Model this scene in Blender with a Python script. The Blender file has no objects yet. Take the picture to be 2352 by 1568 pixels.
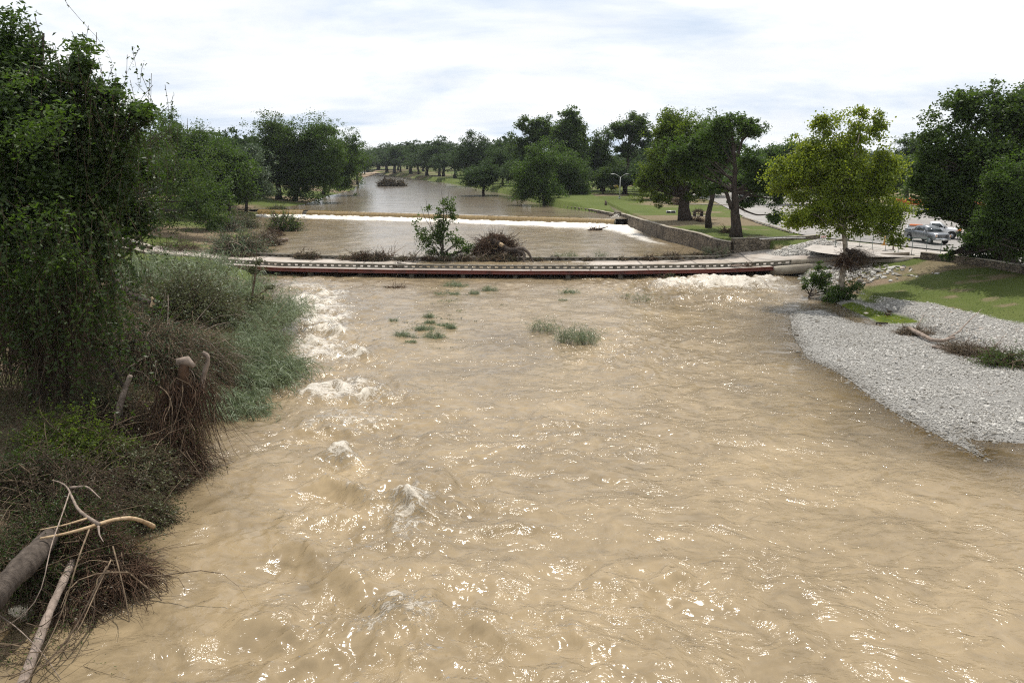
import bpy, bmesh, math, random
import numpy as np
from mathutils import Vector, Matrix
# ---------------------------------------------------------------- camera, sky, sun, exposure
SC = bpy.context.scene
COL = SC.collection
PITCH = math.radians(12.9); CAMH = 12.0; FP = 1829.0; CX = 1176.0; CY = 784.0
cd = bpy.data.cameras.new('camera'); cam = bpy.data.objects.new('camera', cd); COL.objects.link(cam)
cd.lens = 28.0; cd.sensor_width = 36.0; cd.clip_end = 6000; cd.clip_start = 0.1
cam.location = (0, 0, CAMH); cam.rotation_euler = (math.pi/2 - PITCH, 0, 0)
SC.camera = cam
SUN_EL = math.radians(65); SUN_AZ = math.radians(10)     # azimuth measured from +Y towards +X
sd = bpy.data.lights.new('sun', 'SUN'); sd.energy = 4.2; sd.angle = math.radians(0.53); sd.color = (1.0, 0.95, 0.87)
sun = bpy.data.objects.new('sun', sd); COL.objects.link(sun)
tosun = Vector((math.sin(SUN_AZ)*math.cos(SUN_EL), math.cos(SUN_AZ)*math.cos(SUN_EL), math.sin(SUN_EL)))
sun.rotation_euler = (-tosun).to_track_quat('-Z', 'Y').to_euler()
SC.view_settings.view_transform = 'Standard'; SC.view_settings.look = 'None'
SC.view_settings.exposure = 0.14; SC.view_settings.gamma = 1.0
SC.cycles.max_bounces = 6; SC.cycles.transparent_max_bounces = 8; SC.cycles.sample_clamp_indirect = 4.0
SC.cycles.diffuse_bounces = 3; SC.cycles.glossy_bounces = 2; SC.cycles.transmission_bounces = 3
SC.cycles.use_denoising = False; SC.cycles.filter_width = 1.15; SC.cycles.caustics_reflective = False; SC.cycles.caustics_refractive = False

def nn(nt, t, **kw):
    n = nt.nodes.new(t)
    for k, v in kw.items():
        if k.startswith('i_'):
            key = k[2:]
            key = int(key) if key.isdigit() else key
            n.inputs[key].default_value = v
        else: setattr(n, k, v)
    return n
def ramp(nt, stops, interp='LINEAR'):
    r = nt.nodes.new('ShaderNodeValToRGB'); r.color_ramp.interpolation = interp
    e = r.color_ramp.elements
    while len(e) < len(stops): e.new(0.5)
    for el, (p, c) in zip(e, stops):
        el.position = p; el.color = (c, c, c, 1) if not hasattr(c, '__len__') else (*c, 1)
    return r
def mathn(nt, op, a, b=None, clamp=False):
    m = nt.nodes.new('ShaderNodeMath'); m.operation = op; m.use_clamp = clamp
    for i, v in enumerate((a, b)):
        if v is None: continue
        if hasattr(v, 'links') or hasattr(v, 'is_linked'): nt.links.new(v, m.inputs[i])
        else: m.inputs[i].default_value = v
    return m.outputs[0]
def mixc(nt, f, a, b):
    m = nt.nodes.new('ShaderNodeMix'); m.data_type = 'RGBA'
    for s, v in ((m.inputs['Factor'], f), (m.inputs[6], a), (m.inputs[7], b)):
        if hasattr(v, 'is_linked'): nt.links.new(v, s)
        elif hasattr(v, '__len__'): s.default_value = (*v, 1)
        else: s.default_value = v
    return m.outputs[2]

W = bpy.data.worlds.new('World'); SC.world = W; W.use_nodes = True
nt = W.node_tree; nt.nodes.clear(); L = nt.links.new
sky = nn(nt, 'ShaderNodeTexSky', sky_type='NISHITA', sun_disc=False)
sky.sun_elevation = SUN_EL; sky.sun_rotation = SUN_AZ; sky.dust_density = 2.0; sky.air_density = 1.0
tc = nn(nt, 'ShaderNodeTexCoord'); sep = nn(nt, 'ShaderNodeSeparateXYZ'); L(tc.outputs['Generated'], sep.inputs[0])
zc = mathn(nt, 'MAXIMUM', sep.outputs[2], 0.0); zz = mathn(nt, 'ADD', zc, 0.22)
cx = mathn(nt, 'DIVIDE', sep.outputs[0], zz); cy = mathn(nt, 'DIVIDE', sep.outputs[1], zz)
comb = nn(nt, 'ShaderNodeCombineXYZ'); L(cx, comb.inputs[0]); L(cy, comb.inputs[1])
mp = nn(nt, 'ShaderNodeMapping'); mp.inputs['Rotation'].default_value = (0, 0, 0.45); mp.inputs['Scale'].default_value = (0.9, 1.5, 1); mp.inputs['Location'].default_value = (2.3, 0.4, 0)
L(comb.outputs[0], mp.inputs[0])
n1 = nn(nt, 'ShaderNodeTexNoise', i_Scale=0.9, i_Detail=9.0, i_Roughness=0.58, i_Distortion=0.35); L(mp.outputs[0], n1.inputs[0])
n2 = nn(nt, 'ShaderNodeTexNoise', i_Scale=0.45, i_Detail=4.0, i_Roughness=0.5); L(comb.outputs[0], n2.inputs[0])
cm = mathn(nt, 'ADD', mathn(nt, 'MULTIPLY', n1.outputs[0], 0.62), mathn(nt, 'MULTIPLY', n2.outputs[0], 0.45))
r1 = ramp(nt, [(0.43, 0.0), (0.56, 1.0)]); L(cm, r1.inputs[0])
# low cumulus heads near the horizon
mp2 = nn(nt, 'ShaderNodeMapping'); mp2.inputs['Scale'].default_value = (1, 1, 2.3); mp2.inputs['Location'].default_value = (0.35, 0.1, 0.2); L(tc.outputs['Generated'], mp2.inputs[0])
n3 = nn(nt, 'ShaderNodeTexNoise', i_Scale=4.6, i_Detail=8.0, i_Roughness=0.55, i_Distortion=0.15); L(mp2.outputs[0], n3.inputs[0])
r3 = ramp(nt, [(0.50, 0.0), (0.60, 1.0)]); L(n3.outputs[0], r3.inputs[0])
band = ramp(nt, [(0.0, 0.9), (0.10, 1.0), (0.24, 0.25), (0.4, 0.0)]); L(zc, band.inputs[0])
cum = mathn(nt, 'MULTIPLY', r3.outputs[0], band.outputs[0])
n4 = nn(nt, 'ShaderNodeTexNoise', i_Scale=1.6, i_Detail=6.0, i_Roughness=0.6); L(mp.outputs[0], n4.inputs[0])
shade = ramp(nt, [(0.32, (8.6, 8.95, 9.45)), (0.50, (9.9, 10.1, 10.3)), (0.66, (11.3, 11.3, 11.3))]); L(n4.outputs[0], shade.inputs[0])
hor = ramp(nt, [(0.0, 0.95), (0.12, 0.55), (0.30, 0.0)]); L(zc, hor.inputs[0])
c0 = mixc(nt, hor.outputs[0], sky.outputs[0], (7.8, 8.4, 9.2))
skyb = mixc(nt, 0.55, c0, (5.6, 6.9, 8.9))
c1 = mixc(nt, mathn(nt, 'MULTIPLY', r1.outputs[0], 0.93), skyb, shade.outputs[0])
c2 = mixc(nt, mathn(nt, 'MULTIPLY', cum, 0.6), c1, (9.3, 9.4, 9.5))
bg = nn(nt, 'ShaderNodeBackground', i_Strength=0.10); L(c2, bg.inputs[0])
wo = nn(nt, 'ShaderNodeOutputWorld'); L(bg.outputs[0], wo.inputs[0])

# ---------------------------------------------------------------- projection helpers (photo pixel -> real position on a known height or distance)
cp, sp = math.cos(PITCH), math.sin(PITCH)
def ray(px, py):
    u = (px-CX)/FP; v = (CY-py)/FP
    return np.array([u, cp + v*sp, -sp + v*cp])
def g(px, py, z=0.0):
    d = ray(px, py); t = (z-CAMH)/d[2]
    return np.array([d[0]*t, d[1]*t, z])
def pt(px, py, Y):
    d = ray(px, py); t = Y/d[1]
    return np.array([d[0]*t, Y, CAMH + d[2]*t])
def mpp(Y): return Y/cp/FP*1.0            # metres per photo pixel near the axis
def G2(lst, z=0.0): return np.array([g(x, y, z)[:2] for x, y in lst])

# ---------------------------------------------------------------- numpy noise
def _h(ix, iy, s):
    n = (ix.astype(np.int64)*374761393 + iy.astype(np.int64)*668265263 + s*1442695041) & 0x7fffffff
    n = ((n ^ (n >> 13))*1274126177) & 0x7fffffff
    return ((n ^ (n >> 16)) & 0xffff)/65535.0
def vnoise(x, y, s=0):
    ix = np.floor(x); iy = np.floor(y); fx = x-ix; fy = y-iy
    fx = fx*fx*fx*(fx*(fx*6-15)+10); fy = fy*fy*fy*(fy*(fy*6-15)+10)
    a = _h(ix, iy, s); b = _h(ix+1, iy, s); c = _h(ix, iy+1, s); d = _h(ix+1, iy+1, s)
    return (a*(1-fx)+b*fx)*(1-fy)+(c*(1-fx)+d*fx)*fy
def fbm(x, y, o=4, s=0, r=0.5):
    t = 0; a = 1; n = 0
    for i in range(o):
        t = t + a*vnoise(x*2**i+17.3*i, y*2**i-9.1*i, s+i); n += a; a *= r
    return t/n
def sstep(a, b, x):
    t = np.clip((x-a)/(b-a), 0, 1); return t*t*(3-2*t)
def seg_dist(P, line):
    """distance from points P (n,2) to an open polyline"""
    best = np.full(len(P), 1e9)
    for a, b in zip(line[:-1], line[1:]):
        ab = b-a; t = np.clip(((P-a)@ab)/max(ab@ab, 1e-9), 0, 1)
        q = a + t[:, None]*ab
        best = np.minimum(best, np.hypot(P[:, 0]-q[:, 0], P[:, 1]-q[:, 1]))
    return best
def inside(P, poly):
    c = np.zeros(len(P), bool); x, y = P[:, 0], P[:, 1]; n = len(poly)
    for i in range(n):
        x1, y1 = poly[i]; x2, y2 = poly[(i+1) % n]
        if y1 == y2: continue
        k = ((y1 > y) != (y2 > y)) & (x < (x2-x1)*(y-y1)/(y2-y1)+x1)
        c ^= k
    return c

# ---------------------------------------------------------------- mesh helpers
def mk(name, V, Fs, mat=None, parent=None, smooth=False, attrs=None):
    """V (n,3); Fs: list of int arrays (m,k)"""
    me = bpy.data.meshes.new(name); V = np.asarray(V, np.float32)
    Fs = [np.asarray(f, np.int32) for f in (Fs if isinstance(Fs, list) else [Fs]) if len(f)]
    me.vertices.add(len(V)); me.vertices.foreach_set('co', V.ravel())
    tot = np.concatenate([np.full(len(f), f.shape[1], np.int32) for f in Fs])
    me.loops.add(int(tot.sum())); me.loops.foreach_set('vertex_index', np.concatenate([f.ravel() for f in Fs]))
    me.polygons.add(len(tot)); st = np.zeros(len(tot), np.int32); st[1:] = np.cumsum(tot)[:-1]
    me.polygons.foreach_set('loop_start', st)
    try: me.polygons.foreach_set('loop_total', tot)
    except Exception: pass
    if smooth: me.polygons.foreach_set('use_smooth', np.ones(len(tot), bool))
    me.update(calc_edges=True)
    for k, (dom, arr) in (attrs or {}).items():
        a = me.attributes.new(k, 'FLOAT', dom); a.data.foreach_set('value', np.asarray(arr, np.float32).ravel())
    if mat: me.materials.append(mat)
    o = bpy.data.objects.new(name, me); COL.objects.link(o)
    if parent is not None: o.parent = parent
    return o
class B:
    """collects geometry for ONE mesh"""
    def __init__(s): s.V = []; s.F = {}; s.n = 0
    def add(s, V, F):
        V = np.asarray(V, float)
        for f in (F if isinstance(F, list) else [F]):
            f = np.asarray(f)
            if f.ndim == 1: f = f[None]
            if len(f): s.F.setdefault(f.shape[1], []).append(f+s.n)
        s.V.append(V); s.n += len(V)
    def box(s, c, d, rz=0, tilt=None, taper=1.0):
        x, y, z = [q/2 for q in d]
        v = np.array([(-x,-y,-z),(x,-y,-z),(x,y,-z),(-x,y,-z),(-x*taper,-y*taper,z),(x*taper,-y*taper,z),(x*taper,y*taper,z),(-x*taper,y*taper,z)])
        if tilt is not None: v = v @ np.array(tilt).T
        c_, s_ = math.cos(rz), math.sin(rz)
        v = v @ np.array([[c_, s_, 0], [-s_, c_, 0], [0, 0, 1]])
        s.add(v+np.array(c), np.array([(0,3,2,1),(4,5,6,7),(0,1,5,4),(1,2,6,5),(2,3,7,6),(3,0,4,7)]))
    def tube(s, pts, r, k=8, cap=True):
        pts = np.asarray(pts, float); n = len(pts)
        r = np.full(n, r) if np.isscalar(r) else np.asarray(r, float)
        T = np.gradient(pts, axis=0); T /= np.linalg.norm(T, axis=1)[:, None]+1e-9
        ref = np.array([0, 0, 1.0]) if abs(T[0][2]) < 0.9 else np.array([1.0, 0, 0])
        Vs = []
        u = np.cross(T[0], ref); u /= np.linalg.norm(u)
        for i in range(n):
            u = u - T[i]*(u@T[i]); u /= np.linalg.norm(u)+1e-9; w = np.cross(T[i], u)
            a = np.arange(k)*2*math.pi/k
            Vs.append(pts[i] + r[i]*(np.cos(a)[:, None]*u + np.sin(a)[:, None]*w))
        V = np.concatenate(Vs); i = np.arange(n-1)[:, None]*k; j = np.arange(k)[None]; j2 = (j+1) % k
        F = np.stack([i+j, i+j2, i+k+j2, i+k+j], -1).reshape(-1, 4)
        s.add(V, [F] + ([np.arange(k)[::-1][None], (np.arange(k)+(n-1)*k)[None]] if cap else []))
    def build(s, name, mat, parent=None, smooth=False, attrs=None):
        return mk(name, np.concatenate(s.V), [np.concatenate(f) for f in s.F.values()], mat, parent, smooth, attrs)
def ribbon(b, line, prof, caps=True):
    """extrude a closed profile [(offset to the right, height)] along 3D polyline"""
    P = np.asarray(line, float); T = np.gradient(P[:, :2], axis=0); T /= np.linalg.norm(T, axis=1)[:, None]
    N = np.stack([T[:, 1], -T[:, 0]], 1); k = len(prof); n = len(P)
    V = np.zeros((n, k, 3))
    for j, (o, z) in enumerate(prof):
        V[:, j, :2] = P[:, :2] + N*o; V[:, j, 2] = P[:, 2]+z
    i = np.arange(n-1)[:, None]*k; j = np.arange(k)[None]; j2 = (j+1) % k
    F = np.stack([i+j, i+j2, i+k+j2, i+k+j], -1).reshape(-1, 4)
    b.add(V.reshape(-1, 3), [F] + ([np.arange(k)[::-1][None], (np.arange(k)+(n-1)*k)[None]] if caps else []))
def resample(line, step):
    P = np.asarray(line, float); d = np.r_[0, np.cumsum(np.linalg.norm(np.diff(P, axis=0), axis=1))]
    t = np.linspace(0, d[-1], max(2, int(d[-1]/step)+1))
    # smooth by averaging a catmull-ish interpolation
    out = np.stack([np.interp(t, d, P[:, k]) for k in range(P.shape[1])], 1)
    for _ in range(3):
        o2 = out.copy(); o2[1:-1] = (out[:-2]+2*out[1:-1]+out[2:])/4; out = o2
    return out
def curves(P0, D, Ln, droop, rad, segs=4, k=3, wob=0.15, seed=0, up=None):
    """n tapered bent twigs, k-sided; returns V,F"""
    R = np.random.default_rng(seed); n = len(P0)
    D = D/np.linalg.norm(D, axis=1)[:, None]; s = np.linspace(0, 1, segs+1)
    C = R.normal(0, wob, (n, 3)); C2 = R.normal(0, wob*0.5, (n, 3))
    Ln = np.broadcast_to(Ln, n)[:, None, None]; dr = np.broadcast_to(droop, n)[:, None]
    path = P0[:, None] + Ln*(D[:, None]*s[None, :, None] + C[:, None]*(s**2)[None, :, None] + C2[:, None]*np.sin(s*6.28)[None, :, None]*0.5)
    path[:, :, 2] -= (Ln[:, :, 0]*dr*(s**2)[None])
    ref = R.normal(0, 1, (n, 3)); u = np.cross(D, ref); u /= np.linalg.norm(u, axis=1)[:, None]+1e-9; w = np.cross(D, u)
    rad = np.broadcast_to(rad, n)[:, None]*(1-0.8*s)[None]
    a = np.arange(k)*2*math.pi/k
    V = path[:, :, None] + rad[:, :, None, None]*(np.cos(a)[None, None, :, None]*u[:, None, None]+np.sin(a)[None, None, :, None]*w[:, None, None])
    V = V.reshape(-1, 3); m = (segs+1)*k
    i = (np.arange(segs)*k)[:, None]; j = np.arange(k)[None]; j2 = (j+1) % k
    f = np.stack([i+j, i+j2, i+k+j2, i+k+j], -1).reshape(-1, 4)
    F = (f[None]+(np.arange(n)*m)[:, None, None]).reshape(-1, 4)
    return V, F, path
def blades(P0, D, Ln, droop, wid, segs=4, seed=0, wob=0.12):
    R = np.random.default_rng(seed); n = len(P0)
    D = D/np.linalg.norm(D, axis=1)[:, None]; s = np.linspace(0, 1, segs+1)
    Ln = np.broadcast_to(Ln, n)[:, None, None]; dr = np.broadcast_to(droop, n)[:, None]
    C = R.normal(0, wob, (n, 3))
    path = P0[:, None]+Ln*(D[:, None]*s[None, :, None]+C[:, None]*(s**2)[None, :, None])
    path[:, :, 2] -= Ln[:, :, 0]*dr*(s**2)[None]
    ref = R.normal(0, 1, (n, 3)); u = np.cross(D, ref); u /= np.linalg.norm(u, axis=1)[:, None]+1e-9
    w = np.broadcast_to(wid, n)[:, None]*np.interp(s, [0, .3, 1], [.5, 1, .08])[None]
    V = np.stack([path-w[:, :, None]*u[:, None]/2, path+w[:, :, None]*u[:, None]/2], 2).reshape(-1, 3)
    m = (segs+1)*2; i = np.arange(segs)*2
    f = np.stack([i, i+1, i+3, i+2], -1)
    F = (f[None]+(np.arange(n)*m)[:, None, None]).reshape(-1, 4)
    return V, F
def leaves(P, size, seed=0, flat=0.45, asp=0.5, hang=0.0):
    """folded diamond leaves around points"""
    R = np.random.default_rng(seed); n = len(P)
    a = R.normal(0, 1, (n, 3)); a[:, 2] = a[:, 2]*flat-hang; a /= np.linalg.norm(a, axis=1)[:, None]
    r = R.normal(0, 1, (n, 3)); b = np.cross(a, r); b /= np.linalg.norm(b, axis=1)[:, None]+1e-9
    c = np.cross(a, b)
    s = (size*R.uniform(0.6, 1.3, n))[:, None]
    V = np.stack([P-a*s/2, P+b*s*asp/2+c*s*.08, P+a*s/2, P-b*s*asp/2+c*s*.08], 1).reshape(-1, 3)
    F = np.arange(n*4).reshape(n, 4)
    return V, F
def tag(o, label, cat, group=None):
    o['label'] = label; o['category'] = cat
    if group: o['group'] = group
    return o
def empty(name, loc, label, cat, group=None):
    o = bpy.data.objects.new(name, None); o.empty_display_size = 0.3; COL.objects.link(o); o.location = loc
    return tag(o, label, cat, group)
def struct(o): o['kind'] = 'structure'; return o
def rel(o, V): return np.asarray(V, float)-np.array(o.location)

# ---------------------------------------------------------------- materials
def mat(name): 
    m = bpy.data.materials.new(name); m.use_nodes = True; m.node_tree.nodes.clear()
    return m, m.node_tree
def finish(nt, sh, disp=None):
    o = nn(nt, 'ShaderNodeOutputMaterial'); nt.links.new(sh, o.inputs[0])
def pbsdf(nt, col, rough=0.8, spec=0.3, normal=None, metal=0.0, alpha=None):
    p = nn(nt, 'ShaderNodeBsdfPrincipled')
    for s, v in ((p.inputs['Base Color'], col), (p.inputs['Roughness'], rough), (p.inputs['Specular IOR Level'], spec), (p.inputs['Metallic'], metal)):
        if hasattr(v, 'is_linked'): nt.links.new(v, s)
        elif hasattr(v, '__len__'): s.default_value = (*v, 1)
        else: s.default_value = v
    if normal is not None: nt.links.new(normal, p.inputs['Normal'])
    return p.outputs[0]
def noisy(name, c1, c2, scale=3.0, rough=0.85, bump=0.0, bscale=20.0, spec=0.2, c3=None, detail=6.0, metal=0.0, stretch=None):
    m, nt = mat(name); tcn = nn(nt, 'ShaderNodeTexCoord'); co = tcn.outputs['Object']
    if stretch:
        mpp_ = nn(nt, 'ShaderNodeMapping'); mpp_.inputs['Scale'].default_value = stretch; nt.links.new(co, mpp_.inputs[0]); co = mpp_.outputs[0]
    n = nn(nt, 'ShaderNodeTexNoise', i_Scale=scale, i_Detail=detail, i_Roughness=0.6); nt.links.new(co, n.inputs[0])
    r = ramp(nt, [(0.32, c1), (0.68, c2)] if c3 is None else [(0.3, c1), (0.5, c2), (0.72, c3)]); nt.links.new(n.outputs[0], r.inputs[0])
    nrm = None
    if bump:
        n2_ = nn(nt, 'ShaderNodeTexNoise', i_Scale=bscale, i_Detail=5.0, i_Roughness=0.65); nt.links.new(co, n2_.inputs[0])
        b = nn(nt, 'ShaderNodeBump', i_Strength=bump, i_Distance=0.05); nt.links.new(n2_.outputs[0], b.inputs['Height']); nrm = b.outputs[0]
    finish(nt, pbsdf(nt, r.outputs[0], rough, spec, nrm, metal)); return m
def leafmat(name, dark, light, trans=0.35, tcol=None, rough=0.5, spec=0.35):
    m, nt = mat(name)
    a = nn(nt, 'ShaderNodeAttribute', attribute_name='rnd')
    tcn = nn(nt, 'ShaderNodeTexCoord')
    n = nn(nt, 'ShaderNodeTexNoise', i_Scale=0.35, i_Detail=3.0); nt.links.new(tcn.outputs['Object'], n.inputs[0])
    f = mathn(nt, 'ADD', mathn(nt, 'MULTIPLY', a.outputs['Fac'], 0.6), mathn(nt, 'MULTIPLY', mathn(nt, 'SUBTRACT', n.outputs[0], 0.3), 1.0), clamp=True)
    c = mixc(nt, f, dark, light)
    p = pbsdf(nt, c, rough, spec)
    t = nn(nt, 'ShaderNodeBsdfTranslucent')
    tc_ = tcol or tuple(min(1, x*2.2) for x in light)
    tm = mixc(nt, f, tuple(x*0.6 for x in tc_), tc_); nt.links.new(tm, t.inputs[0])
    mx = nn(nt, 'ShaderNodeMixShader', i_0=trans); nt.links.new(p, mx.inputs[1]); nt.links.new(t.outputs[0], mx.inputs[2])
    finish(nt, mx.outputs[0]); return m
M = {}
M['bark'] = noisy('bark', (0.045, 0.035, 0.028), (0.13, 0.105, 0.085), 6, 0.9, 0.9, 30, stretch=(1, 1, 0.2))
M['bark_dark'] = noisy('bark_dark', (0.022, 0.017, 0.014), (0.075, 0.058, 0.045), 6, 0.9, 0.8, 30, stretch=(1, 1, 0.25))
M['bark_pale'] = noisy('bark_pale', (0.10, 0.08, 0.055), (0.38, 0.33, 0.26), 3, 0.85, 0.4, 12)
M['root'] = noisy('root', (0.03, 0.018, 0.012), (0.11, 0.065, 0.04), 3, 0.95)
M['twig'] = noisy('twig', (0.06, 0.042, 0.028), (0.23, 0.17, 0.11), 4, 0.9)
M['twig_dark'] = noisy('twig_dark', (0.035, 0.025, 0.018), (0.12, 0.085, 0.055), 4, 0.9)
M['wood_bare'] = noisy('wood_bare', (0.30, 0.20, 0.11), (0.55, 0.42, 0.27), 5, 0.8, 0.3, 20)
M['wood_grey'] = noisy('wood_grey', (0.16, 0.125, 0.10), (0.34, 0.27, 0.22), 5, 0.85, 0.5, 25)
M['leaf'] = leafmat('leaf', (0.024, 0.044, 0.009), (0.062, 0.100, 0.018), 0.34, (0.13, 0.24, 0.02), rough=.6, spec=.25)
M['leaf_dark'] = leafmat('leaf_dark', (0.022, 0.040, 0.009), (0.056, 0.090, 0.018), 0.34, (0.13, 0.22, 0.02), rough=.6, spec=.25)
M['leaf_far'] = leafmat('leaf_far', (0.026, 0.044, 0.016), (0.055, 0.086, 0.028), 0.28, (0.09, 0.16, 0.03), rough=.7, spec=.15)
M['leaf_warm'] = leafmat('leaf_warm', (0.042, 0.068, 0.009), (0.090, 0.130, 0.014), 0.38, (0.21, 0.31, 0.02), rough=.6, spec=.25)
M['leaf_syc'] = leafmat('leaf_syc', (0.066, 0.096, 0.010), (0.150, 0.200, 0.018), 0.42, (0.40, 0.49, 0.03), rough=.55, spec=.3)
M['leaf_grey'] = leafmat('leaf_grey', (0.045, 0.070, 0.038), (0.10, 0.14, 0.075), 0.3, (0.15, 0.22, 0.09))
M['leaf_olive'] = leafmat('leaf_olive', (0.050, 0.060, 0.025), (0.125, 0.135, 0.060), 0.28, (0.16, 0.18, 0.06))
M['leaf_brown'] = leafmat('leaf_brown', (0.050, 0.042, 0.026), (0.14, 0.115, 0.070), 0.2, (0.14, 0.11, 0.05))
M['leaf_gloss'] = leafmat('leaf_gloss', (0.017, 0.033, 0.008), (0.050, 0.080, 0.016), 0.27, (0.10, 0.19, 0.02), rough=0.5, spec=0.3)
M['reed'] = leafmat('reed', (0.080, 0.112, 0.055), (0.23, 0.275, 0.160), 0.3, (0.26, 0.33, 0.15), rough=0.5, spec=0.35)
M['reed_dry'] = leafmat('reed_dry', (0.12, 0.115, 0.055), (0.25, 0.23, 0.12), 0.25, (0.24, 0.24, 0.10))
M['metal'] = noisy('metal', (0.30, 0.33, 0.33), (0.42, 0.45, 0.45), 3, 0.45, metal=0.6)
M['black'] = noisy('black', (0.012, 0.012, 0.012), (0.03, 0.03, 0.03), 3, 0.7)
def stone(name, ca, cb, cm, sx, sz, bump=0.6):
    m, nt = mat(name); tcn = nn(nt, 'ShaderNodeTexCoord')
    uv = tcn.outputs['UV']
    mp_ = nn(nt, 'ShaderNodeMapping'); mp_.inputs['Scale'].default_value = (sx, sz, 1); nt.links.new(uv, mp_.inputs[0])
    nz = nn(nt, 'ShaderNodeTexNoise', i_Scale=1.5, i_Detail=3.0); nt.links.new(mp_.outputs[0], nz.inputs[0])
    ad = nn(nt, 'ShaderNodeMixRGB'); ad.blend_type = 'ADD'; ad.inputs[0].default_value = 0.35; nt.links.new(mp_.outputs[0], ad.inputs[1]); nt.links.new(nz.outputs[1], ad.inputs[2])
    v = nn(nt, 'ShaderNodeTexVoronoi', feature='DISTANCE_TO_EDGE', i_Scale=1.0); nt.links.new(ad.outputs[0], v.inputs[0])
    v2 = nn(nt, 'ShaderNodeTexVoronoi', i_Scale=1.0); nt.links.new(ad.outputs[0], v2.inputs[0])
    n = nn(nt, 'ShaderNodeTexNoise', i_Scale=0.6, i_Detail=8.0, i_Roughness=0.7); nt.links.new(uv, n.inputs[0])
    hs = nn(nt, 'ShaderNodeSeparateColor'); nt.links.new(v2.outputs[1], hs.inputs[0])
    f = mathn(nt, 'ADD', mathn(nt, 'MULTIPLY', hs.outputs[0], 0.45), mathn(nt, 'MULTIPLY', mathn(nt, 'SUBTRACT', n.outputs[0], 0.25), 1.1), clamp=True)
    c = mixc(nt, f, ca, cb)
    e = ramp(nt, [(0.02, 0.0), (0.10, 1.0)]); nt.links.new(v.outputs[0], e.inputs[0])
    c = mixc(nt, e.outputs[0], cm, c)
    st = nn(nt, 'ShaderNodeTexNoise', i_Scale=0.35, i_Detail=6.0, i_Roughness=0.75); nt.links.new(uv, st.inputs[0])
    sr = ramp(nt, [(0.40, 1.0), (0.62, 0.42)]); nt.links.new(st.outputs[0], sr.inputs[0])
    mu = nn(nt, 'ShaderNodeMixRGB'); mu.blend_type = 'MULTIPLY'; mu.inputs[0].default_value = 1; nt.links.new(c, mu.inputs[1]); nt.links.new(sr.outputs[0], mu.inputs[2])
    hh = mathn(nt, 'ADD', e.outputs[0], mathn(nt, 'MULTIPLY', n.outputs[0], 0.8))
    b = nn(nt, 'ShaderNodeBump', i_Strength=bump, i_Distance=0.06); nt.links.new(hh, b.inputs['Height'])
    finish(nt, pbsdf(nt, mu.outputs[0], 0.9, 0.2, b.outputs[0])); return m
M['stone'] = stone('stone', (0.15, 0.12, 0.085), (0.42, 0.35, 0.26), (0.07, 0.055, 0.04), 2.2, 5.5)
M['stone_dark'] = stone('stone_dark', (0.13, 0.105, 0.08), (0.33, 0.27, 0.20), (0.06, 0.05, 0.04), 2.6, 4.0)
M['concrete'] = noisy('concrete', (0.26, 0.235, 0.205), (0.40, 0.365, 0.325), 0.35, 0.85, 0.12, 8, c3=(0.33, 0.29, 0.245), detail=9)
M['conc_cap'] = noisy('conc_cap', (0.22, 0.19, 0.15), (0.40, 0.36, 0.29), 0.9, 0.9, 0.3, 10, detail=8)
M['conc_old'] = noisy('conc_old', (0.09, 0.08, 0.062), (0.27, 0.245, 0.20), 1.4, 0.9, 0.4, 12, detail=9)
M['asphalt'] = noisy('asphalt', (0.215, 0.20, 0.185), (0.30, 0.285, 0.265), 0.12, 0.85, 0.1, 30, detail=10)
M['asphalt_dark'] = noisy('asphalt_dark', (0.13, 0.125, 0.115), (0.185, 0.175, 0.165), 0.12, 0.8, 0.1, 30, detail=10)
M['redsteel'] = noisy('redsteel', (0.040, 0.012, 0.008), (0.125, 0.028, 0.018), 0.8, 0.55, 0.1, 8, spec=0.4, c3=(0.10, 0.03, 0.02), detail=8)
M['white_paint'] = noisy('white_paint', (0.55, 0.53, 0.50), (0.75, 0.74, 0.72), 2, 0.6)
M['line_paint'] = noisy('line_paint', (0.36, 0.34, 0.32), (0.56, 0.54, 0.51), 1.5, 0.8, detail=8)
M['line_red'] = noisy('line_red', (0.26, 0.20, 0.17), (0.33, 0.22, 0.19), 1.5, 0.8, detail=8)
M['haze'], nt = mat('haze'); pv = nn(nt, 'ShaderNodeVolumePrincipled'); pv.inputs['Color'].default_value = (.80, .86, .95, 1); pv.inputs['Density'].default_value = .00008; pv.inputs['Anisotropy'].default_value = .3; o_ = nn(nt, 'ShaderNodeOutputMaterial'); nt.links.new(pv.outputs[0], o_.inputs['Volume'])
M['rock_pale'] = noisy('rock_pale', (0.32, 0.22, 0.12), (0.70, 0.62, 0.48), 5, 0.85, 0.6, 14, c3=(0.55, 0.50, 0.42))
# ================================================================= THE LAND
ZM, ZU = 0.80, 1.90                      # middle pool and upper pool levels (lower river = 0)
low_left = G2([(560,622),(612,660),(640,730),(636,830),(580,905),(478,955),(432,1020),(400,1110),(318,1200),(292,1290),(215,1360),(110,1405),(0,1450),(-300,1560)])
low_right = G2([(2600,1010),(2352,1019),(2286,1014),(2234,1010),(2198,988),(2238,1023),(2262,1052),(2176,1012),(2102,974),(2029,934),(1967,886),(1919,853),(1853,823),(1820,772),(1810,716),(1890,712),(1921,724),(1966,740),(2027,750),(1981,724),(1948,710),(1919,695),(1882,678),(1862,648),(1842,634),(1815,622)])
W_LOW = np.concatenate([[[low_left[-1][0]-12, -60]], low_left[::-1], [[low_left[0][0], 96], [low_right[-1][0], 96]], low_right[::-1], [[low_right[0][0]+6, low_right[0][1]-12], [40, -60]]])
mid_left = G2([(592,488),(566,515),(572,540),(612,556),(602,575),(560,592)], ZM)
mid_right = G2([(1648,586),(1589,568),(1530,553),(1472,532),(1431,513),(1413,507)], ZM)
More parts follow.
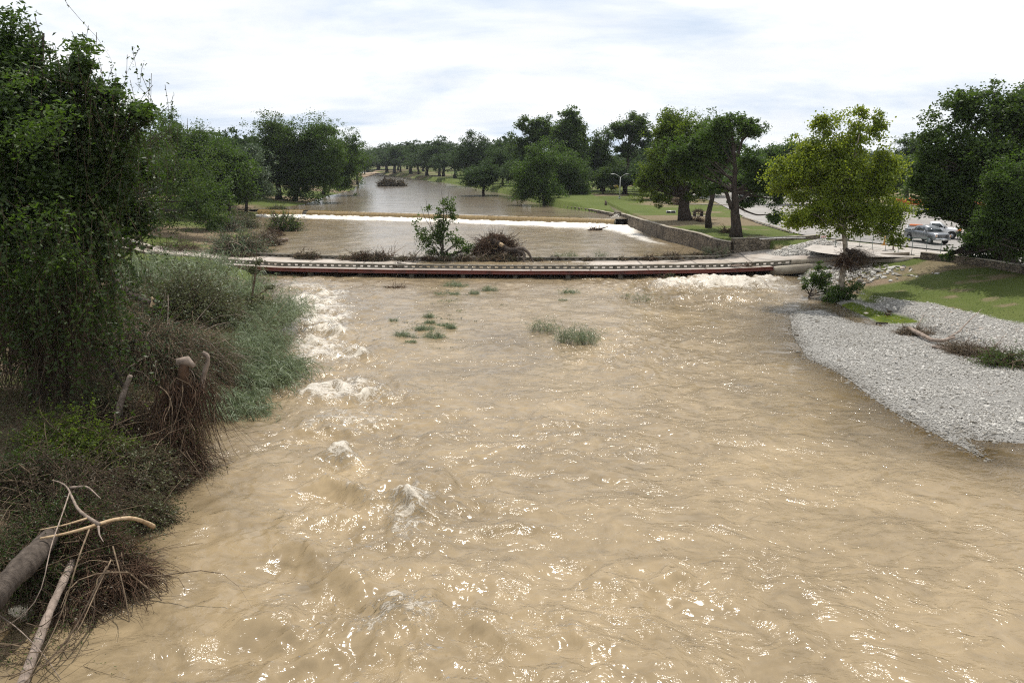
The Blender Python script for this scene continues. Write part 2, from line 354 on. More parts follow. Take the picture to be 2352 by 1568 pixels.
W_MID = np.concatenate([mid_left[::-1], G2([(592,488)], ZM), G2([(700,494)], ZM)+[[0, 6]], mid_right[-1:]+[[0, 4]], mid_right[::-1], G2([(1648,600),(560,600)], ZM)])
up_right = G2([(1412,497),(1355,486),(1290,478),(1225,464),(1164,446),(1091,431),(1029,420),(927,406),(862,398)], ZU)
up_left = G2([(842,398),(838,403),(815,436),(751,451),(698,470),(592,481)], ZU)
weir_line = np.array([g(592, 482, ZU), g(640, 483, ZU), g(700, 483.5, ZU), g(1412, 503.5, ZU)])
far_p = up_right[-1]
W_UP = np.concatenate([up_right, [far_p+[-25, 90], far_p+[-140, 190], far_p+[-160, 170]], up_left, weir_line[:, :2]])
LP_ = [(1796,624,.05),(1838,626,.25),(1868,634,.45),(1905,650,.7),(1974,676,.8),(2066,690,.8),(2139,698,.8),(2231,722,.8),(2352,750,.8),(2600,800,.8)]; L_lawn = np.array([g(*p)[:2] for p in LP_]); L_z = np.array([p[2] for p in LP_])
UP_ = [(1790,618,.55),(1850,612,.95),(1903,606,1.4),(1975,599,1.95),(2085,592,2.5),(2130,594,2.55),(2230,606,2.55),(2352,626,2.55),(2600,655,2.55)]; U_line = np.array([g(*p)[:2] for p in UP_]); U_z = np.array([p[2] for p in UP_])
def terrain(P):
    x, y = P[:, 0], P[:, 1]
    il = inside(P, W_LOW) & ~inside(P, W_MID); im = inside(P, W_MID); iu = inside(P, W_UP)
    dl = seg_dist(P, np.concatenate([low_left])); dr = seg_dist(P, low_right)
    dS = seg_dist(P, low_right); dL = seg_dist(P, L_lawn); dU = seg_dist(P, U_line)
    nz = fbm(x*.25, y*.25, 4, 3)-.5
    # right bank below the crossing
    inL = np.zeros(len(P), bool)
    polyL = np.concatenate([L_lawn, [[400, L_lawn[-1][1]], [400, 400], [L_lawn[0][0], 400]]])
    inL = inside(P, polyL)
    polyU = np.concatenate([U_line, [[400, U_line[-1][1]], [400, 400], [U_line[0][0], 400]]])
    inU = inside(P, polyU)
    zL = np.interp(x, L_lawn[:, 0], L_z); zU = np.interp(x, U_line[:, 0], U_z)
    hR = np.where(inL, zL+(zU-zL)*dL/(dL+dU+1e-6), zL*dS/(dS+dL+1e-6)+0.10*sstep(0, 1.0, dS)*(1+nz))
    hR = np.where(inU, zU, hR)
    # left bank
    hL = 0.05+np.minimum(1.75, 0.42*dl)+0.35*nz*sstep(1, 5, dl)
    right = x > np.interp(y, [-60, 20, 90], [8, 8, 20])
    h = np.where(right, hR, hL)
    far = y > 86
    dm = seg_dist(P, mid_left); 
    hml = ZM-0.03+np.minimum(1.3, 0.075*dm)+0.1*nz
    dul = seg_dist(P, up_left); hul = ZU+np.minimum(1.6, 0.10*dul)+0.2*nz
    t = sstep(150, 175, y)
    hleft = hml*(1-t)+hul*t
    tt = sstep(80, 96, y); hleft2 = hL*(1-tt)+np.maximum(hleft, 0.9)*tt
    h = np.where(~right, hleft2, h)
    # right bank above the crossing: park level behind the walls
    wl = np.concatenate([mid_right, up_right])
    dw = seg_dist(P, wl)
    hp = 2.15+0.45*sstep(180, 110, y)+np.minimum(.5, .02*dw)+0.15*nz
    hp = np.where((y > 96) & (y < 112), np.minimum(hp, 2.62), hp)
    tr = sstep(90, 97, y)
    hr2 = np.where((x > mid_right[0][0]-3) & far, np.maximum(h, 0)*(1-tr)+np.minimum(hp, 2.70)*tr, h)
    h = np.where(right & far, np.where(dw > 0.45, hr2, -0.2), h)
    # carriageway ground kept low under the paving so the sheets never cut it
    h = np.where(inU & (y < 300), np.minimum(h, 2.52), h)
    kx = [g(a, b_, .8)[0] for a, b_ in ((230, 590), (330, 590), (430, 596), (650, 611), (1650, 613), (1750, 609), (1850, 603), (1960, 596), (2080, 590))]; ky = [g(a, b_, c_)[1] for a, b_, c_ in ((230, 560, 1.8), (330, 578, 1.6), (430, 596, 1.1), (650, 611, .8), (1650, 614, .8), (1750, 609, .92), (1850, 603, 1.3), (1960, 595, 1.85), (2080, 589, 2.5))]; kz = [1.8, 1.5, 1.1, .8, .8, .9, 1.3, 1.85, 2.5]
    yn = np.interp(x, kx, ky); zn = np.interp(x, kx, kz); cor = (y > yn-1.6) & (y < yn+8) & (x > kx[0]) & (x < kx[-1])
    h = np.where(cor, np.minimum(h, zn-.22-.25*(x > kx[3])*(x < kx[5])), h)
    # beds
    h = np.where(il, -np.minimum(1.4, np.where(right, 0.10, 0.30)*np.minimum(dl, dr))-.01, h)
    h = np.where(im, ZM-np.minimum(1.2, 0.35*np.minimum(dm, dw)), h)
    h = np.where(iu, ZU-np.minimum(1.2, 0.2*np.minimum(dul, dw)), h)
    return h
def graded(a, fine0, fine1, st, b, gr):
    v = list(np.arange(fine0, fine1, st)); s = st
    while v[-1] < b: s *= gr; v.append(v[-1]+s)
    s = st; w = [fine0]
    while w[-1] > a: s *= gr; w.append(w[-1]-s)
    return np.array(w[1:][::-1]+v)
gx = graded(-900, -32, 62, 0.34, 900, 1.045); gy = graded(-60, 14, 112, 0.34, 2200, 1.022)
XX, YY = np.meshgrid(gx, gy); PG = np.stack([XX.ravel(), YY.ravel()], 1)
def cterrain(P):
    out = np.empty(len(P))
    for i in range(0, len(P), 60000): out[i:i+60000] = terrain(P[i:i+60000])
    return out
HG = cterrain(PG)
def gridF(nx, ny):
    i = np.arange(ny-1)[:, None]*nx; j = np.arange(nx-1)[None]
    return np.stack([i+j, i+j+1, i+nx+j+1, i+nx+j], -1).reshape(-1, 4)
def hgt(x, y): return float(terrain(np.array([[x, y]], float))[0])
def gt(px, py, z0=1.5):
    """point on the land seen at a photo position"""
    p = g(px, py, z0)
    for _ in range(6):
        z = max(hgt(p[0], p[1]), -0.2); p = g(px, py, z)
    return p
# zone weights
algae_poly = G2([(1921,694),(1960,690),(2030,714),(2085,726),(2135,743),(2060,744),(2010,738),(1981,724)], 0.15)
polyLawn = np.concatenate([L_lawn, [[400, L_lawn[-1][1]], [400, 200], [L_lawn[0][0], 200]]])
def zones(P):
    nz = fbm(P[:, 0]*.5, P[:, 1]*.5, 4, 9)-.5
    inl = inside(P, polyLawn); dL = seg_dist(P, L_lawn); dr = seg_dist(P, low_right)
    sd = np.where(inl, dL, -dL)
    grav = (1-sstep(-0.3, 0.7, sd+nz*1.6))*(P[:, 0] > 12)*(P[:, 1] < 84)
    al = inside(P, algae_poly)*1.0*sstep(0, .6, seg_dist(P, algae_poly)+nz*.4)
    dl = seg_dist(P, low_left)
    left = (P[:, 0] < 0)&(P[:, 1] < 75)
    dirt = left*sstep(-.05, .1, nz+.12)
    # trodden earth on the far banks and the stony edge by the crossing
    dirt = np.maximum(dirt, ((P[:, 0] < -30) & (P[:, 1] > 95))*sstep(.02, .14, fbm(P[:, 0]*.06, P[:, 1]*.06, 4, 31)-.47)*.9)
    dirt = np.maximum(dirt, ((P[:, 0] > 20) & (P[:, 1] > 105))*sstep(.06, .16, fbm(P[:, 0]*.05, P[:, 1]*.05, 4, 33)-.46)*.8)
    pc = G2([(1900,650)], .8)[0]
    dd = np.hypot((P[:, 0]-pc[0])/7, (P[:, 1]-pc[1])/4)
    dirt = np.maximum(dirt, sstep(1.1, .5, dd+nz))
    dirt = np.maximum(dirt, inl*sstep(.13, .2, fbm(P[:, 0]*.22, P[:, 1]*.4, 4, 39)-.47)*.75)
    return grav, al, dirt
gz = [np.concatenate(t) for t in zip(*[zones(PG[i:i+60000]) for i in range(0, len(PG), 60000)])]
m, nt = mat('ground'); tcn = nn(nt, 'ShaderNodeTexCoord'); O = tcn.outputs['Object']
def NZ(s, d=5.0, r=.6, v=None):
    n = nn(nt, 'ShaderNodeTexNoise', i_Scale=s, i_Detail=d, i_Roughness=r); nt.links.new(v or O, n.inputs[0]); return n.outputs[0]
gA = ramp(nt, [(0.3, (0.050, 0.068, 0.018)), (0.5, (0.084, 0.108, 0.026)), (0.68, (0.125, 0.134, 0.045))]); nt.links.new(mathn(nt, 'ADD', mathn(nt, 'MULTIPLY', NZ(6, 8, .8), .6), mathn(nt, 'MULTIPLY', NZ(.22, 5), .4)), gA.inputs[0])
gD = ramp(nt, [(0.3, (0.13, 0.095, 0.062)), (0.7, (0.26, 0.195, 0.135))]); nt.links.new(NZ(2.5, 9, .75), gD.inputs[0])
gG = ramp(nt, [(0.3, (0.16, 0.15, 0.135)), (0.5, (0.27, 0.26, 0.24)), (0.7, (0.42, 0.41, 0.385))]); nt.links.new(NZ(9, 9, .85), gG.inputs[0])
aG = nn(nt, 'ShaderNodeAttribute', attribute_name='gravel'); aA = nn(nt, 'ShaderNodeAttribute', attribute_name='algae'); aD = nn(nt, 'ShaderNodeAttribute', attribute_name='dirt')
c = mixc(nt, aD.outputs['Fac'], gA.outputs[0], gD.outputs[0]); c = mixc(nt, aG.outputs['Fac'], c, gG.outputs[0])
al = ramp(nt, [(0.35, (0.050, 0.078, 0.008)), (0.65, (0.110, 0.135, 0.014))]); nt.links.new(NZ(1.6, 6), al.inputs[0])
c = mixc(nt, aA.outputs['Fac'], c, al.outputs[0])
bb = nn(nt, 'ShaderNodeBump', i_Strength=0.9, i_Distance=0.12); nt.links.new(NZ(5, 9, .85), bb.inputs['Height'])
finish(nt, pbsdf(nt, c, 0.95, 0.1, bb.outputs[0]))
M['ground'] = m
ground = struct(mk('ground', np.column_stack([PG, HG]), gridF(len(gx), len(gy)), M['ground'], smooth=True,
    attrs={'gravel': ('POINT', gz[0]), 'algae': ('POINT', gz[1]), 'dirt': ('POINT', gz[2])}))

# ================================================================= WATER
def watermat(name, base, foamcol=(0.74, 0.69, 0.60), rough=0.15, fine=(3.2, 11.0), bs=0.35, bd=0.05, fstretch=(1.0, 2.6, 1), shallow=True, fscale=1.3, mottle=0.42, glit=1.0):
    m, nt = mat(name); O = nn(nt, 'ShaderNodeTexCoord').outputs['Object']; l = nt.links.new
    def N(s, d=5.0, r=.6, v=None, dist=0.0):
        n = nn(nt, 'ShaderNodeTexNoise', i_Scale=s, i_Detail=d, i_Roughness=r, i_Distortion=dist); l(v or O, n.inputs[0]); return n.outputs[0]
    wn = nn(nt, 'ShaderNodeTexNoise', i_Scale=.22, i_Detail=3.0); l(O, wn.inputs[0]); wv = nn(nt, 'ShaderNodeVectorMath', operation='MULTIPLY_ADD'); l(wn.outputs['Color'], wv.inputs[0]); wv.inputs[1].default_value = (3.2, 3.2, 0); l(O, wv.inputs[2])
    mp_ = nn(nt, 'ShaderNodeMapping'); mp_.inputs['Scale'].default_value = fstretch; mp_.inputs['Rotation'].default_value = (0, 0, .22); l(wv.outputs[0], mp_.inputs[0]); S = mp_.outputs[0]
    foam = nn(nt, 'ShaderNodeAttribute', attribute_name='foam').outputs['Fac']
    ch = nn(nt, 'ShaderNodeAttribute', attribute_name='chop').outputs['Fac']
    # streaky foam: two nets of thin ridges
    def ridge(sc, d, k, dist): return mathn(nt, 'SUBTRACT', 1.0, mathn(nt, 'ABSOLUTE', mathn(nt, 'MULTIPLY', mathn(nt, 'SUBTRACT', N(sc, d, .6, S, dist), .5), k)), clamp=True)
    lines = mathn(nt, 'MAXIMUM', ridge(fscale*.7, 6, 8.0, 1.4), mathn(nt, 'MULTIPLY', ridge(fscale*2.4, 5, 7.0, 1.0), .85))
    blot = N(fscale*2.2, 8, .75, S, .8)
    fv = mathn(nt, 'ADD', mathn(nt, 'ADD', mathn(nt, 'MULTIPLY', lines, .62), mathn(nt, 'MULTIPLY', blot, .55)), mathn(nt, 'SUBTRACT', mathn(nt, 'MULTIPLY', foam, .95), 1.22))
    fr = ramp(nt, [(0.0, 0.0), (0.18, 0.42), (0.70, .92)]); l(fv, fr.inputs[0]); F = fr.outputs[0]
    F = mathn(nt, 'MULTIPLY', F, mathn(nt, 'MINIMUM', mathn(nt, 'MULTIPLY', foam, 6.0), 1.0))
    mo = ramp(nt, [(0.3, 1-mottle), (0.7, 1+mottle)]); l(mathn(nt, 'ADD', mathn(nt, 'MULTIPLY', N(.11, 4, .55, None, 1.5), .55), mathn(nt, 'MULTIPLY', N(.5, 6, .6, S, 2.0), .45)), mo.inputs[0])
    bc = nn(nt, 'ShaderNodeMixRGB'); bc.blend_type = 'MULTIPLY'; bc.inputs[0].default_value = 1; bc.inputs[1].default_value = (*base, 1); l(mo.outputs[0], bc.inputs[2])  # silt tone that also paints in darker troughs and uneven sky sheen
    # suspended silt billows paler
    c = mixc(nt, mathn(nt, 'MULTIPLY', mathn(nt, 'SUBTRACT', N(1.1, 7, .6, None, 1.6), .46), .9, clamp=True), bc.outputs[0], tuple(min(1, x*1.45+.02) for x in base))
    c = mixc(nt, F, c, foamcol)
    h1 = N(fine[0], 3, .5, S, .5); h2 = N(fine[1], 3, .55, S, .3)
    hh = mathn(nt, 'ADD', mathn(nt, 'MULTIPLY', h1, 1.0), mathn(nt, 'MULTIPLY', h2, 0.26))
    patch = ramp(nt, [(0.40, 0.05), (0.66, 1.0)]); l(N(.55, 4, .6, S, .8), patch.inputs[0])
    hh = mathn(nt, 'MULTIPLY', hh, mathn(nt, 'MULTIPLY', patch.outputs[0], mathn(nt, 'ADD', mathn(nt, 'MULTIPLY', ch, glit), 0.35)))
    b = nn(nt, 'ShaderNodeBump', i_Strength=bs, i_Distance=bd); l(hh, b.inputs['Height'])
    geo = nn(nt, 'ShaderNodeNewGeometry'); vm = nn(nt, 'ShaderNodeVectorMath', operation='SCALE'); l(geo.outputs['Normal'], vm.inputs[0]); vm.inputs['Scale'].default_value = .75
    va = nn(nt, 'ShaderNodeVectorMath', operation='ADD'); l(vm.outputs[0], va.inputs[0]); va.inputs[1].default_value = (0, 0, .5); vn = nn(nt, 'ShaderNodeVectorMath', operation='NORMALIZE'); l(va.outputs[0], vn.inputs[0])
    fb = nn(nt, 'ShaderNodeBump', i_Strength=.9, i_Distance=.10); l(mathn(nt, 'MULTIPLY', F, blot), fb.inputs['Height']); l(vn.outputs[0], fb.inputs['Normal'])
    df = nn(nt, 'ShaderNodeBsdfDiffuse'); l(c, df.inputs[0]); l(fb.outputs[0], df.inputs['Normal'])
    gs = nn(nt, 'ShaderNodeBsdfGlossy'); l(b.outputs[0], gs.inputs['Normal']); l(mathn(nt, 'ADD', mathn(nt, 'MULTIPLY', F, .35), rough), gs.inputs['Roughness'])
    fz0 = nn(nt, 'ShaderNodeFresnel'); fz0.inputs[0].default_value = 1.33; l(b.outputs[0], fz0.inputs['Normal'])
    ms = nn(nt, 'ShaderNodeMixShader'); l(mathn(nt, 'MULTIPLY', fz0.outputs[0], mathn(nt, 'SUBTRACT', 1.0, mathn(nt, 'MULTIPLY', F, .7))), ms.inputs[0]); l(df.outputs[0], ms.inputs[1]); l(gs.outputs[0], ms.inputs[2])
    out = ms.outputs[0]
    if shallow:
        dep = nn(nt, 'ShaderNodeAttribute', attribute_name='depth').outputs['Fac']
        t = mathn(nt, 'POWER', 2.718, mathn(nt, 'MULTIPLY', dep, -3.8)); t = mathn(nt, 'MULTIPLY', t, .9)
        tr = nn(nt, 'ShaderNodeBsdfTransparent'); tr.inputs[0].default_value = (.62, .50, .27, 1); gl = nn(nt, 'ShaderNodeBsdfGlossy', i_Roughness=0.05); l(b.outputs[0], gl.inputs['Normal'])
        fz = nn(nt, 'ShaderNodeFresnel'); fz.inputs[0].default_value = 1.33; l(b.outputs[0], fz.inputs['Normal'])
        clear = nn(nt, 'ShaderNodeMixShader'); l(fz.outputs[0], clear.inputs[0]); l(tr.outputs[0], clear.inputs[1]); l(gl.outputs[0], clear.inputs[2])
        mx = nn(nt, 'ShaderNodeMixShader'); l(t, mx.inputs[0]); l(out, mx.inputs[1]); l(clear.outputs[0], mx.inputs[2]); out = mx.outputs[0]
    finish(nt, out); return m
MUD = (0.243, 0.184, 0.108)
M['w_low'] = watermat('muddy_water', MUD, bs=0.85, bd=0.088, fine=(3.5, 9.5), fstretch=(1.1, 1.6, 1))
M['w_mid'] = watermat('pool_water', (0.215, 0.162, 0.092), bs=0.5, bd=0.08, fstretch=(0.8, 1.6, 1), fscale=.7, fine=(1.9, 7.0))
M['w_up'] = watermat('upper_water', (0.19, 0.145, 0.085), bs=0.14, bd=0.05, fstretch=(0.7, 0.9, 1), fscale=.5, shallow=False, fine=(1.3, 5.0))
def gauss(X, Y, c, rx, ry, rot=0):
    dx, dy = X-c[0], Y-c[1]; ca, sa = math.cos(rot), math.sin(rot)
    u = (dx*ca+dy*sa)/rx; v = (-dx*sa+dy*ca)/ry
    return np.exp(-(u*u+v*v))
# --- lower river, a lively surface
wy = graded(-40, 12.5, 32, 0.075, 100, 1.0065); wy = wy[wy < 97]
wx = graded(-48, -12, 14, 0.085, 66, 1.012)
X, Y = np.meshgrid(wx, wy); X = X.ravel(); Y = Y.ravel(); PW = np.stack([X, Y], 1)
lft = np.interp(Y, low_left[::-1][:, 1], low_left[::-1][:, 0])
dsh = np.concatenate([np.minimum(seg_dist(PW[i:i+60000], low_left), seg_dist(PW[i:i+60000], low_right)) for i in range(0, len(PW), 60000)])
turb = np.zeros(len(X)); foam = np.zeros(len(X)); H = np.zeros(len(X))
def rap(px, py, rpx, rpy, t, f):
    """a patch of rough water, size in metres"""
    global turb, foam
    c = g(px, py, 0); k = gauss(X, Y, c, rpx, rpy); turb += t*k; foam += f*k
rap(720, 760, 4.5, 16, .2, .17); rap(790, 1090, 1.3, 1.8, .3, .16); rap(940, 1215, 2.0, 1.6, .4, .12); rap(880, 940, 3.0, 1.5, .4, .16); rap(640, 1010, 2.5, 3, .4, .15); rap(700, 1210, 2.5, 1.5, .4, .12); rap(930, 1460, 1.4, 1.4, .4, .06); rap(1570, 1380, 2.2, .8, .3, .2); rap(705, 690, 4.2, 10, 1.0, .55); rap(690, 650, 4, 5, .5, .40); rap(740, 740, 3.5, 6, .8, .30); rap(780, 820, 3.2, 4, .9, .38); rap(830, 905, 3.8, 2.2, 1.0, .42); rap(750, 890, 2.0, 3, .8, .36); rap(720, 790, 2.6, 4, .6, .36); rap(800, 980, 2.6, 1.8, .7, .34); rap(780, 1060, 1.8, 1.2, .6, .3)
rap(1620, 650, 9, 5, .9, .40); rap(1730, 640, 7, 4, .9, .40); rap(1500, 660, 8, 4, .5, .22); rap(1680, 700, 7, 3.5, .6, .3); rap(1800, 660, 4, 3, .6, .35)
rap(900, 1150, 3.5, 2.5, .8, .12); rap(800, 1300, 2.8, 2.2, .6, .12); rap(1500, 1330, 3, 1, .6, .20); rap(900, 1450, 2.0, .9, .6, .08); rap(980, 1480, 4, 3, .7, .12); rap(600, 1500, 3, 2, .5, .08)
rap(1300, 1500, 6, 3, .5, .10); rap(1280, 1000, 4, 4, .4, .14); rap(1450, 800, 9, 6, .45, .16); rap(960, 1000, 3, 3, .4, .15); rap(1000,1150,3,2,.3,.2)
turb = np.clip(turb, 0, 1.3)
fade = sstep(0.1, 2.0, dsh)
# flow-stretched swell and chop
w1 = fbm(X*.55+3*fbm(X*.2, Y*.2, 2, 5), Y*.42, 4, 11)-.5
w2 = fbm(X*1.7, Y*1.2, 4, 12)-.5
rg = 1-np.abs(2*fbm(X*.9+1.5*w1, Y*.75, 4, 14)-1)*2
w3 = fbm(X*3.6+1.2*w1*4, Y*3.0, 4, 15)-.5; w4 = fbm(X*.12, Y*.10, 3, 16)
H += fade*(w1*(.20+.65*turb)+w2*(.075+.19*turb)+np.clip(rg, -.5, 1)*.15*turb+w3*(.028+.10*turb)*sstep(.3, .62, w4+.1))
# standing waves
def crest(pts, amp, wid, back=1.0, fm=.5, z=0):
    """a standing wave: ridge along a line, steep upstream-facing trough in front"""
    global H, foam
    ln = G2(pts, 0); ln = resample(ln, .2)
    bb = (X > ln[:, 0].min()-4) & (X < ln[:, 0].max()+4) & (Y > ln[:, 1].min()-4) & (Y < ln[:, 1].max()+4)
    P = PW[bb]; d = seg_dist(P, ln); yl = np.interp(P[:, 0], np.sort(ln[:, 0]), ln[np.argsort(ln[:, 0]), 1]); s = P[:, 1]-yl   # + = behind (upstream)
    xe = sstep(ln[:, 0].min()-.5, ln[:, 0].min()+.9, P[:, 0])*sstep(ln[:, 0].max()+.5, ln[:, 0].max()-.9, P[:, 0])
    amp = amp*1.0; nzc = fbm(P[:, 0]*1.6+s*.5, P[:, 1]*1.1, 5, 18); prof = amp*(.72+.55*nzc)*np.exp(-(s/np.where(s > 0, wid*1.6, wid))**2)-amp*.55*np.exp(-((s+wid*2.1)/(wid*1.4))**2)
    H[bb] += prof*xe*(.85+.6*(fbm(P[:, 0]*2, P[:, 1]*2, 3, 8)-.5))
    foam[bb] += .95*fm*xe*np.exp(-((s-wid*.1)/(wid*np.where(s > 0, 1.3, .8)))**2)*(.35+1.1*fbm(P[:, 0]*2.2, P[:, 1]*2.2, 4, 4)); H[bb] += xe*np.exp(-(s/(wid*1.5))**2)*.16*(fbm(P[:, 0]*5, P[:, 1]*5, 4, 19)-.5)
crest([(700,1118),(760,1112),(820,1132),(862,1152)], 0.50, .42, fm=0.26)
crest([(850,1160),(890,1150),(940,1160),(990,1190)], 0.50, .40, fm=0.38)
crest([(740,1055),(775,1045),(830,1062)], 0.50, .42, fm=0.48)
crest([(650,1255),(700,1262),(745,1310)], 0.43, .5, fm=0.07); crest([(745,1345),(790,1335),(850,1370)], 0.41, .45, fm=0.15)
crest([(860,1420),(905,1410),(950,1425)], 0.26, .24, fm=0.19); crest([(470,1480),(600,1440),(760,1460)], 0.32, .5, fm=0.03)
crest([(1500,1345),(1550,1325),(1610,1335)], 0.23, .25, fm=0.25); crest([(1100,1215),(1200,1205),(1300,1225)], 0.14, .22, fm=0.12)
crest([(800,920),(850,900),(890,895)], 0.43, .45, fm=0.46); crest([(740,895),(770,888),(800,900)], 0.43, .4, fm=0.37); crest([(650,900),(700,880),(745,860)], 0.17, .4, fm=0.06)
crest([(780,815),(815,808),(850,822)], 0.41, .5, fm=0.28); crest([(690,765),(740,755),(800,775)], 0.43, .5, fm=0.31); crest([(650,700),(720,690),(780,700)], 0.43, .6, fm=0.37)
crest([(1590,655),(1680,648),(1760,655)], 0.50, .8, fm=0.31); crest([(1540,690),(1640,680),(1730,690)], 0.36, .7, fm=0.25); crest([(700,1000),(760,985),(830,1000)], 0.22, .35, fm=0.12)
foam += .22*sstep(.0, .25, w1)*turb+.16*sstep(.05, .2, w2+w1*.5)*np.clip(turb, .12, 1)
foam = foam*np.interp(Y, [16, 24], [.68, 1.0])
dpt = np.where(inside(PW, W_LOW), np.clip(-cterrain(PW), 0, 3), 0)
river = struct(mk('lower_river', np.column_stack([X, Y, H*sstep(0, .5, dpt+.05)]), gridF(len(wx), len(wy)), M['w_low'], smooth=True,
    attrs={'foam': ('POINT', np.clip(foam, 0, .95)), 'chop': ('POINT', np.clip(.30+.7*turb+.45*(fbm(X*.12, Y*.12, 3, 77)-.4)+.25*sstep(-6, 8, X), 0, 1.5)), 'depth': ('POINT', dpt)}))
# --- middle pool
mx_ = graded(-60, -50, 56, 0.30, 60, 1.05); my_ = graded(84, 86, 172, 0.32, 174, 1.02)
X, Y = np.meshgrid(mx_, my_); X = X.ravel(); Y = Y.ravel(); PW = np.stack([X, Y], 1)
wl2 = weir_line[:, :2]; dwr = seg_dist(PW, wl2)
wfoot = np.interp(X, wl2[:, 0], wl2[:, 1])
near_br = np.interp(X, [g(400,578,ZM)[0], g(1000,597,ZM)[0], g(1660,588,ZM)[0]], [g(400,578,ZM)[1], g(1000,597,ZM)[1], g(1660,588,ZM)[1]])
keep = (Y > near_br-.5) & (Y < wfoot+.3)
s = wfoot-Y
xt = (X-wl2[:, 0].min())/(wl2[:, 0].max()-wl2[:, 0].min())
foam = 1.35*np.exp(-(s/np.interp(xt, [0, .2, .6, 1], [3.0, 5.0, 4.5, 7]))**2)+.42*np.exp(-(s/np.interp(xt, [0, .5, 1], [18, 14, 22]))**2)
dmr = seg_dist(PW, mid_right); foam += .62*np.exp(-((dmr-2.4)/1.5)**2)*sstep(92, 112, Y)*sstep(3, 9, Y-92)+.18*np.exp(-(dmr/8)**2)*sstep(100, 130, Y)
k = gauss(X, Y, g(650, 565, ZM), 5, 4); foam += .45*k
H = (fbm(X*.5, Y*.35, 4, 21)-.5)*.16+(fbm(X*.35, Y*1.1, 4, 23)-.5)*.5*np.exp(-(s/7)**2)+.22*np.exp(-((s-1.2)/1.2)**2)*(fbm(X*.8, Y*.2, 3, 4))
mid = struct(mk('middle_pool', np.column_stack([X, Y, ZM+H*sstep(0, 1.5, Y-near_br)]), [gridF(len(mx_), len(my_))[keep[gridF(len(mx_), len(my_))].all(1)]], M['w_mid'], smooth=True,
    attrs={'foam': ('POINT', np.clip(foam, 0, 1.5)), 'chop': ('POINT', .55+.4*np.exp(-s/20)), 'depth': ('POINT', np.where(inside(PW, W_MID), 3.0, .12))}))
# --- upper pool
ux = graded(-420, -62, 60, 0.9, 200, 1.05); uy = graded(134, 136, 300, .7, 820, 1.03)
X, Y = np.meshgrid(ux, uy); X = X.ravel(); Y = Y.ravel()
wfoot = np.interp(X, wl2[:, 0], wl2[:, 1]); F_ = gridF(len(ux), len(uy)); keep = (Y > wfoot+.2) & (X > -430)
Y2 = np.where((Y-wfoot < 1.4) & (Y > wfoot+.2), Y, Y)
upper = struct(mk('upper_pool', np.column_stack([X, Y2, ZU+(fbm(X*.3, Y*.3, 3, 31)-.5)*.05]), F_[keep[F_].all(1)], M['w_up'], smooth=True,
    attrs={'foam': ('POINT', np.zeros(len(X))), 'chop': ('POINT', .25+.5*(fbm(X*.03, Y*.03, 3, 6)))}))
# --- weir with its overflow
wr = empty('weir', (0, 150, ZM), 'long low concrete weir crossing the river under a smooth brown sheet of falling water', 'weir')
wl3 = resample(weir_line, .5)
b = B(); ribbon(b, wl3-[0, 0, ZU], [(-1.0, ZM-1), (-1.0, ZU-.22), (-.25, ZU-.15), (.05, ZU-.35), (.25, ZM-1)]); o = b.build('crest', M['conc_old'], wr); 
for v in o.data.vertices: v.co -= wr.location
m, nt = mat('falling_water'); O = nn(nt, 'ShaderNodeTexCoord').outputs['UV']; 
mp_ = nn(nt, 'ShaderNodeMapping'); mp_.inputs['Scale'].default_value = (2.2, .22, 1); nt.links.new(O, mp_.inputs[0])
n = nn(nt, 'ShaderNodeTexNoise', i_Scale=2.0, i_Detail=7.0, i_Roughness=.7); nt.links.new(mp_.outputs[0], n.inputs[0])
r = ramp(nt, [(0.35, (0.16, 0.105, 0.036)), (0.55, (0.25, 0.17, 0.065)), (0.75, (0.38, 0.29, 0.15))]); nt.links.new(n.outputs[0], r.inputs[0])
bmp = nn(nt, 'ShaderNodeBump', i_Strength=.35, i_Distance=.05); nt.links.new(n.outputs[0], bmp.inputs['Height'])
finish(nt, pbsdf(nt, r.outputs[0], .12, .5, bmp.outputs[0])); M['fall'] = m
def sheet(name, line, prof, mat_, vary=0, parent=None, struct_=True, seed=0):
    P = np.asarray(line); T = np.gradient(P[:, :2], axis=0); T /= np.linalg.norm(T, axis=1)[:, None]; N = np.stack([T[:, 1], -T[:, 0]], 1)
    k = len(prof); n = len(P); V = np.zeros((n, k, 3)); R = np.random.default_rng(seed)
    d = np.r_[0, np.cumsum(np.linalg.norm(np.diff(P[:, :2], axis=0), axis=1))]
    for j, (o, z) in enumerate(prof):
        w = (vnoise(d*1.2, d*0+j*.3, 5)-.5)*vary*(j/k)
        V[:, j, :2] = P[:, :2]+N*(o+w)[:, None]; V[:, j, 2] = z+P[:, 2]+w*.4
    i = np.arange(n-1)[:, None]*k; j = np.arange(k-1)[None]
    F = np.stack([i+j, i+k+j, i+k+j+1, i+j+1], -1).reshape(-1, 4)
    o = mk(name, V.reshape(-1, 3), F, mat_, parent, True)
    uv = o.data.uv_layers.new(name='UVMap'); cum = np.r_[0, np.cumsum([math.dist(prof[q], prof[q+1]) for q in range(k-1)])]
    UV = np.stack([np.repeat(d, k), np.tile(cum, n)], 1); li = np.empty(len(o.data.loops), np.int32); o.data.loops.foreach_get('vertex_index', li)
    uv.data.foreach_set('uv', UV[li].astype(np.float32).ravel())
    return o
wmain = wl3[wl3[:, 0] > g(706, 483.5, ZU)[0]]
fall = struct(sheet('falling_water', wmain-[0, 0, ZU], [(-1.5, ZU+.02), (-.6, ZU+.0), (-.1, ZU-.05), (.22, ZU-.2), (.42, ZU-.45), (.55, ZU-.8), (.62, ZM-.1)], M['fall'], .12))
wside = wl3[wl3[:, 0] <= g(700, 483.5, ZU)[0]]
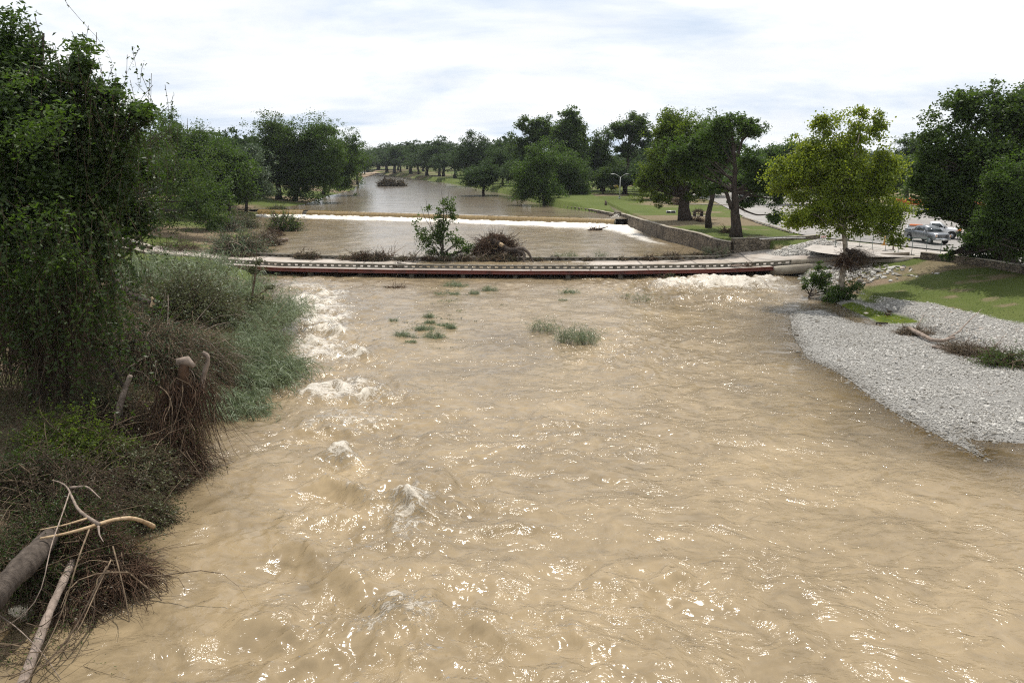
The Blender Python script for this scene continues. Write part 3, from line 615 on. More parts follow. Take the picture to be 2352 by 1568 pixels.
struct(sheet('side_spill_water', wside-[0, 0, ZU-.05], [(-1.2, ZU), (-.2, ZU-.04), (.3, ZU-.25), (.7, ZU-.6), (1.1, ZM+.1)], M['fall'], .7))
# boiling foam at the foot of the weir: lumpy sheet
P = np.asarray(wl3); T = np.array([1, 0]); R = np.random.default_rng(5)
d_ = np.arange(0, 1, 1/460.); xs = np.interp(d_, np.linspace(0, 1, len(P)), P[:, 0]); ys = np.interp(d_, np.linspace(0, 1, len(P)), P[:, 1])
off = np.linspace(.15, 3.2, 16)
Xf = np.repeat(xs, 16); Of = np.tile(off, 460); Yf = np.repeat(ys, 16)-Of
Zf = ZM+.02+.42*np.exp(-((Of-.9)/1.0)**2)*(.35+.95*fbm(Xf*1.1, Yf*1.1, 4, 51))-.14*Of/3.2+.1*(fbm(Xf*3, Yf*3, 3, 52)-.5)
i = np.arange(459)[:, None]*16; j = np.arange(15)[None]
M['foam'] = noisy('foam', (0.50, 0.44, 0.35), (0.84, 0.81, 0.76), 2.5, 0.6, 0.8, 9, detail=8)
boil = struct(mk('weir_foam', np.column_stack([Xf, Yf, Zf]), np.stack([i+j, i+j+1, i+16+j+1, i+16+j], -1).reshape(-1, 4), M['foam'], smooth=True)); 
# splash jet against the wall end
b = B(); e = g(1420, 508, ZM); R = np.random.default_rng(8)
P0 = np.tile(g(1412, 503, 1.6), (700, 1))+R.normal(0, .25, (700, 3)); D = R.normal(0, .5, (700, 3))+[.55, -.7, .35]
V, F, _ = curves(P0, D, R.uniform(.8, 2.0, 700), 1.0, .05, 4, 3, .2, 3); b.add(V, F)
tag(b.build('splash_jet', M['foam']), 'small white jet of water bursting over the right end of the weir by the wall', 'splash')

# ================================================================= CROSSING, WALLS, PAVING
near = resample([g(300,574,1.75), g(400,591,1.25), g(478,601,.95), g(650,611,.82), g(786,613.5,.8), g(900,615.5,.8), g(1176,618,.8), g(1400,618,.8), g(1647,614,.82), g(1721,611,.88), g(1789,607.5,1.0), g(1903,599.5,1.6), g(2088,589.5,2.5)], .4)
far_ = resample([g(205,547,1.95), g(330,568,1.5), g(420,580,1.15), g(500,585.5,.95), g(649,591,.82), g(786,595.5,.8), g(900,598,.8), g(1176,599.4,.8), g(1500,598,.8), g(1647,595,.83), g(1720,586.5,.95), g(1800,577.5,1.3), g(1885,572,1.6)], .4)
br = empty('low_water_bridge', (0, 88, 0), 'low concrete river crossing with a dark red steel side beam and slotted kerbs', 'bridge')
def loc(o, root):
    for v in o.data.vertices: v.co -= root.location
    return o
def shift(line, off):
    P = line.copy(); T = np.gradient(P[:, :2], axis=0); T /= np.linalg.norm(T, axis=1)[:, None]
    P[:, 0] += T[:, 1]*off; P[:, 1] -= T[:, 0]*off; return P
# deck between the kerbs
n_ = 260
def at_t(l, n): 
    d = np.r_[0, np.cumsum(np.linalg.norm(np.diff(l, axis=0), axis=1))]; t = np.linspace(0, d[-1], n); return np.stack([np.interp(t, d, l[:, k]) for k in range(3)], 1)
A = near; Bf = np.array([far_[np.argmin(np.hypot(*(far_[:, :2]-p[:2]).T))] if p[0] < far_[-1][0] else [p[0], p[1]+7.5, p[2]] for p in A])
Bf[:, 2] = A[:, 2]
top = np.concatenate([A, Bf]); n_ = len(A); low = top-[0, 0, .45]
F = []
i = np.arange(n_-1)
F = np.concatenate([np.stack([i, i+1, i+1+n_, i+n_], 1), np.stack([i, i+2*n_, i+2*n_+1, i+1], 1), np.stack([i+n_, i+n_+1, i+3*n_+1, i+3*n_], 1), np.stack([i+2*n_, i+3*n_, i+3*n_+1, i+2*n_+1], 1)])
m, nt = mat('deck'); O = nn(nt, 'ShaderNodeTexCoord').outputs['Object']
n = nn(nt, 'ShaderNodeTexNoise', i_Scale=.3, i_Detail=9.0, i_Roughness=.65); nt.links.new(O, n.inputs[0])
r = ramp(nt, [(0.33, (0.27, 0.22, 0.17)), (0.5, (0.37, 0.325, 0.28)), (0.66, (0.43, 0.39, 0.345))]); nt.links.new(n.outputs[0], r.inputs[0])
sx = nn(nt, 'ShaderNodeSeparateXYZ'); nt.links.new(O, sx.inputs[0])
jt = mathn(nt, 'ABSOLUTE', mathn(nt, 'SUBTRACT', mathn(nt, 'FRACT', mathn(nt, 'MULTIPLY', mathn(nt, 'ADD', sx.outputs[0], 300.), 1/6.1)), .5))
jr = ramp(nt, [(0.0, .45), (0.008, .45), (0.012, 1.0)], 'CONSTANT'); nt.links.new(jt, jr.inputs[0])
mu = nn(nt, 'ShaderNodeMixRGB'); mu.blend_type = 'MULTIPLY'; mu.inputs[0].default_value = 1; nt.links.new(r.outputs[0], mu.inputs[1]); nt.links.new(jr.outputs[0], mu.inputs[2])
finish(nt, pbsdf(nt, mu.outputs[0], .8, .25)); M['deck'] = m
loc(mk('deck', np.concatenate([top, low]), F, M['deck'], br), br)
# slotted kerbs: cap rail, sill, and piers between the slots
def kerb(line, name, x0, x1, hcap=.42, label=None):
    P = line[(line[:, 0] > x0) & (line[:, 0] < x1)]; b = B()
    ribbon(b, P, [(-.13, hcap-.17), (-.13, hcap), (.13, hcap), (.13, hcap-.17)]); ribbon(b, P, [(-.12, -.05), (-.12, .07), (.12, .07), (.12, -.05)])
    Q = at_t(P, int(np.linalg.norm(np.diff(P, axis=0), axis=1).sum()/.78)); T = np.gradient(Q[:, :2], axis=0)
    for q, t in zip(Q, T): b.box((q[0], q[1], q[2]+(hcap-.17)/2-.03), (.47, .22, hcap-.17+.05), math.atan2(t[1], t[0]), taper=.82)
    o = loc(b.build(name, M['conc_old'], br), br)
    if label: o['label'] = label
    return o
gxl = g(440, 590, 1.1)[0]; gxr = g(1800, 600, 1.1)[0]
kerb(near, 'kerb', gxl, gxr, label='near slotted concrete kerb in full sun'); kerb(far_, 'kerb', g(470,588,1)[0], g(1735,585,1)[0], label='far slotted kerb half buried under flood debris')
b = B(); P = near[near[:, 0] <= gxl+.1]; ribbon(b, P, [(-.16, -.1), (-.16, .40), (.16, .40), (.16, -.1)]); loc(b.build('kerb', M['conc_cap'], br), br)['label'] = 'solid near kerb at the left end'; b = B(); P = near[near[:, 0] >= gxr-.1]; ribbon(b, P[:int(len(P)*.55)], [(-.2, -.1), (-.2, .42), (.2, .42), (.2, -.1)]); loc(b.build('kerb', M['conc_cap'], br), br)['label'] = 'solid near kerb right of the slots'; b = B(); ribbon(b, P[int(len(P)*.55)-1:], [(-.25, -.3), (-.25, .44), (.25, .44), (.25, -.3)]); loc(b.build('kerb', M['stone'], br), br)['label'] = 'stone kerb running to the lawn wall'
b = B(); P = far_[far_[:, 0] <= g(470,588,1)[0]+.1]; ribbon(b, P, [(-.16, -.2), (-.16, .38), (.16, .38), (.16, -.2)]); loc(b.build('kerb', M['conc_cap'], br), br)['label'] = 'solid far kerb at the left end'; b = B(); P = far_[far_[:, 0] >= g(1735,585,1)[0]-.1]; ribbon(b, P, [(-.18, -.2), (-.18, .42), (.18, .42), (.18, -.2)]); loc(b.build('kerb', M['conc_cap'], br), br)
# outer walkway and red beam
wk = near[(near[:, 0] > g(430,592,1)[0]) & (near[:, 0] < g(1768,609,.95)[0])]
b = B(); ribbon(b, shift(wk, .14), [(0, -.2), (0, .0), (1.14, .0), (1.14, -.2)]); loc(b.build('walkway_slab', M['deck'], br), br)
b = B(); ribbon(b, shift(wk, 1.26), [(.03, -.38), (.03, -.0), (.14, -.0), (.14, -.05), (.08, -.05), (.08, -.32), (.16, -.32), (.16, -.38)]); loc(b.build('side_beam', M['redsteel'], br), br)
b = B(); Q = at_t(wk, 34); T = np.gradient(Q[:, :2], axis=0); S = at_t(shift(wk, 1.30), 34)
for q, t in zip(S, T): b.box((q[0], q[1], q[2]-.13), (.34, .03, .035), math.atan2(t[1], t[0]))
loc(b.build('beam_bracket', M['metal'], br), br)['kind'] = 'stuff'
S = at_t(shift(wk, .85), 13)
for q in S:
    b = B(); b.box((q[0], q[1]+.75, -.45), (.45, 1.6, 1.6)); loc(b.build('pier', M['conc_old'], br), br)
# muddy film running over the sunk middle of the deck
c0, c1 = g(930, 603, .82)[0], g(1365, 603, .82)[0]
sel = (A[:, 0] > c0) & (A[:, 0] < c1); An, Bn = A[sel]+[0, .12, .035], Bf[sel]-[0, .12, -.035]; kk = 14
V = np.concatenate([An+(Bn-An)*t for t in np.linspace(0, 1, kk)]); V[:, 2] += (fbm(V[:, 0]*1.2, V[:, 1]*1.2, 3, 6)-.5)*.05
e_ = sstep(0, 5, V[:, 0]-c0)*sstep(0, 7, c1-V[:, 0]); V[:, 2] -= (1-e_)*.04; n_ = sel.sum(); i = np.arange(kk-1)[:, None]*n_; j = np.arange(n_-1)[None]
film = struct(mk('overflow_film', V, np.stack([i+j, i+j+1, i+n_+j+1, i+n_+j], -1).reshape(-1, 4), M['w_low'], smooth=True, attrs={'foam': ('POINT', .55*gauss(V[:, 0], V[:, 1], g(1230, 603, .8), 1.6, 2.5)), 'chop': ('POINT', np.full(len(V), .8)), 'depth': ('POINT', np.full(len(V), 1.2))}))
# ramp slab on the right, and its dark underside
b = B(); rp = resample([g(1770,615,.75), g(1830,610,1.05), g(1900,604,1.5), g(1975,598,2.0), g(2075,593.5,2.5), g(2110,589,2.6)], .5)
ribbon(b, rp, [(-1.0, -.8), (-1.0, .06), (.35, .06), (.35, -.8)]); struct(b.build('ramp_path', M['conc_cap']))

def uvwall(name, line, hts, thick, label, material, cap=None, parent=None, batter=0.12):
    """stone wall along a line of ground points; hts = height of the top above datum at each point"""
    P = np.asarray(line, float); hb = P[:, 2]-.6; n = len(P)
    T = np.gradient(P[:, :2], axis=0); T /= np.linalg.norm(T, axis=1)[:, None]; N = np.stack([T[:, 1], -T[:, 0]], 1)
    d = np.r_[0, np.cumsum(np.linalg.norm(np.diff(P[:, :2], axis=0), axis=1))]
    hts = np.asarray(hts, float)
    wob = (fbm(d*.5, d*0, 3, 7)-.5)*.08
    rows = 7; V = []; UV = []
    for r_ in range(rows):
        t = r_/(rows-1); z = hb+(hts+wob-hb)*t; off = batter*(1-t)+(vnoise(d*1.5, d*0+r_*1.7, 3)-.5)*.06
        V.append(np.column_stack([P[:, :2]+N*(thick/2+off)[:, None], z])); UV.append(np.stack([d, z], 1))
    zt = hts+wob
    V.append(np.column_stack([P[:, :2]-N*(thick/2), zt])); UV.append(np.stack([d, zt+thick], 1))
    V.append(np.column_stack([P[:, :2]-N*(thick/2), hb])); UV.append(np.stack([d, zt+thick+2], 1))
    k = len(V); V = np.concatenate(V); UV = np.concatenate(UV)
    i = np.arange(k-1)[:, None]*n; j = np.arange(n-1)[None]
    F = np.stack([i+j, i+j+1, i+n+j+1, i+n+j], -1).reshape(-1, 4)
    ends = [np.array([[r_*n for r_ in range(k)][::-1]]), np.array([[r_*n+n-1 for r_ in range(k)]])]
    root = empty(name, tuple(P[n//2]), label, 'wall')
    o = mk('masonry', V, [F]+ends, material, root)
    uv = o.data.uv_layers.new(name='UVMap'); li = np.empty(len(o.data.loops), np.int32); o.data.loops.foreach_get('vertex_index', li)
    uv.data.foreach_set('uv', UV[li].astype(np.float32).ravel()); loc(o, root)
    if cap:
        b = B(); L_ = np.column_stack([P[:, :2], zt]); 
        ribbon(b, L_, [(-thick/2-.02, -.01), (-thick/2-.02, cap), (thick/2+.05, cap), (thick/2+.05, -.01)]); loc(b.build('coping', M['conc_cap'], root), root)
    return root
wallA = resample([g(1672,586,.9), g(1648,586,ZM), g(1589,568,ZM), g(1530,553,ZM), g(1472,532,ZM), g(1431,513,ZM), g(1413,507,ZM)], .5)[::-1]
wallA = wallA-[0, 0, 0]
wallA[:, 0] += .35
hA = np.interp(np.linspace(0, 1, len(wallA)), [0, .18, .5, .85, 1], [2.25, 2.45, 2.65, 2.72, 2.45])
uvwall('retaining_wall', wallA, hA, .5, 'long brown stone retaining wall beside the middle pool, running from the weir to the crossing', M['stone_dark'], .09)
wc = resample([g(1683,588,.85), g(1740,583,.98), g(1820,573.5,1.35), g(1862,565,1.75), g(1889,556,2.3)], .5)
wc[:, 1] += .5
uvwall('corner_wall', wc, np.interp(np.linspace(0, 1, len(wc)), [0, .5, .85, 1], [2.85, 2.83, 2.9, 3.1]), .6, 'pale coursed stone wall behind the gravel heap, ending by the striped barricade', M['stone'], .07)
up3 = np.column_stack([up_right, np.full(len(up_right), ZU)]); up3 = resample(up3, 1.2); up3[:, 0] += .3; 
uvwall('river_edge_wall', up3[::-1], np.interp(np.linspace(0, 1, len(up3)), [0, 1], [2.15, 2.35]), .45, 'low stone edging wall curving along the park bank above the weir', M['stone_dark'], .08)
# low walls on the right
lw = resample([g(1862,568,1.9), g(1900,562,2.2), g(1948,556,2.5)], .5); uvwall('low_path_wall', lw, lw[:, 2]+.45, .4, 'low stone kerb wall climbing from the gravel heap to the sycamore', M['stone'], .05)
lw = resample([g(2116,594,2.5), g(2180,601,2.5), g(2250,610,2.5), g(2352,628,2.5), g(2600,668,2.5)], .5); uvwall('lawn_wall', lw, lw[:, 2]+.62, .45, 'low dark stone wall between the shaded lawn and the road', M['stone_dark'], .07)
# left abutment walls
lw = resample([g(150,536,2.1), g(250,553,1.9), g(300,564,1.7), g(345,578,1.5)], .5); uvwall('abutment_wall', lw+[0, 0, -.1], np.interp(np.linspace(0, 1, len(lw)), [0, .45, 1], [2.75, 2.7, 2.1]), .7, 'stone abutment wall at the left end of the crossing', M['stone'], .08)
lw = resample([g(150,560,1.9), g(230,568,1.75), g(305,578,1.6), g(345,588,1.45)], .5); uvwall('approach_wall', lw+[0, 0, -.15], lw[:, 2]+.35, .45, 'lower stone wall beside the path on the left approach', M['stone_dark'], .06)
pa = [g(40,580,1.55), g(230,590,1.5), g(330,596,1.35), g(405,594,1.2)]; 
def flat(name, pts, z, material, thick=None):
    V = np.array([[p[0], p[1], z if z is not None else p[2]] for p in pts]); 
    bm = bmesh.new(); vs = [bm.verts.new(v) for v in V]; f = bm.faces.new(vs); bmesh.ops.triangulate(bm, faces=[f])
    me = bpy.data.meshes.new(name); bm.normal_update(); 
    if sum(f.normal.z for f in bm.faces) < 0: bmesh.ops.reverse_faces(bm, faces=bm.faces)
    bm.to_mesh(me); bm.free(); me.materials.append(material); o = bpy.data.objects.new(name, me); COL.objects.link(o); return struct(o)
ZR = 2.62
flat('parking_lot', [g(x, y, ZR) for x, y in [(1560,444),(1640,462),(1690,488),(1735,510),(1800,530),(1880,546),(1925,549),(2060,563),(2200,578),(2352,596),(2700,640),(4200,700),(4200,560),(2700,530),(2352,500),(2240,488),(2110,478),(1980,466),(1860,455),(1700,440)]], ZR, M['asphalt'])
flat('apron', [g(x, y, ZR+.004) for x, y in [(1845,572),(1880,556),(1925,552),(2060,566),(2200,581),(2352,598),(2700,648),(4200,712),(4200,735),(2700,668),(2352,626),(2230,604),(2130,592),(2085,590),(1960,590),(1880,580)]], ZR+.004, M['concrete'])
b = B()
for pts in ([(2104,578),(2160,581),(2240,592),(2185,590)], [(2200,574),(2330,590),(2352,600),(2240,590)]):
    V = np.array([g(x, y, ZR+.01) for x, y in pts]); b.add(V, np.array([(0, 1, 2, 3)]))
struct(b.build('crosswalk_paint', M['line_paint']))
# deck continuation: sloping road from the crossing up to the apron
ra = at_t(np.array(near[near[:, 0] > g(1640,606,.8)[0]]), 60); 
rb = at_t(resample([g(1640,592,.82), g(1700,588,.95), g(1760,582,1.15), g(1830,574,1.6), g(1872,566,2.2), g(1925,556,2.64)], .4), 60)
kk = 20; V = np.concatenate([ra+(rb-ra)*t+[0, 0, .012] for t in np.linspace(0.02, .97, kk)]); n_ = 60; i = np.arange(kk-1)[:, None]*n_; j = np.arange(n_-1)[None]
struct(mk('approach_road', V, np.stack([i+j, i+j+1, i+n_+j+1, i+n_+j], -1).reshape(-1, 4), M['concrete'], smooth=True))
# parking stripes and wheel stops
s0, s1 = g(1700, 499, ZR), g(1812, 534.5, ZR); dirw = (s1-s0)/np.linalg.norm(s1-s0); side = np.array([dirw[1], -dirw[0], 0]); side = side if side[0] > 0 else -side
side = side*.8+np.array([1, -.1, 0])*.6; side /= np.linalg.norm(side)
Ltot = np.linalg.norm(s1-s0); b = B(); b2 = B(); nst = 13
for k in range(nst+1):
    p = s0+dirw*(Ltot*k/nst); q = p+side*11; w = dirw*.07
    (b if k % 3 else b2).add(np.array([p-w, q-w, q+w, p+w])+[0, 0, .006], np.array([(0, 1, 2, 3)]))
    p = s0+dirw*(Ltot*k/nst)+side*17; q = p+side*9
    (b2 if k % 3 else b).add(np.array([p-w, q-w, q+w, p+w])+[0, 0, .006], np.array([(0, 1, 2, 3)]))
struct(b.build('parking_stripes', M['line_paint'])); struct(b2.build('faded_stripes', M['line_red']))
for k in range(nst):
    p = s0+dirw*(Ltot*(k+.5)/nst)+side*.3; b = B(); a = math.atan2(dirw[1], dirw[0])
    b.box((0, 0, .08), (1.9, .22, .15), a, taper=.93); b.box((0, 0, .16), (1.75, .12, .012), a)
    o = b.build('wheel_stop', M['conc_cap']); o.location = (p[0], p[1], ZR)
    tag(o, 'concrete wheel stop in the row along the grass edge of the car park', 'wheel stop', 'wheel stops along the car park edge')
# pale kerb line and stony patches in the park
b = B(); ribbon(b, [g(1515,467.5,2.6), g(1600,469,2.6), g(1690,472,2.6)], [(-.5, -.1), (-.5, .12), (.5, .12), (.5, -.1)]); struct(b.build('park_path', M['conc_cap']))
b = B(); ribbon(b, [g(812,407,2.1), g(850,398,2.3), g(905,393.5,2.4)], [(-6, -.1), (-6, .12), (6, .12), (6, -.1)]); struct(b.build('dirt_track', noisy('dirt_track', (0.25, 0.18, 0.12), (0.40, 0.31, 0.22), .2)))
# ================================================================= TREES
def leafmesh(P, size, material, parent, name='crown', seed=0, **kw):
    V, F = leaves(P, size, seed, **kw); R = np.random.default_rng(seed+1)
    return mk(name, V-np.array(parent.location) if parent is not None and parent.type == 'EMPTY' else V, F, material, parent, attrs={'rnd': ('FACE', R.random(len(F)))})
def lobes_of(ells, nl, R):
    """ells: (center3, rx, ry(depth), rz); returns lobe centres and radii"""
    w = np.array([e[1]*e[3] for e in ells]); w = w/w.sum(); out = []
    for e, k in zip(ells, np.maximum(4, (w*nl).astype(int))):
        c, rx, ry, rz = e
        d = R.normal(0, 1, (k, 3)); d /= np.linalg.norm(d, axis=1)[:, None]; d *= (R.random(k)**.45)[:, None]*.78
        r = R.uniform(.26, .50, k)*min(rx, rz)
        out.append(np.column_stack([c+d*[rx, ry, rz], r]))
    return np.concatenate(out)
def tufted(lob, n, R, squash=.8, tuft=.20, nt_=(16, 34)):
    tuft = tuft*1.35
    """leaf positions gathered in tufts over lobe shells"""
    w = lob[:, 3]**2; w = w/w.sum(); P = []
    for L_, k in zip(lob, (w*n).astype(int)):
        if k < 3: continue
        q = R.integers(*nt_); d = R.normal(0, 1, (q, 3)); d[:, 2] = d[:, 2]*.9+.12; d /= np.linalg.norm(d, axis=1)[:, None]
        c = L_[:3]+d*L_[3]*(R.uniform(.25, 1.05, q)[:, None])*[1, 1, squash]
        i = R.integers(0, q, k); P.append(c[i]+R.normal(0, 1, (k, 3))*(L_[3]*tuft*R.uniform(.6, 1.3, q)[i])[:, None]*[1, 1, .75])
    return np.concatenate(P)
def filled(E, n, R):
    """small leaf tufts through the whole crown volume, densest toward an uneven outer skin"""
    w = np.array([e[1]*e[3] for e in E]); w = w/w.sum(); out = []
    for (c, rx, ry, rz), k in zip(E, (w*n).astype(int)):
        q = max(12, int(k/26)); d = R.normal(0, 1, (q, 3)); d /= np.linalg.norm(d, axis=1)[:, None]
        bump_ = .50+.90*vnoise(d[:, 0]*2.3+c[0]+9, d[:, 2]*2.3+d[:, 1]*1.7+c[2], 3)
        pc = c+d*(R.random(q)**.42*bump_)[:, None]*[rx, ry, rz]
        fq = 1/(.30*min(rx, rz)+.25); hole = vnoise(pc[:, 0]*fq+pc[:, 1]*fq*.35, pc[:, 2]*fq*1.15-pc[:, 1]*fq*.3, 7)+.25*vnoise(pc[:, 0]*fq*2.3, pc[:, 2]*fq*2.3, 8)
        pc = pc[hole > .46]; q = len(pc)
        if q < 3: continue
        i = R.integers(0, q, k); out.append(pc[i]+R.normal(0, 1, (k, 3))*(.085*min(rx, rz)+.12)*R.uniform(.6, 1.4, q)[i][:, None]*[1.15, 1.15, .8])
    return np.concatenate(out)
def limbs(base, top, lob, r0, R, b, frac=(.25, .85), maxn=26, k=7, lean=None):
    path = [base]; n = 7; base = np.array(base, float); top = np.array(top, float)
    for i in range(1, n+1):
        t = i/n; p = base+(top-base)*t; p[:2] += R.normal(0, .035*np.linalg.norm(top-base)*(t*(1-t)+.08), 2); path.append(p)
    path = np.array(path); rr = r0*np.interp(np.linspace(0, 1, n+1), [0, .08, .45, .75, 1], [1.3, .95, .6, .28, .06])
    b.tube(path, rr, 10)
    idx = R.permutation(len(lob))[:maxn]
    for i in idx:
        c = lob[i, :3]; H_ = top[2]-base[2]
        t = np.clip((c[2]-base[2])/H_-R.uniform(.15, .4), *frac)
        s = np.array([np.interp(t*n, np.arange(n+1), path[:, j]) for j in range(3)]); r1 = np.interp(t*n, np.arange(n+1), rr)*R.uniform(.3, .5)
        mid_ = (s+c)/2+R.normal(0, .08, 3)*np.linalg.norm(c-s)+[0, 0, .06*np.linalg.norm(c-s)]
        q = np.linspace(0, 1, 6)[:, None]; pp = (1-q)**2*s+2*q*(1-q)*mid_+q*q*c
        b.tube(pp, np.linspace(r1, r1*.2, 6), 5, False)
        for _ in range(2):
            e = c+R.normal(0, .6, 3)*lob[i, 3]; m_ = pp[3]; b.tube(np.array([m_, (m_+e)/2+R.normal(0, .1, 3)*lob[i, 3], e]), [r1*.4, r1*.25, r1*.08], 4, False)
def tree(name, label, base, ells, n, size, leaf='leaf', bark='bark', r0=.35, nl=26, seed=0, group=None, top=None, squash=.8, tuft=.2, hang=0., cat='tree', asp=.55, extra=None, depthf=.85, maxn=26, fill=.5, zb=None, dY=0., frac=(.25, .85), crown_label=None, flat=.45):
    """base: photo position of the trunk foot (or world xyz); ells: crown ellipses in photo px (cx,cy,rx,ry[,depth offset m])"""
    R = np.random.default_rng(seed)
    Bp = gt(*base) if len(base) == 2 else np.array(base, float)
    Bp[2] = hgt(Bp[0], Bp[1])-.05 if zb is None else zb
    E = []
    for e in ells:
        Y = Bp[1]+(e[4] if len(e) > 4 else 0); c = pt(e[0], e[1], Y); s = np.linalg.norm(c-[0, 0, CAMH])/math.hypot(FP, math.hypot(e[0]-CX, e[1]-CY))
        c = c-[0, 0, .06*e[3]*s]; E.append((c, 1.06*e[2]*s, e[2]*s*depthf, 1.10*e[3]*s))
    lob = lobes_of(E, nl, R)
    root = empty(name, tuple(Bp), label, cat, group); n = int(n*1.35)
    if top is None:
        a = np.average([e[0] for e in E], axis=0, weights=[e[1] for e in E]); zt = max(e[0][2]+e[3]*.6 for e in E); top = np.array([a[0], a[1], zt])
    b = B(); limbs(Bp-[0, 0, .3], top, lob, r0, R, b, maxn=maxn, frac=frac)
    if extra: extra(b, Bp, E, R)
    loc(b.build('trunk', M[bark], root, True), root)
    P = np.concatenate([tufted(lob, int(n*.62), R, squash, tuft), filled(E, int(n*fill), R)])
    leafmesh(P, size, M[leaf], root, seed=seed, asp=asp, hang=hang, flat=flat)
    return root, lob, E
def vines(root, starts, n, ln, leaf, name, seed, spread=.5, size=.1, ls=14):
    """hanging leafy streamers"""
    R = np.random.default_rng(seed); i = R.integers(0, len(starts), n); P0 = starts[i, :3]+R.normal(0, 1, (n, 3))*spread
    D = R.normal(0, .35, (n, 3))+[0, 0, -1]; L_ = R.uniform(*ln, n)
    V, F, path = curves(P0, D, L_, .2, .012, 5, 3, .08, seed)
    q = R.random((n, ls)); k = np.clip((q*5).astype(int), 0, 4); fr = (q*5-k)[..., None]; ii = np.arange(n)[:, None]
    LP = (path[ii, k]*(1-fr)+path[ii, k+1]*fr).reshape(-1, 3)+R.normal(0, .05, (n*ls, 3))
    mk('stem', V-np.array(root.location), F, M['twig_dark'], root)
    return leafmesh(LP, size, M[leaf], root, name, seed, hang=.4)

# --- great vine-hung tree on the left bank
rootL, lobL, EL = tree('vine_hung_tree', 'huge dark tree at the left edge, hung with vines and broken boughs', (112, 905), [(20, 150, 85, 120), (60, 260, 150, 120), (170, 250, 85, 90), (185, 150, 28, 45, -1), (250, 320, 60, 80), (30, 420, 130, 120), (170, 430, 110, 110), (80, 560, 140, 110), (215, 560, 60, 90), (262, 205, 16, 18), (325, 262, 26, 30), (75, 680, 120, 80), (300, 395, 60, 44, 3), (290, 500, 66, 46, 3), (235, 225, 34, 40)], 112000, .24, 'leaf_gloss', 'bark_dark', .75, 60, 3, tuft=.22, hang=.25, maxn=44, asp=.45, frac=(.15, .9))
vines(rootL, lobL[lobL[:, 2] < 16], 480, (1.0, 4.0), 'leaf_gloss', 'vine_foliage', 4, .9, .16)
R = np.random.default_rng(61); Y0 = rootL.location[1]; st_ = []
for _ in range(420):
    px = R.uniform(-40, 235); st_.append(pt(px, R.uniform(480, 690)+.25*max(0, px-120), Y0-R.uniform(-3, 5)))
cv = vines(rootL, np.array(st_), 900, (1.2, 4.2), 'leaf_gloss', 'hanging_curtain', 62, .6, .20, 22)
st_ = np.array([pt(R.uniform(0, 190), R.uniform(640, 800), Y0-R.uniform(0, 3)) for _ in range(650)])
V, F, _ = curves(st_, R.normal(0, .35, (650, 3))+[0, 0, -1], R.uniform(1.5, 4.5, 650), .1, .022, 7, 3, .22, 63); mk('hanging_roots', V-np.array(rootL.location), F, M['twig_dark'], rootL)
# bright new shoots at branch tips of the same tree
R = np.random.default_rng(44); Y0 = rootL.location[1]; P = []
for (px, py, r, k) in [(90, 295, 44, 300), (60, 320, 56, 240), (140, 260, 36, 160), (190, 105, 20, 260), (335, 250, 20, 200), (100, 505, 60, 240), (125, 600, 50, 200), (270, 210, 12, 90), (40, 180, 30, 120), (60, 640, 40, 300)]:
    c = pt(px, py, Y0-4.5); s = mpp(Y0); P.append(c+R.normal(0, 1, (k, 3))*[r*s*.55, .4, r*s*.35])
leafmesh(np.concatenate(P), .22, M['leaf'], rootL, 'new_shoots', 45, hang=.2, asp=.35)
# bare arching twigs above it
b = B(); Y1 = Y0+2
def pline(pts, Y, r0_, r1_=None, b_=None, k=6):
    L_ = np.array([pt(x, y, Y+(q[0] if q else 0)) for x, y, *q in pts]); r1_ = r0_*.3 if r1_ is None else r1_
    L2 = resample(L_, max(.05, np.linalg.norm(np.diff(L_, axis=0), axis=1).sum()/18)); L2[0] = L_[0]; L2[-1] = L_[-1]
    (b_ or b).tube(L2, np.linspace(r0_, r1_, len(L2)), k); return L2
pline([(120, 180), (117, 140), (108, 115), (85, 60), (80, 35)], Y1, .05, .012); pline([(116, 130), (100, 112), (80, 118)], Y1, .03, .01)
loc(b.build('bare_twig', M['twig'], rootL), rootL)

tree('pecan_tree', 'dark leafy tree behind the vine-hung giant, its boughs drooping over the left lawn', (268, 520), [(330, 330, 95, 75), (400, 300, 38, 38, -6), (240, 330, 90, 90), (430, 400, 70, 90, -8), (300, 440, 110, 80), (455, 470, 52, 60, -12), (380, 490, 70, 40, -6), (488, 505, 34, 40, -14), (180, 420, 120, 120, 3)], 80000, .28, 'leaf_dark', 'bark_dark', .8, 56, 5, hang=.15, maxn=34)
tree('broken_bough_tree', 'tree with bare arching broken twigs against the sky, left of the tall dark pair', (420, 500), [(445, 330, 55, 50), (380, 290, 42, 30), (500, 350, 50, 60), (420, 420, 60, 60)], 20000, .34, 'leaf', 'bark_dark', .4, 26, 6,
     extra=lambda b, Bp, E, R: (pline([(300, 300), (360, 325), (420, 345), (470, 348), (500, 335), (510, 310)], Bp[1]-5, .10, .015, b), pline([(330, 290), (380, 320), (430, 318), (470, 298), (485, 282)], Bp[1]-5, .09, .015, b), pline([(440, 318), (400, 280), (418, 262)], Bp[1]-5, .04, .01, b)))
tree('feathery_tree', 'small grey-green feathery tree on the left bank below the tall trees', (565, 487), [(585, 385, 38, 45), (550, 420, 42, 40), (600, 430, 30, 30), (575, 350, 30, 22)], 13000, .34, 'leaf_grey', 'bark_dark', .3, 22, 7)
tree('riverbank_shrub', 'round yellow-green bush on the dim bank left of the weir', (625, 478), [(620, 450, 26, 30), (600, 462, 20, 18)], 3500, .26, 'leaf_warm', 'bark', .12, 10, 8, cat='shrub')
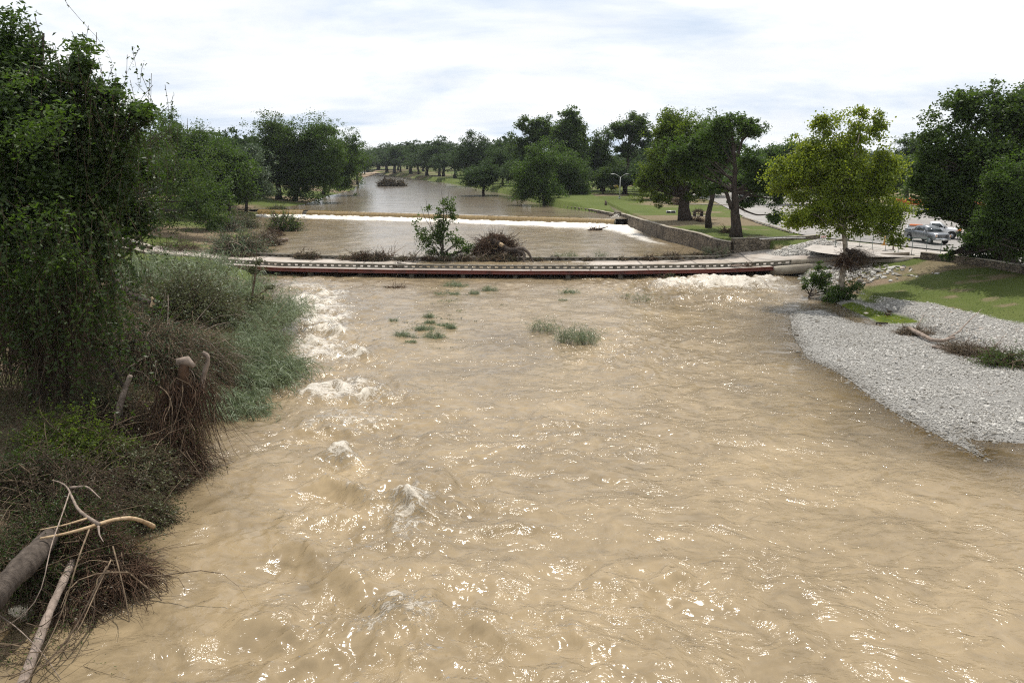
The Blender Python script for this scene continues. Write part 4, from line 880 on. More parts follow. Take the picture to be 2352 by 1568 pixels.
tree('tall_oak', 'tallest dark tree on the left bank with a stepped double crown', (640, 458), [(630, 300, 48, 46), (612, 340, 44, 60), (660, 350, 58, 70), (650, 410, 62, 50), (600, 400, 30, 40)], 26000, .42, 'leaf_dark', 'bark_dark', .7, 34, 9)
tree('broad_oak', 'broad mid-green tree standing just right of the tallest one on the left bank', (676, 462), [(700, 320, 42, 42), (738, 330, 48, 58), (720, 400, 56, 60), (690, 440, 40, 26), (760, 380, 40, 50)], 26000, .42, 'leaf', 'bark_dark', .6, 34, 10, top=pt(715, 320, gt(676, 462)[1]))
tree('leaning_tree', 'tree leaning out over the upper pool with brownish lower branches', (742, 447), [(775, 345, 42, 48), (800, 400, 34, 40), (775, 420, 40, 26), (745, 300, 40, 24), (812, 330, 20, 34)], 16000, .42, 'leaf', 'bark_dark', .5, 26, 11)
tree('lime_green_tree', 'low yellow-green tree in front of the leaning tree on the left bank', (752, 444), [(775, 385, 30, 22, -6), (800, 390, 20, 16, -6), (765, 405, 20, 16, -6)], 5000, .36, 'leaf_warm', 'bark_dark', .25, 14, 12)
tree('pale_bank_tree', 'pale green tree closing the left bank where the river bends away', (838, 402), [(838, 362, 22, 26), (852, 372, 12, 20), (820, 380, 16, 24)], 6000, .5, 'leaf_grey', 'bark', .4, 16, 13)
tree('overhanging_bough', 'brownish flood-stripped boughs trailing in the upper pool under the leaning tree', (800, 432), [(800, 420, 24, 12), (778, 428, 20, 10)], 1800, .4, 'leaf_brown', 'bark', .15, 12, 14, cat='branch')

# --- right bank, built where each crown stands
tree('round_oak', 'rounded green tree at the water wall, left half of the pair over the upper pool', (1250, 474), [(1225, 395, 50, 50), (1200, 425, 34, 34), (1250, 360, 40, 30), (1255, 440, 45, 25)], 17000, .38, 'leaf', 'bark_dark', .28, 26, 20)
tree('round_oak', 'rounded green tree with hanging skirts, right half of the pair over the upper pool', (1312, 471), [(1290, 375, 50, 48), (1325, 410, 36, 50), (1285, 430, 50, 32), (1345, 440, 14, 30)], 18000, .38, 'leaf', 'bark_dark', .55, 26, 21)
tree('small_flowering_tree', 'small dark rounded tree beside the lamp post on the park lawn', (1385, 446), [(1398, 408, 30, 28), (1385, 422, 24, 16)], 5500, .36, 'leaf_dark', 'bark', .2, 18, 22)
tree('riverside_tree', 'dense round-headed dark tree standing alone where the park meets the far river', (1095, 418), [(1090, 345, 42, 46), (1065, 365, 30, 32), (1112, 370, 28, 32)], 14000, .6, 'leaf_far', 'bark_dark', .7, 26, 23)
tree('tall_pecan', 'tall dark tree with a peaked crown behind the round pair', (1312, 440), [(1312, 275, 28, 32), (1310, 310, 42, 40), (1290, 340, 40, 30)], 14000, .55, 'leaf_dark', 'bark_dark', .7, 26, 24)
tree('tall_pecan', 'broad-topped dark tree left of the peaked crown behind the round pair', (1250, 436), [(1215, 292, 30, 24), (1250, 305, 46, 32), (1205, 330, 40, 30), (1240, 345, 50, 24)], 15000, .55, 'leaf_dark', 'bark_dark', .7, 28, 25)
tree('tall_pecan', 'airy umbrella-shaped dark crown with a bare fork, above the lamp post', (1435, 446), [(1455, 292, 46, 28), (1420, 300, 24, 22), (1470, 320, 34, 24), (1440, 345, 30, 18)], 13000, .5, 'leaf_dark', 'bark_dark', .6, 30, 26, frac=(.45, .9))
tree('park_tree', 'dark tree filling the gap between the umbrella crown and the peaked crown', (1385, 440), [(1385, 325, 30, 34), (1375, 360, 34, 34), (1410, 385, 40, 26)], 10000, .5, 'leaf_dark', 'bark_dark', .6, 24, 27)
tree('spreading_pecan', 'big pecan with low boughs nearly touching the lawn, thick leaning trunk wrapped in flood debris', (1574, 506), [(1560, 300, 62, 44), (1530, 350, 40, 44), (1600, 350, 56, 46), (1500, 395, 40, 34), (1560, 400, 66, 36), (1480, 430, 30, 24), (1515, 450, 42, 20), (1600, 440, 40, 24)], 36000, .33, 'leaf_warm', 'bark_dark', .95, 50, 28, hang=.1, maxn=36)
tree('forked_tree', 'slim forked dark trunk between the two big pecans by the retaining wall', (1628, 522), [(1640, 300, 40, 36), (1660, 340, 44, 50), (1630, 390, 40, 36)], 12000, .33, 'leaf', 'bark_dark', .42, 26, 29)
def pec(b, Bp, E, R):
    Y = Bp[1]
    pline([(1680, 480), (1665, 430), (1640, 400), (1612, 372), (1600, 340)], Y, 0.26, .08, b, 8); pline([(1682, 470), (1715, 450), (1750, 410), (1770, 380)], Y, 0.22, .08, b, 8)
    pline([(1690, 400), (1685, 350), (1680, 300), (1660, 270)], Y, 0.25, .08, b, 8); pline([(1694, 360), (1705, 320), (1735, 300), (1760, 290)], Y, 0.19, .05, b, 8); pline([(1700, 330), (1712, 305), (1742, 285)], Y, 0.11, .04, b)
    pline([(1690, 472), (1712, 485), (1740, 495), (1765, 492), (1785, 500)], Y, 0.14, .04, b, 7); pline([(1682, 440), (1662, 425), (1640, 430)], Y, 0.12, .05, b)
tree('great_pecan', 'great open pecan with massive dark trunk and bare crooked limbs near the corner wall', (1690, 544), [(1680, 290, 44, 26), (1735, 292, 30, 22), (1645, 300, 34, 30), (1605, 340, 36, 36), (1590, 390, 40, 30), (1745, 400, 36, 34), (1780, 430, 30, 40), (1720, 370, 30, 22), (1790, 500, 34, 14), (1640, 430, 34, 16), (1700, 420, 60, 20, 6), (1720, 460, 40, 16, 5), (1560, 350, 40, 30)], 34000, .29, 'leaf', 'bark_dark', .70, 60, 30, fill=.6, top=pt(1688, 330, gt(1690, 544)[1]), extra=pec, maxn=30, frac=(.5, .95), tuft=.26)  # dark bark stands in for leaf shade on trunk and limbs
tree('car_park_tree', 'dark tree beyond the car park, behind the great pecan', (1790, 470), [(1800, 360, 44, 44), (1830, 400, 40, 36), (1770, 400, 40, 36)], 15000, .42, 'leaf', 'bark_dark', .6, 28, 31)
tree('car_park_tree', 'tree with one dead twisted limb poking above it, left of the sycamore crown', (1850, 462), [(1845, 370, 30, 36), (1870, 400, 40, 40)], 12000, .42, 'leaf', 'bark_dark', .5, 22, 32, extra=lambda b, Bp, E, R: pline([(1835, 380), (1828, 345), (1838, 325), (1830, 305)], Bp[1], .25, .06, b))
tree('roadside_tree', 'small dark round tree between the sycamore and the big shade tree', (2082, 452), [(2085, 338, 42, 32), (2075, 380, 36, 44), (2100, 400, 30, 30)], 12000, .42, 'leaf_dark', 'bark_dark', .5, 24, 33)
def sycx(b, Bp, E, R):
    Y = Bp[1]
    for pp, r in (([(1938, 500), (1925, 485), (1905, 470), (1880, 450)], .16), ([(1942, 500), (1975, 490), (2000, 500), (2020, 540), (2050, 530)], .12), ([(1940, 470), (1980, 455), (2005, 430)], .17), ([(1938, 430), (1925, 380), (1905, 330)], .14), ([(1940, 440), (1960, 380), (1975, 300)], .16), ([(1936, 520), (1900, 500), (1870, 500)], .1)):
        pline(pp, Y-.5, r, r*.25, b)
syc, ls_, es_ = tree('sycamore', 'bright yellow-green sycamore, pale trunk on the lawn edge, flood roots at its waist', (1936, 668), [(1895, 300, 32, 36), (1975, 268, 20, 36), (1885, 285, 18, 36), (2015, 275, 16, 26), (2010, 300, 30, 30), (1940, 320, 56, 46), (1860, 345, 50, 44), (1830, 400, 66, 46), (1930, 400, 80, 60), (2020, 400, 50, 70), (1860, 478, 74, 44), (1960, 485, 70, 50), (1900, 515, 50, 22), (1975, 525, 50, 18), (2035, 490, 46, 50), (1790, 380, 28, 30), (2060, 550, 22, 20), (1830, 510, 34, 18)], 62000, .19, 'leaf_syc', 'bark_pale', .27, 130, 34, fill=.24, hang=.25, extra=sycx, maxn=22, tuft=.28, asp=.8, top=pt(1950, 290, gt(1936, 668)[1]), frac=(.42, .9))
big, lb_, eb_ = tree('shade_tree', 'huge dark shade tree at the right edge with boughs sweeping down over the trucks', (2306, 606), [(2215, 255, 62, 52), (2320, 250, 80, 60), (2150, 330, 48, 56), (2260, 350, 110, 70), (2120, 410, 42, 52), (2200, 430, 90, 60), (2340, 400, 80, 100), (2150, 470, 46, 26), (2250, 505, 56, 36), (2232, 560, 26, 34), (2180, 585, 14, 14), (2340, 520, 60, 60), (2400, 300, 70, 120), (2260, 590, 24, 24)], 72000, .30, 'leaf_dark', 'bark_dark', 1.0, 80, 35, hang=.15, maxn=50, frac=(.12, .9), extra=lambda b, Bp, E, R: (pline([(2310, 560), (2250, 578), (2195, 590), (2170, 600)], Bp[1]-2, .13, .02, b), pline([(2320, 590), (2300, 575), (2262, 566)], Bp[1], .5, .12, b, 8), pline([(2290, 600), (2255, 625)], Bp[1]-1, .09, .05, b), pline([(2350, 600), (2320, 622), (2300, 626)], Bp[1]-3, .09, .05, b)))
tree('leafy_shade_tree', 'paler fine-leaved tree in front of the huge shade tree, cut by the right edge', (2372, 640), [(2330, 420, 60, 60), (2340, 500, 70, 70), (2290, 480, 46, 60), (2260, 540, 40, 26), (2380, 560, 60, 50)], 34000, .22, 'leaf', 'bark', .4, 40, 36, hang=.1)

# --- instanced copies for the deeper woods: five crowns, each copied with its trunk
def filledp(E, n, R):
    P = filled([(c*100, a*100, b_*100, d*100) for c, a, b_, d in E], n, R)/100; return P
def proto(kind, seed, leafm):
    R = np.random.default_rng(seed); E = [(np.array([0, 0, .56]), .42, .42, .36), (np.array([.12, .05, .72]), .24, .24, .2), (np.array([-.15, -.05, .55]), .24, .24, .2)]
    if kind == 1: E.append((np.array([.02, 0, .86]), .16, .16, .13))
    if kind == 2: E = [(np.array([0, 0, .55]), .50, .50, .34), (np.array([.2, .1, .70]), .25, .25, .17), (np.array([-.22, 0, .66]), .24, .24, .2)]
    lob = lobes_of(E, 30, R); b = B(); limbs([0, 0, -.03], [0, 0, .8], lob, .032, R, b, maxn=14, k=5)
    P = np.concatenate([tufted(lob, 7000, R, .8, .24), filledp(E, 8000, R)]); V, F = leaves(P, .036, seed, asp=.6)
    tr = b.build('trunk', M['bark_dark'], None, True); cr = mk('crown', V, F, M[leafm], None, attrs={'rnd': ('FACE', R.random(len(F)))})
    a, c = tr.data, cr.data; bpy.data.objects.remove(tr); bpy.data.objects.remove(cr); return a, c
PR = [proto(0, 101, 'leaf_far'), proto(1, 102, 'leaf_far'), proto(2, 103, 'leaf_far'), proto(0, 104, 'leaf'), proto(2, 105, 'leaf_dark')]
RT = np.random.default_rng(77)
def far_tree(px, ptop, by, label, group, kind=None, dist=None, wide=1.0):
    """trunk foot seen at (px,by) (or at a given distance), top at ptop"""
    p = gt(px, by, 2.3) if dist is None else None
    if dist is not None: p = pt(px, 400, dist); p[2] = hgt(p[0], p[1])
    top = pt(px, ptop, p[1]); h = max(4, (top[2]-p[2]))/.97
    k = RT.integers(0, 3) if kind is None else kind; r = empty('tree', tuple(p), label, 'tree', group)
    r.scale = (h*wide, h*wide, h); r.rotation_euler[2] = RT.uniform(0, 6.28)
    for nm, me in (('trunk', PR[k][0]), ('crown', PR[k][1])):
        o = bpy.data.objects.new(nm, me); COL.objects.link(o); o.parent = r
    return r
GA = 'trees along the far right bank of the river'
seq = [(868, 342, 396, 1.1), (884, 338, 395, 1.0), (905, 335, 397, 1.0), (925, 340, 396, 1.0), (945, 330, 400, 1.0), (968, 325, 402, .9), (985, 335, 404, 1.1), (1003, 328, 404, 1.0), (1024, 312, 406, .8), (1040, 345, 408, 1.2)]
words = ['first tree where the river bends, above the pale dirt track', 'second tree past the river bend, low and dark', 'even-topped tree by the river bend, third from the dirt track', 'darker tree beside the brush heap near the river bend', 'tree with a ragged flat top left of the notch in the skyline', 'tree right of the skyline notch on the far bank', 'low pale-green tree left of the pointed one', 'rounded tree just left of the pointed one', 'narrow pointed tree rising above its neighbours on the far bank', 'low broad tree at the foot of the pointed one']
for (x, t, b_, w_), wd in zip(seq, words): far_tree(x+RT.uniform(-7, 7), t+RT.uniform(-7, 5), b_+RT.uniform(-1.5, 3), wd, GA, wide=w_*RT.uniform(1.2, 1.9))
for i, (x, t, b_, w_, k) in enumerate([(1140, 322, 416, 1.0, 0), (1165, 308, 421, .9, 1), (1190, 318, 426, 1.0, 0), (1155, 335, 428, .9, 2), (1340, 315, 438, .9, 1), (1475, 345, 440, 1.0, 0), (1500, 330, 436, 1.0, 2), (1530, 290, 448, .9, 1), (1610, 285, 452, .9, 3), (1735, 330, 455, 1.0, 3)]):
    far_tree(x, t, b_, ['dark tree in a row behind the park lawn, just right of the round-headed one', 'taller tree of the row right of the round-headed one', 'tree with a bushy crown at the left shoulder of the broad-topped tree', 'lower tree in front of the row, its trunk clear on the lawn', 'thin-crowned tree just behind the peaked crown', 'pale distant tree seen through the gap right of the umbrella crown', 'tree behind the left edge of the spreading pecan', 'tall tree showing over the left shoulder of the spreading pecan', 'tree showing between the spreading pecan and the great pecan', 'leafy tree behind the great pecan beside the car park'][i], 'trees of the park wood', k, wide=w_)
RB = np.random.default_rng(5)
for i in range(26):       # wood behind, right
    x = 1080+i*52+RB.uniform(-14, 14); far_tree(x, RB.uniform(330, 352), 0, 'dark tree deep in the wood behind the park', 'deep wood behind the park', dist=RB.uniform(280, 430), wide=RB.uniform(1.2, 1.8))
for i in range(15):
    x = 1120+i*62+RB.uniform(-20, 20); far_tree(x, RB.uniform(352, 385), 0, 'low dark tree in the middle distance under the tall park crowns', 'understorey of the park', dist=RB.uniform(190, 260), wide=RB.uniform(1.3, 1.9))
for i in range(12):
    x = 840+i*26+RB.uniform(-8, 8); far_tree(x, RB.uniform(334, 346), 0, 'dark tree closing the view beyond the river bend', 'wood beyond the river bend', dist=RB.uniform(560, 700), wide=RB.uniform(1.5, 2.2))
for i in range(16):       # wood behind, left
    x = -60+i*50+RB.uniform(-12, 12); far_tree(x, RB.uniform(300, 325), 0, 'tree in the wood behind the left bank', 'wood behind the left bank', dist=RB.uniform(190, 300), wide=RB.uniform(.9, 1.2), kind=int(RB.integers(0, 5)))
for i, (x, t, d, k) in enumerate([(445, 300, 150, 3), (500, 305, 170, 0), (540, 298, 185, 0), (560, 300, 200, 2), (520, 330, 150, 3), (470, 400, 125, 3), (820, 335, 330, 0), (800, 320, 300, 3), (150, 400, 90, 3), (60, 430, 80, 4)]):
    far_tree(x, t, 0, ['bushy tree on the skyline just right of the bare arching twigs', 'second skyline tree right of the bare arching twigs', 'dark round skyline tree left of the tallest left-bank tree', 'tree half behind the tallest left-bank tree', 'mid-green tree below the skyline left of the feathery tree', 'leafy tree behind the drooping pecan boughs', 'distant tree between the leaning tree and the river bend', 'distant tree behind the leaning tree', 'tree behind the vine-hung giant, right of its trunk', 'tree behind the vine-hung giant, left of its trunk'][i], 'trees of the left bank', k, dist=d, wide=1.1)
for i, (x, t, d) in enumerate([(2020, 345, 160), (1960, 350, 170), (1900, 352, 165), (2160, 330, 150), (2240, 330, 150), (2330, 320, 150)]):
    far_tree(x, t, 0, ['dark tree behind the right half of the sycamore crown', 'dark tree behind the middle of the sycamore crown', 'dark tree behind the left half of the sycamore crown', 'tree seen through the gaps left in the shade tree', 'tree seen behind the middle of the shade tree', 'tree behind the shade tree at the right edge'][i], 'trees beyond the car park', 4, dist=d, wide=1.2)

for i, (x, t, d) in enumerate([(2480, 250, 95), (2700, 270, 120), (2950, 240, 100), (2600, 320, 190), (2850, 330, 210), (3150, 320, 180), (3450, 250, 110), (-260, 200, 60), (-500, 240, 80), (-200, 320, 120), (-650, 300, 130)]):
    far_tree(x, t, 0, 'park tree just outside the edge of the view', 'trees outside the view', int(i % 5), dist=d, wide=1.3)

# ================================================================= BRUSH, REEDS AND FLOOD DEBRIS
def brush(name, label, c, rad, ntw, nlf, leaf, twig='twig', size=.12, seed=0, cat='brush', group=None, ln=None, droop=.5, trad=.012, hang=.2, asp=.4, up=.5, seg=5, flow=(0, 0, 0), dens=1.0):
    """tangle: bent twigs over a mound plus leaves along them"""
    R = np.random.default_rng(seed); c = np.array(c, float); rad = np.array(rad, float)
    ntw = int(ntw*.85); root = empty(name, tuple(c), label, cat, group)
    d = R.normal(0, 1, (ntw, 3)); d[:, 2] = np.abs(d[:, 2])*.8; d /= np.linalg.norm(d, axis=1)[:, None]
    P0 = d*rad*(R.random(ntw)**.45*(.55+.6*vnoise(d[:, 0]*3+c[0], d[:, 1]*3+d[:, 2]*2+c[1], 5)))[:, None]
    D = d*[.45, .45, .3]+R.normal(0, .75, (ntw, 3))*[1, 1, .6]+[0, 0, up*.6]+np.array(flow)
    ln = ln or (rad.mean()*.3, rad.mean()*.85); nlf = int(nlf*1.6)
    V, F, path = curves(P0, D, R.uniform(*ln, ntw), droop*R.uniform(.4, 1.6, ntw), trad*R.uniform(.5, 1.8, ntw), seg, 3, .40, seed)
    mk('twigs', V, F, M[twig], root)
    nst = max(8, ntw//14); k0 = R.integers(0, ntw, nst)
    V, F, _ = curves(P0[k0]*[.9, .9, .6], R.normal(0, .8, (nst, 3))*[1, 1, .5]+[.1, -.35, .35], R.uniform(ln[0]*1.3, ln[1]*2.2, nst), droop*.6, trad*R.uniform(1.5, 3.2, nst), 7, 4, .3, seed+7)
    mk('stems', V, F, M['twig' if twig != 'twig' else 'wood_grey'], root)
    if nlf:
        i = R.integers(0, ntw, nlf); q = R.uniform(.15, 1, nlf)*seg; k = np.clip(q.astype(int), 0, seg-1); f = (q-k)[:, None]
        P = path[i, k]*(1-f)+path[i, k+1]*f+R.normal(0, size*.5, (nlf, 3))
        leafmesh(P, size, M[leaf], None, 'foliage', seed, hang=hang, asp=asp).parent = root
    return root
def reeds(name, label, c, rad, n, h, leaf='reed', seed=0, cat='reeds', group=None, lean=(0, 0, 0), wid=.035, sprays=7, bw=.028, bl=.5, droop=.35, cane='reed_dry'):
    """giant reeds: tall canes with long arching blades"""
    R = np.random.default_rng(seed); c = np.array(c, float); root = empty(name, tuple(c), label, cat, group)
    a = R.uniform(0, 6.28, n); r = R.random(n)**.5; P0 = np.stack([np.cos(a)*r*rad[0], np.sin(a)*r*rad[1], -R.random(n)*.2], 1)
    D = R.normal(0, .22, (n, 3))+[0, 0, 1]+np.array(lean)+P0*[.18/max(rad[0], .1), .18/max(rad[1], .1), 0]
    Ln = R.uniform(h*.6, h, n)
    V, F, path = curves(P0, D, Ln, droop, wid*.35, 6, 3, .14, seed); mk('canes', V, F, M[cane], root)
    m_ = n*sprays; i = np.repeat(np.arange(n), sprays); q = R.uniform(.3, 1, m_)*6; k = np.clip(q.astype(int), 0, 5); f = (q-k)[:, None]
    P = path[i, k]*(1-f)+path[i, k+1]*f; dd = R.normal(0, .7, (m_, 3))+[0, 0, .35]+np.array(lean)*.8
    V, F = blades(P, dd, R.uniform(.5, 1.2, m_)*bl, .75, bw, 4, seed+3)
    mk('blades', V, F, M[leaf], root, attrs={'rnd': ('FACE', np.repeat(R.random(m_), 4))})
    return root
def on(px, py, dz=0.):
    p = gt(px, py); p[2] = max(hgt(p[0], p[1]), -.15)+dz; return p
mm = lambda px, py, w: w*np.linalg.norm(gt(px, py)-[0, 0, CAMH])/FP       # photo px -> metres at a ground place
def B_(name, label, px, py, rx, h, *a, dep=1.0, **k):
    p = on(px, py); s = mm(px, py, 1); return brush(name, label, p, (rx*s, rx*s*dep, h*s), *a, **k)
# left bank thicket, back to front
reeds('giant_reeds', 'tall blue-green giant reeds at the back of the left thicket, against the crossing', on(395, 665), (4.0, 5), 330, 5.0, seed=51, lean=(.2, -.1, 0), bl=.9, bw=.05, wid=.05, sprays=12)
reeds('giant_reeds', 'blue-green giant reeds left of the crossing end, in front of the lawn path', on(350, 690), (1.8, 2), 70, 5.2, seed=52, bl=.9, bw=.05, wid=.05, sprays=12, lean=(-.1, 0, 0))
reeds('giant_reeds', 'reeds with thin dry stems sticking up before the red beam', on(500, 690), (3.2, 4), 260, 3.5, seed=53, lean=(.25, -.2, 0), bl=.8, bw=.045, wid=.045, sprays=11)
reeds('willow_reeds', 'grey-green fine reeds leaning over the rapids at the thicket edge', on(590, 745), (2.4, 4.5), 340, 3.7, seed=54, lean=(.5, -.2, 0), bl=.6, bw=.03, sprays=16)
reeds('willow_reeds', 'drooping bright reed clump trailing into the water at the thicket tip', on(592, 868), (1.6, 2.2), 220, 3.2, seed=55, lean=(.75, -.3, 0), bl=.7, bw=.035, sprays=16, droop=.5)
reeds('willow_reeds', 'reeds bowing down to the water below the thicket tip', on(530, 915), (1.5, 1.6), 180, 2.9, seed=56, lean=(.5, -.6, 0), bl=.7, bw=.035, sprays=16, droop=.6)
reeds('willow_reeds', 'fine grey-green reeds filling the middle of the thicket edge', on(560, 815), (1.9, 2.5), 240, 3.2, seed=57, lean=(.45, -.3, 0), bl=.6, bw=.03, sprays=15)
B_('leafy_brush', 'dark glossy leafy brush behind the brown willow mound', 430, 735, 105, 95, 1500, 16000, 'leaf_olive', 'twig_dark', .15, 61, droop=.4, dep=.7, asp=.6)
B_('leafy_brush', 'dark brush around a broken trunk left of the leafy mound', 330, 700, 80, 60, 900, 8000, 'leaf_gloss', 'twig_dark', .14, 62, dep=.7)
B_('tangled_brush', 'brown mound of flattened willow stems in the middle of the thicket', 350, 860, 118, 125, 3200, 9000, 'leaf_grey', 'twig', .15, 63, droop=.9, dep=.75, asp=.28, hang=.8, flow=(.55, -.75, -.1))
B_('tangled_brush', 'twiggy brown brush right of the flattened willow mound', 455, 840, 62, 90, 1500, 4500, 'leaf_olive', 'twig', .13, 64, droop=.8, dep=.8, flow=(.55, -.75, -.1))
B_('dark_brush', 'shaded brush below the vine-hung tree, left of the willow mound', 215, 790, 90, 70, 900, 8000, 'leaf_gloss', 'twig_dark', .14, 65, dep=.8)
B_('tangled_brush', 'grey-brown stems behind the broken stumps', 240, 960, 72, 75, 1300, 4500, 'leaf_olive', 'twig_dark', .12, 66, droop=.7, dep=.7, flow=(.55, -.75, -.1))
B_('leafy_bush', 'bright green leafy bush low on the left bank under the big trunk', 165, 1060, 92, 92, 900, 11000, 'leaf_warm', 'twig_dark', .11, 67, dep=.8, asp=.5)
B_('tangled_brush', 'olive flattened brush on the bank right of the bright bush', 285, 1100, 85, 90, 1600, 8000, 'leaf_olive', 'twig_dark', .11, 68, droop=.8, dep=.8, flow=(.55, -.75, -.1))
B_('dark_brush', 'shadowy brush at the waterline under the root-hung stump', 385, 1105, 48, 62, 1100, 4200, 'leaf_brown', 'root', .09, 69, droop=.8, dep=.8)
B_('tangled_brush', 'twig litter and wet grass on the bank edge below the stump', 330, 1200, 60, 66, 1400, 6000, 'leaf_olive', 'twig_dark', .10, 70, droop=.9, dep=.8, flow=(.55, -.75, -.1))
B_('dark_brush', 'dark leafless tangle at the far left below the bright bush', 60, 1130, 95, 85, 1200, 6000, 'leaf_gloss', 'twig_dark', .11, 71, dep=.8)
B_('dark_brush', 'dark undergrowth behind the pale fallen branch', 130, 1240, 105, 80, 1500, 9000, 'leaf_gloss', 'twig_dark', .09, 72, dep=.8)
B_('tangled_brush', 'hanging mat of roots and grass where the bank juts into the water', 255, 1330, 66, 80, 1800, 8000, 'leaf_olive', 'root', .085, 73, droop=1.2, dep=.8, hang=.9, asp=.2, flow=(.55, -.75, -.1))
B_('dark_brush', 'black shaded brush behind the leaning thick log', 40, 1290, 100, 80, 1200, 7000, 'leaf_gloss', 'twig_dark', .08, 74, dep=.8)  # bank brush: dark twig and leaf materials put deep shade into the colour
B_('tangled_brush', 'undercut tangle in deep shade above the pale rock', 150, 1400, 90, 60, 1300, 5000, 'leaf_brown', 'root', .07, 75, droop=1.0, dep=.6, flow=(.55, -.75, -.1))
B_('leafy_brush', 'shady brush on the lawn edge behind the giant trunk', 250, 640, 70, 34, 500, 4500, 'leaf_olive', 'twig_dark', .15, 76, dep=.7)

R = np.random.default_rng(99); n = 90000; P = np.stack([R.uniform(-34, 2, n), R.uniform(12, 66, n)], 1)
inl_ = ~inside(P, W_LOW); P = P[inl_ & (P[:, 0]/P[:, 1] > -.72) & (P[:, 0] < 0)]; hh_ = cterrain(P); dn = fbm(P[:, 0]*.35, P[:, 1]*.35, 4, 5); kk_ = (seg_dist(P, low_left) < 9+10*dn) & (R.random(len(P)) < sstep(.3, .55, dn)+.25)
P3 = np.column_stack([P[kk_], hh_[kk_]+.03]); n = len(P3); V, F, _ = curves(P3, R.normal(0, 1, (n, 3))*[1, 1, .25]+[.1, -.5, .12], R.uniform(.25, 1.3, n), .15, .008*R.uniform(.5, 2, n), 4, 3, .25, 97)
o = mk('twig_litter', V, F, M['twig']); tag(o, 'flood-laid litter of twigs and stems covering the left bank', 'twig litter'); o['kind'] = 'stuff'
q_ = P3[R.integers(0, n, 60000)]+np.column_stack([R.normal(0, .25, (60000, 2)), np.abs(R.normal(0, .16, 60000))])
V, F = leaves(q_, .11, 98, asp=.4); o = mk('leaf_litter', V, F, M['leaf_olive'], attrs={'rnd': ('FACE', R.random(len(F)))}); tag(o, 'ground cover of wilted and green leaves over the left bank', 'ground cover'); o['kind'] = 'stuff'
# dead wood on the left bank
def pt3(x, y, q): return pt(x, y, q) if q > 8 else g(x, y, q)      # third value: distance, or a height when small
def wood(name, label, pts, r0_, r1_=None, m_='bark', cat='dead branch', kids=(), k=8, group=None, caps=None):
    """pts: photo x,y with a distance Y in metres"""
    L_ = np.array([pt3(x, y, Y) for x, y, Y in pts]); base = L_[0]; root = empty(name, tuple(base), label, cat, group)
    b = B(); L2 = resample(L_, max(.04, np.linalg.norm(np.diff(L_, axis=0), axis=1).sum()/16)); L2[0] = L_[0]; L2[-1] = L_[-1]
    R = np.random.default_rng(abs(int(pts[0][0]))); rr = np.linspace(r0_, r0_*.3 if r1_ is None else r1_, len(L2))*(1+R.normal(0, .07, len(L2)))
    b.tube(L2, rr, k); loc(b.build('limb', M[m_], root, True), root)
    for kd in kids:
        kp, r, *mk_ = kd; b = B(); Q = np.array([pt3(x, y, Y) for x, y, Y in kp]); Q2 = resample(Q, max(.03, np.linalg.norm(np.diff(Q, axis=0), axis=1).sum()/12)); Q2[0] = Q[0]; Q2[-1] = Q[-1]
        b.tube(Q2, np.linspace(r, r*.3, len(Q2)), 6); loc(b.build('side_branch', M[mk_[0] if mk_ else m_], root, True), root)
    return root
YA = gt(290, 1290)[1]; YB = gt(385, 1080)[1]
wood('fallen_branch', 'pale barkless fallen branch with a broken yellow end, lying across the bank', [(352, 1208, .6), (328, 1196, 1.3), (300, 1186, 1.75), (262, 1190, 1.9), (215, 1208, 2.0), (150, 1226, 2.0), (92, 1236, 2.1)], .085, .03, 'wood_bare', kids=[([(228, 1204, 2.0), (180, 1175, 2.2), (150, 1105, 2.4), (120, 1102, 2.5)], .06, 'wood_grey'), ([(160, 1120, 2.3), (200, 1115, 2.4), (232, 1145, 2.2)], .045, 'wood_grey'), ([(200, 1190, 2.1), (150, 1205, 2.1), (92, 1216, 2.2)], .035, 'wood_bare'), ([(226, 1208, 2.), (228, 1228, 1.9), (238, 1244, 1.8)], .035, 'wood_grey')])
lt = wood('leaning_tree', 'thick grey bark trunk leaning in from the bottom left edge', [(-60, 1425, 1.2), (5, 1345, 1.7), (55, 1300, 1.8), (95, 1255, 1.8), (130, 1215, 1.2)], .33, .22, 'bark', 'tree', k=14)
R = np.random.default_rng(91); Ec = [(np.array([-15.8, 23.5, 10.0]), 5.2, 5.2, 4.2), (np.array([-17., 20.0, 10.5]), 4.5, 4.5, 4.)]; lob = lobes_of(Ec, 40, R); P = np.concatenate([tufted(lob, 16000, R), filled(Ec, 12000, R)])  # unseen crown added out of view to shade the bank
P = P[(P[:, 0]/np.maximum(P[:, 1], 1)) < -.69]; leafmesh(P, .26, M['leaf_dark'], lt, seed=92)
b = B(); b.tube([lt.location[:], (-14.8, 18.5, 5), (-16, 21.5, 9), (-16.4, 22.5, 12)], [.5, .4, .25, .08], 10); loc(b.build('unseen_upper_trunk', M['wood_grey'], lt, True), lt)  # upper trunk added out of view to carry that crown
wood('drift_log', 'long slender grey log slanting from the bank down into the bottom left water', [(165, 1290, .9), (148, 1330, 1.0), (115, 1400, .75), (85, 1480, .40), (45, 1590, .0)], .10, .12, 'wood_grey', 'log', k=10)
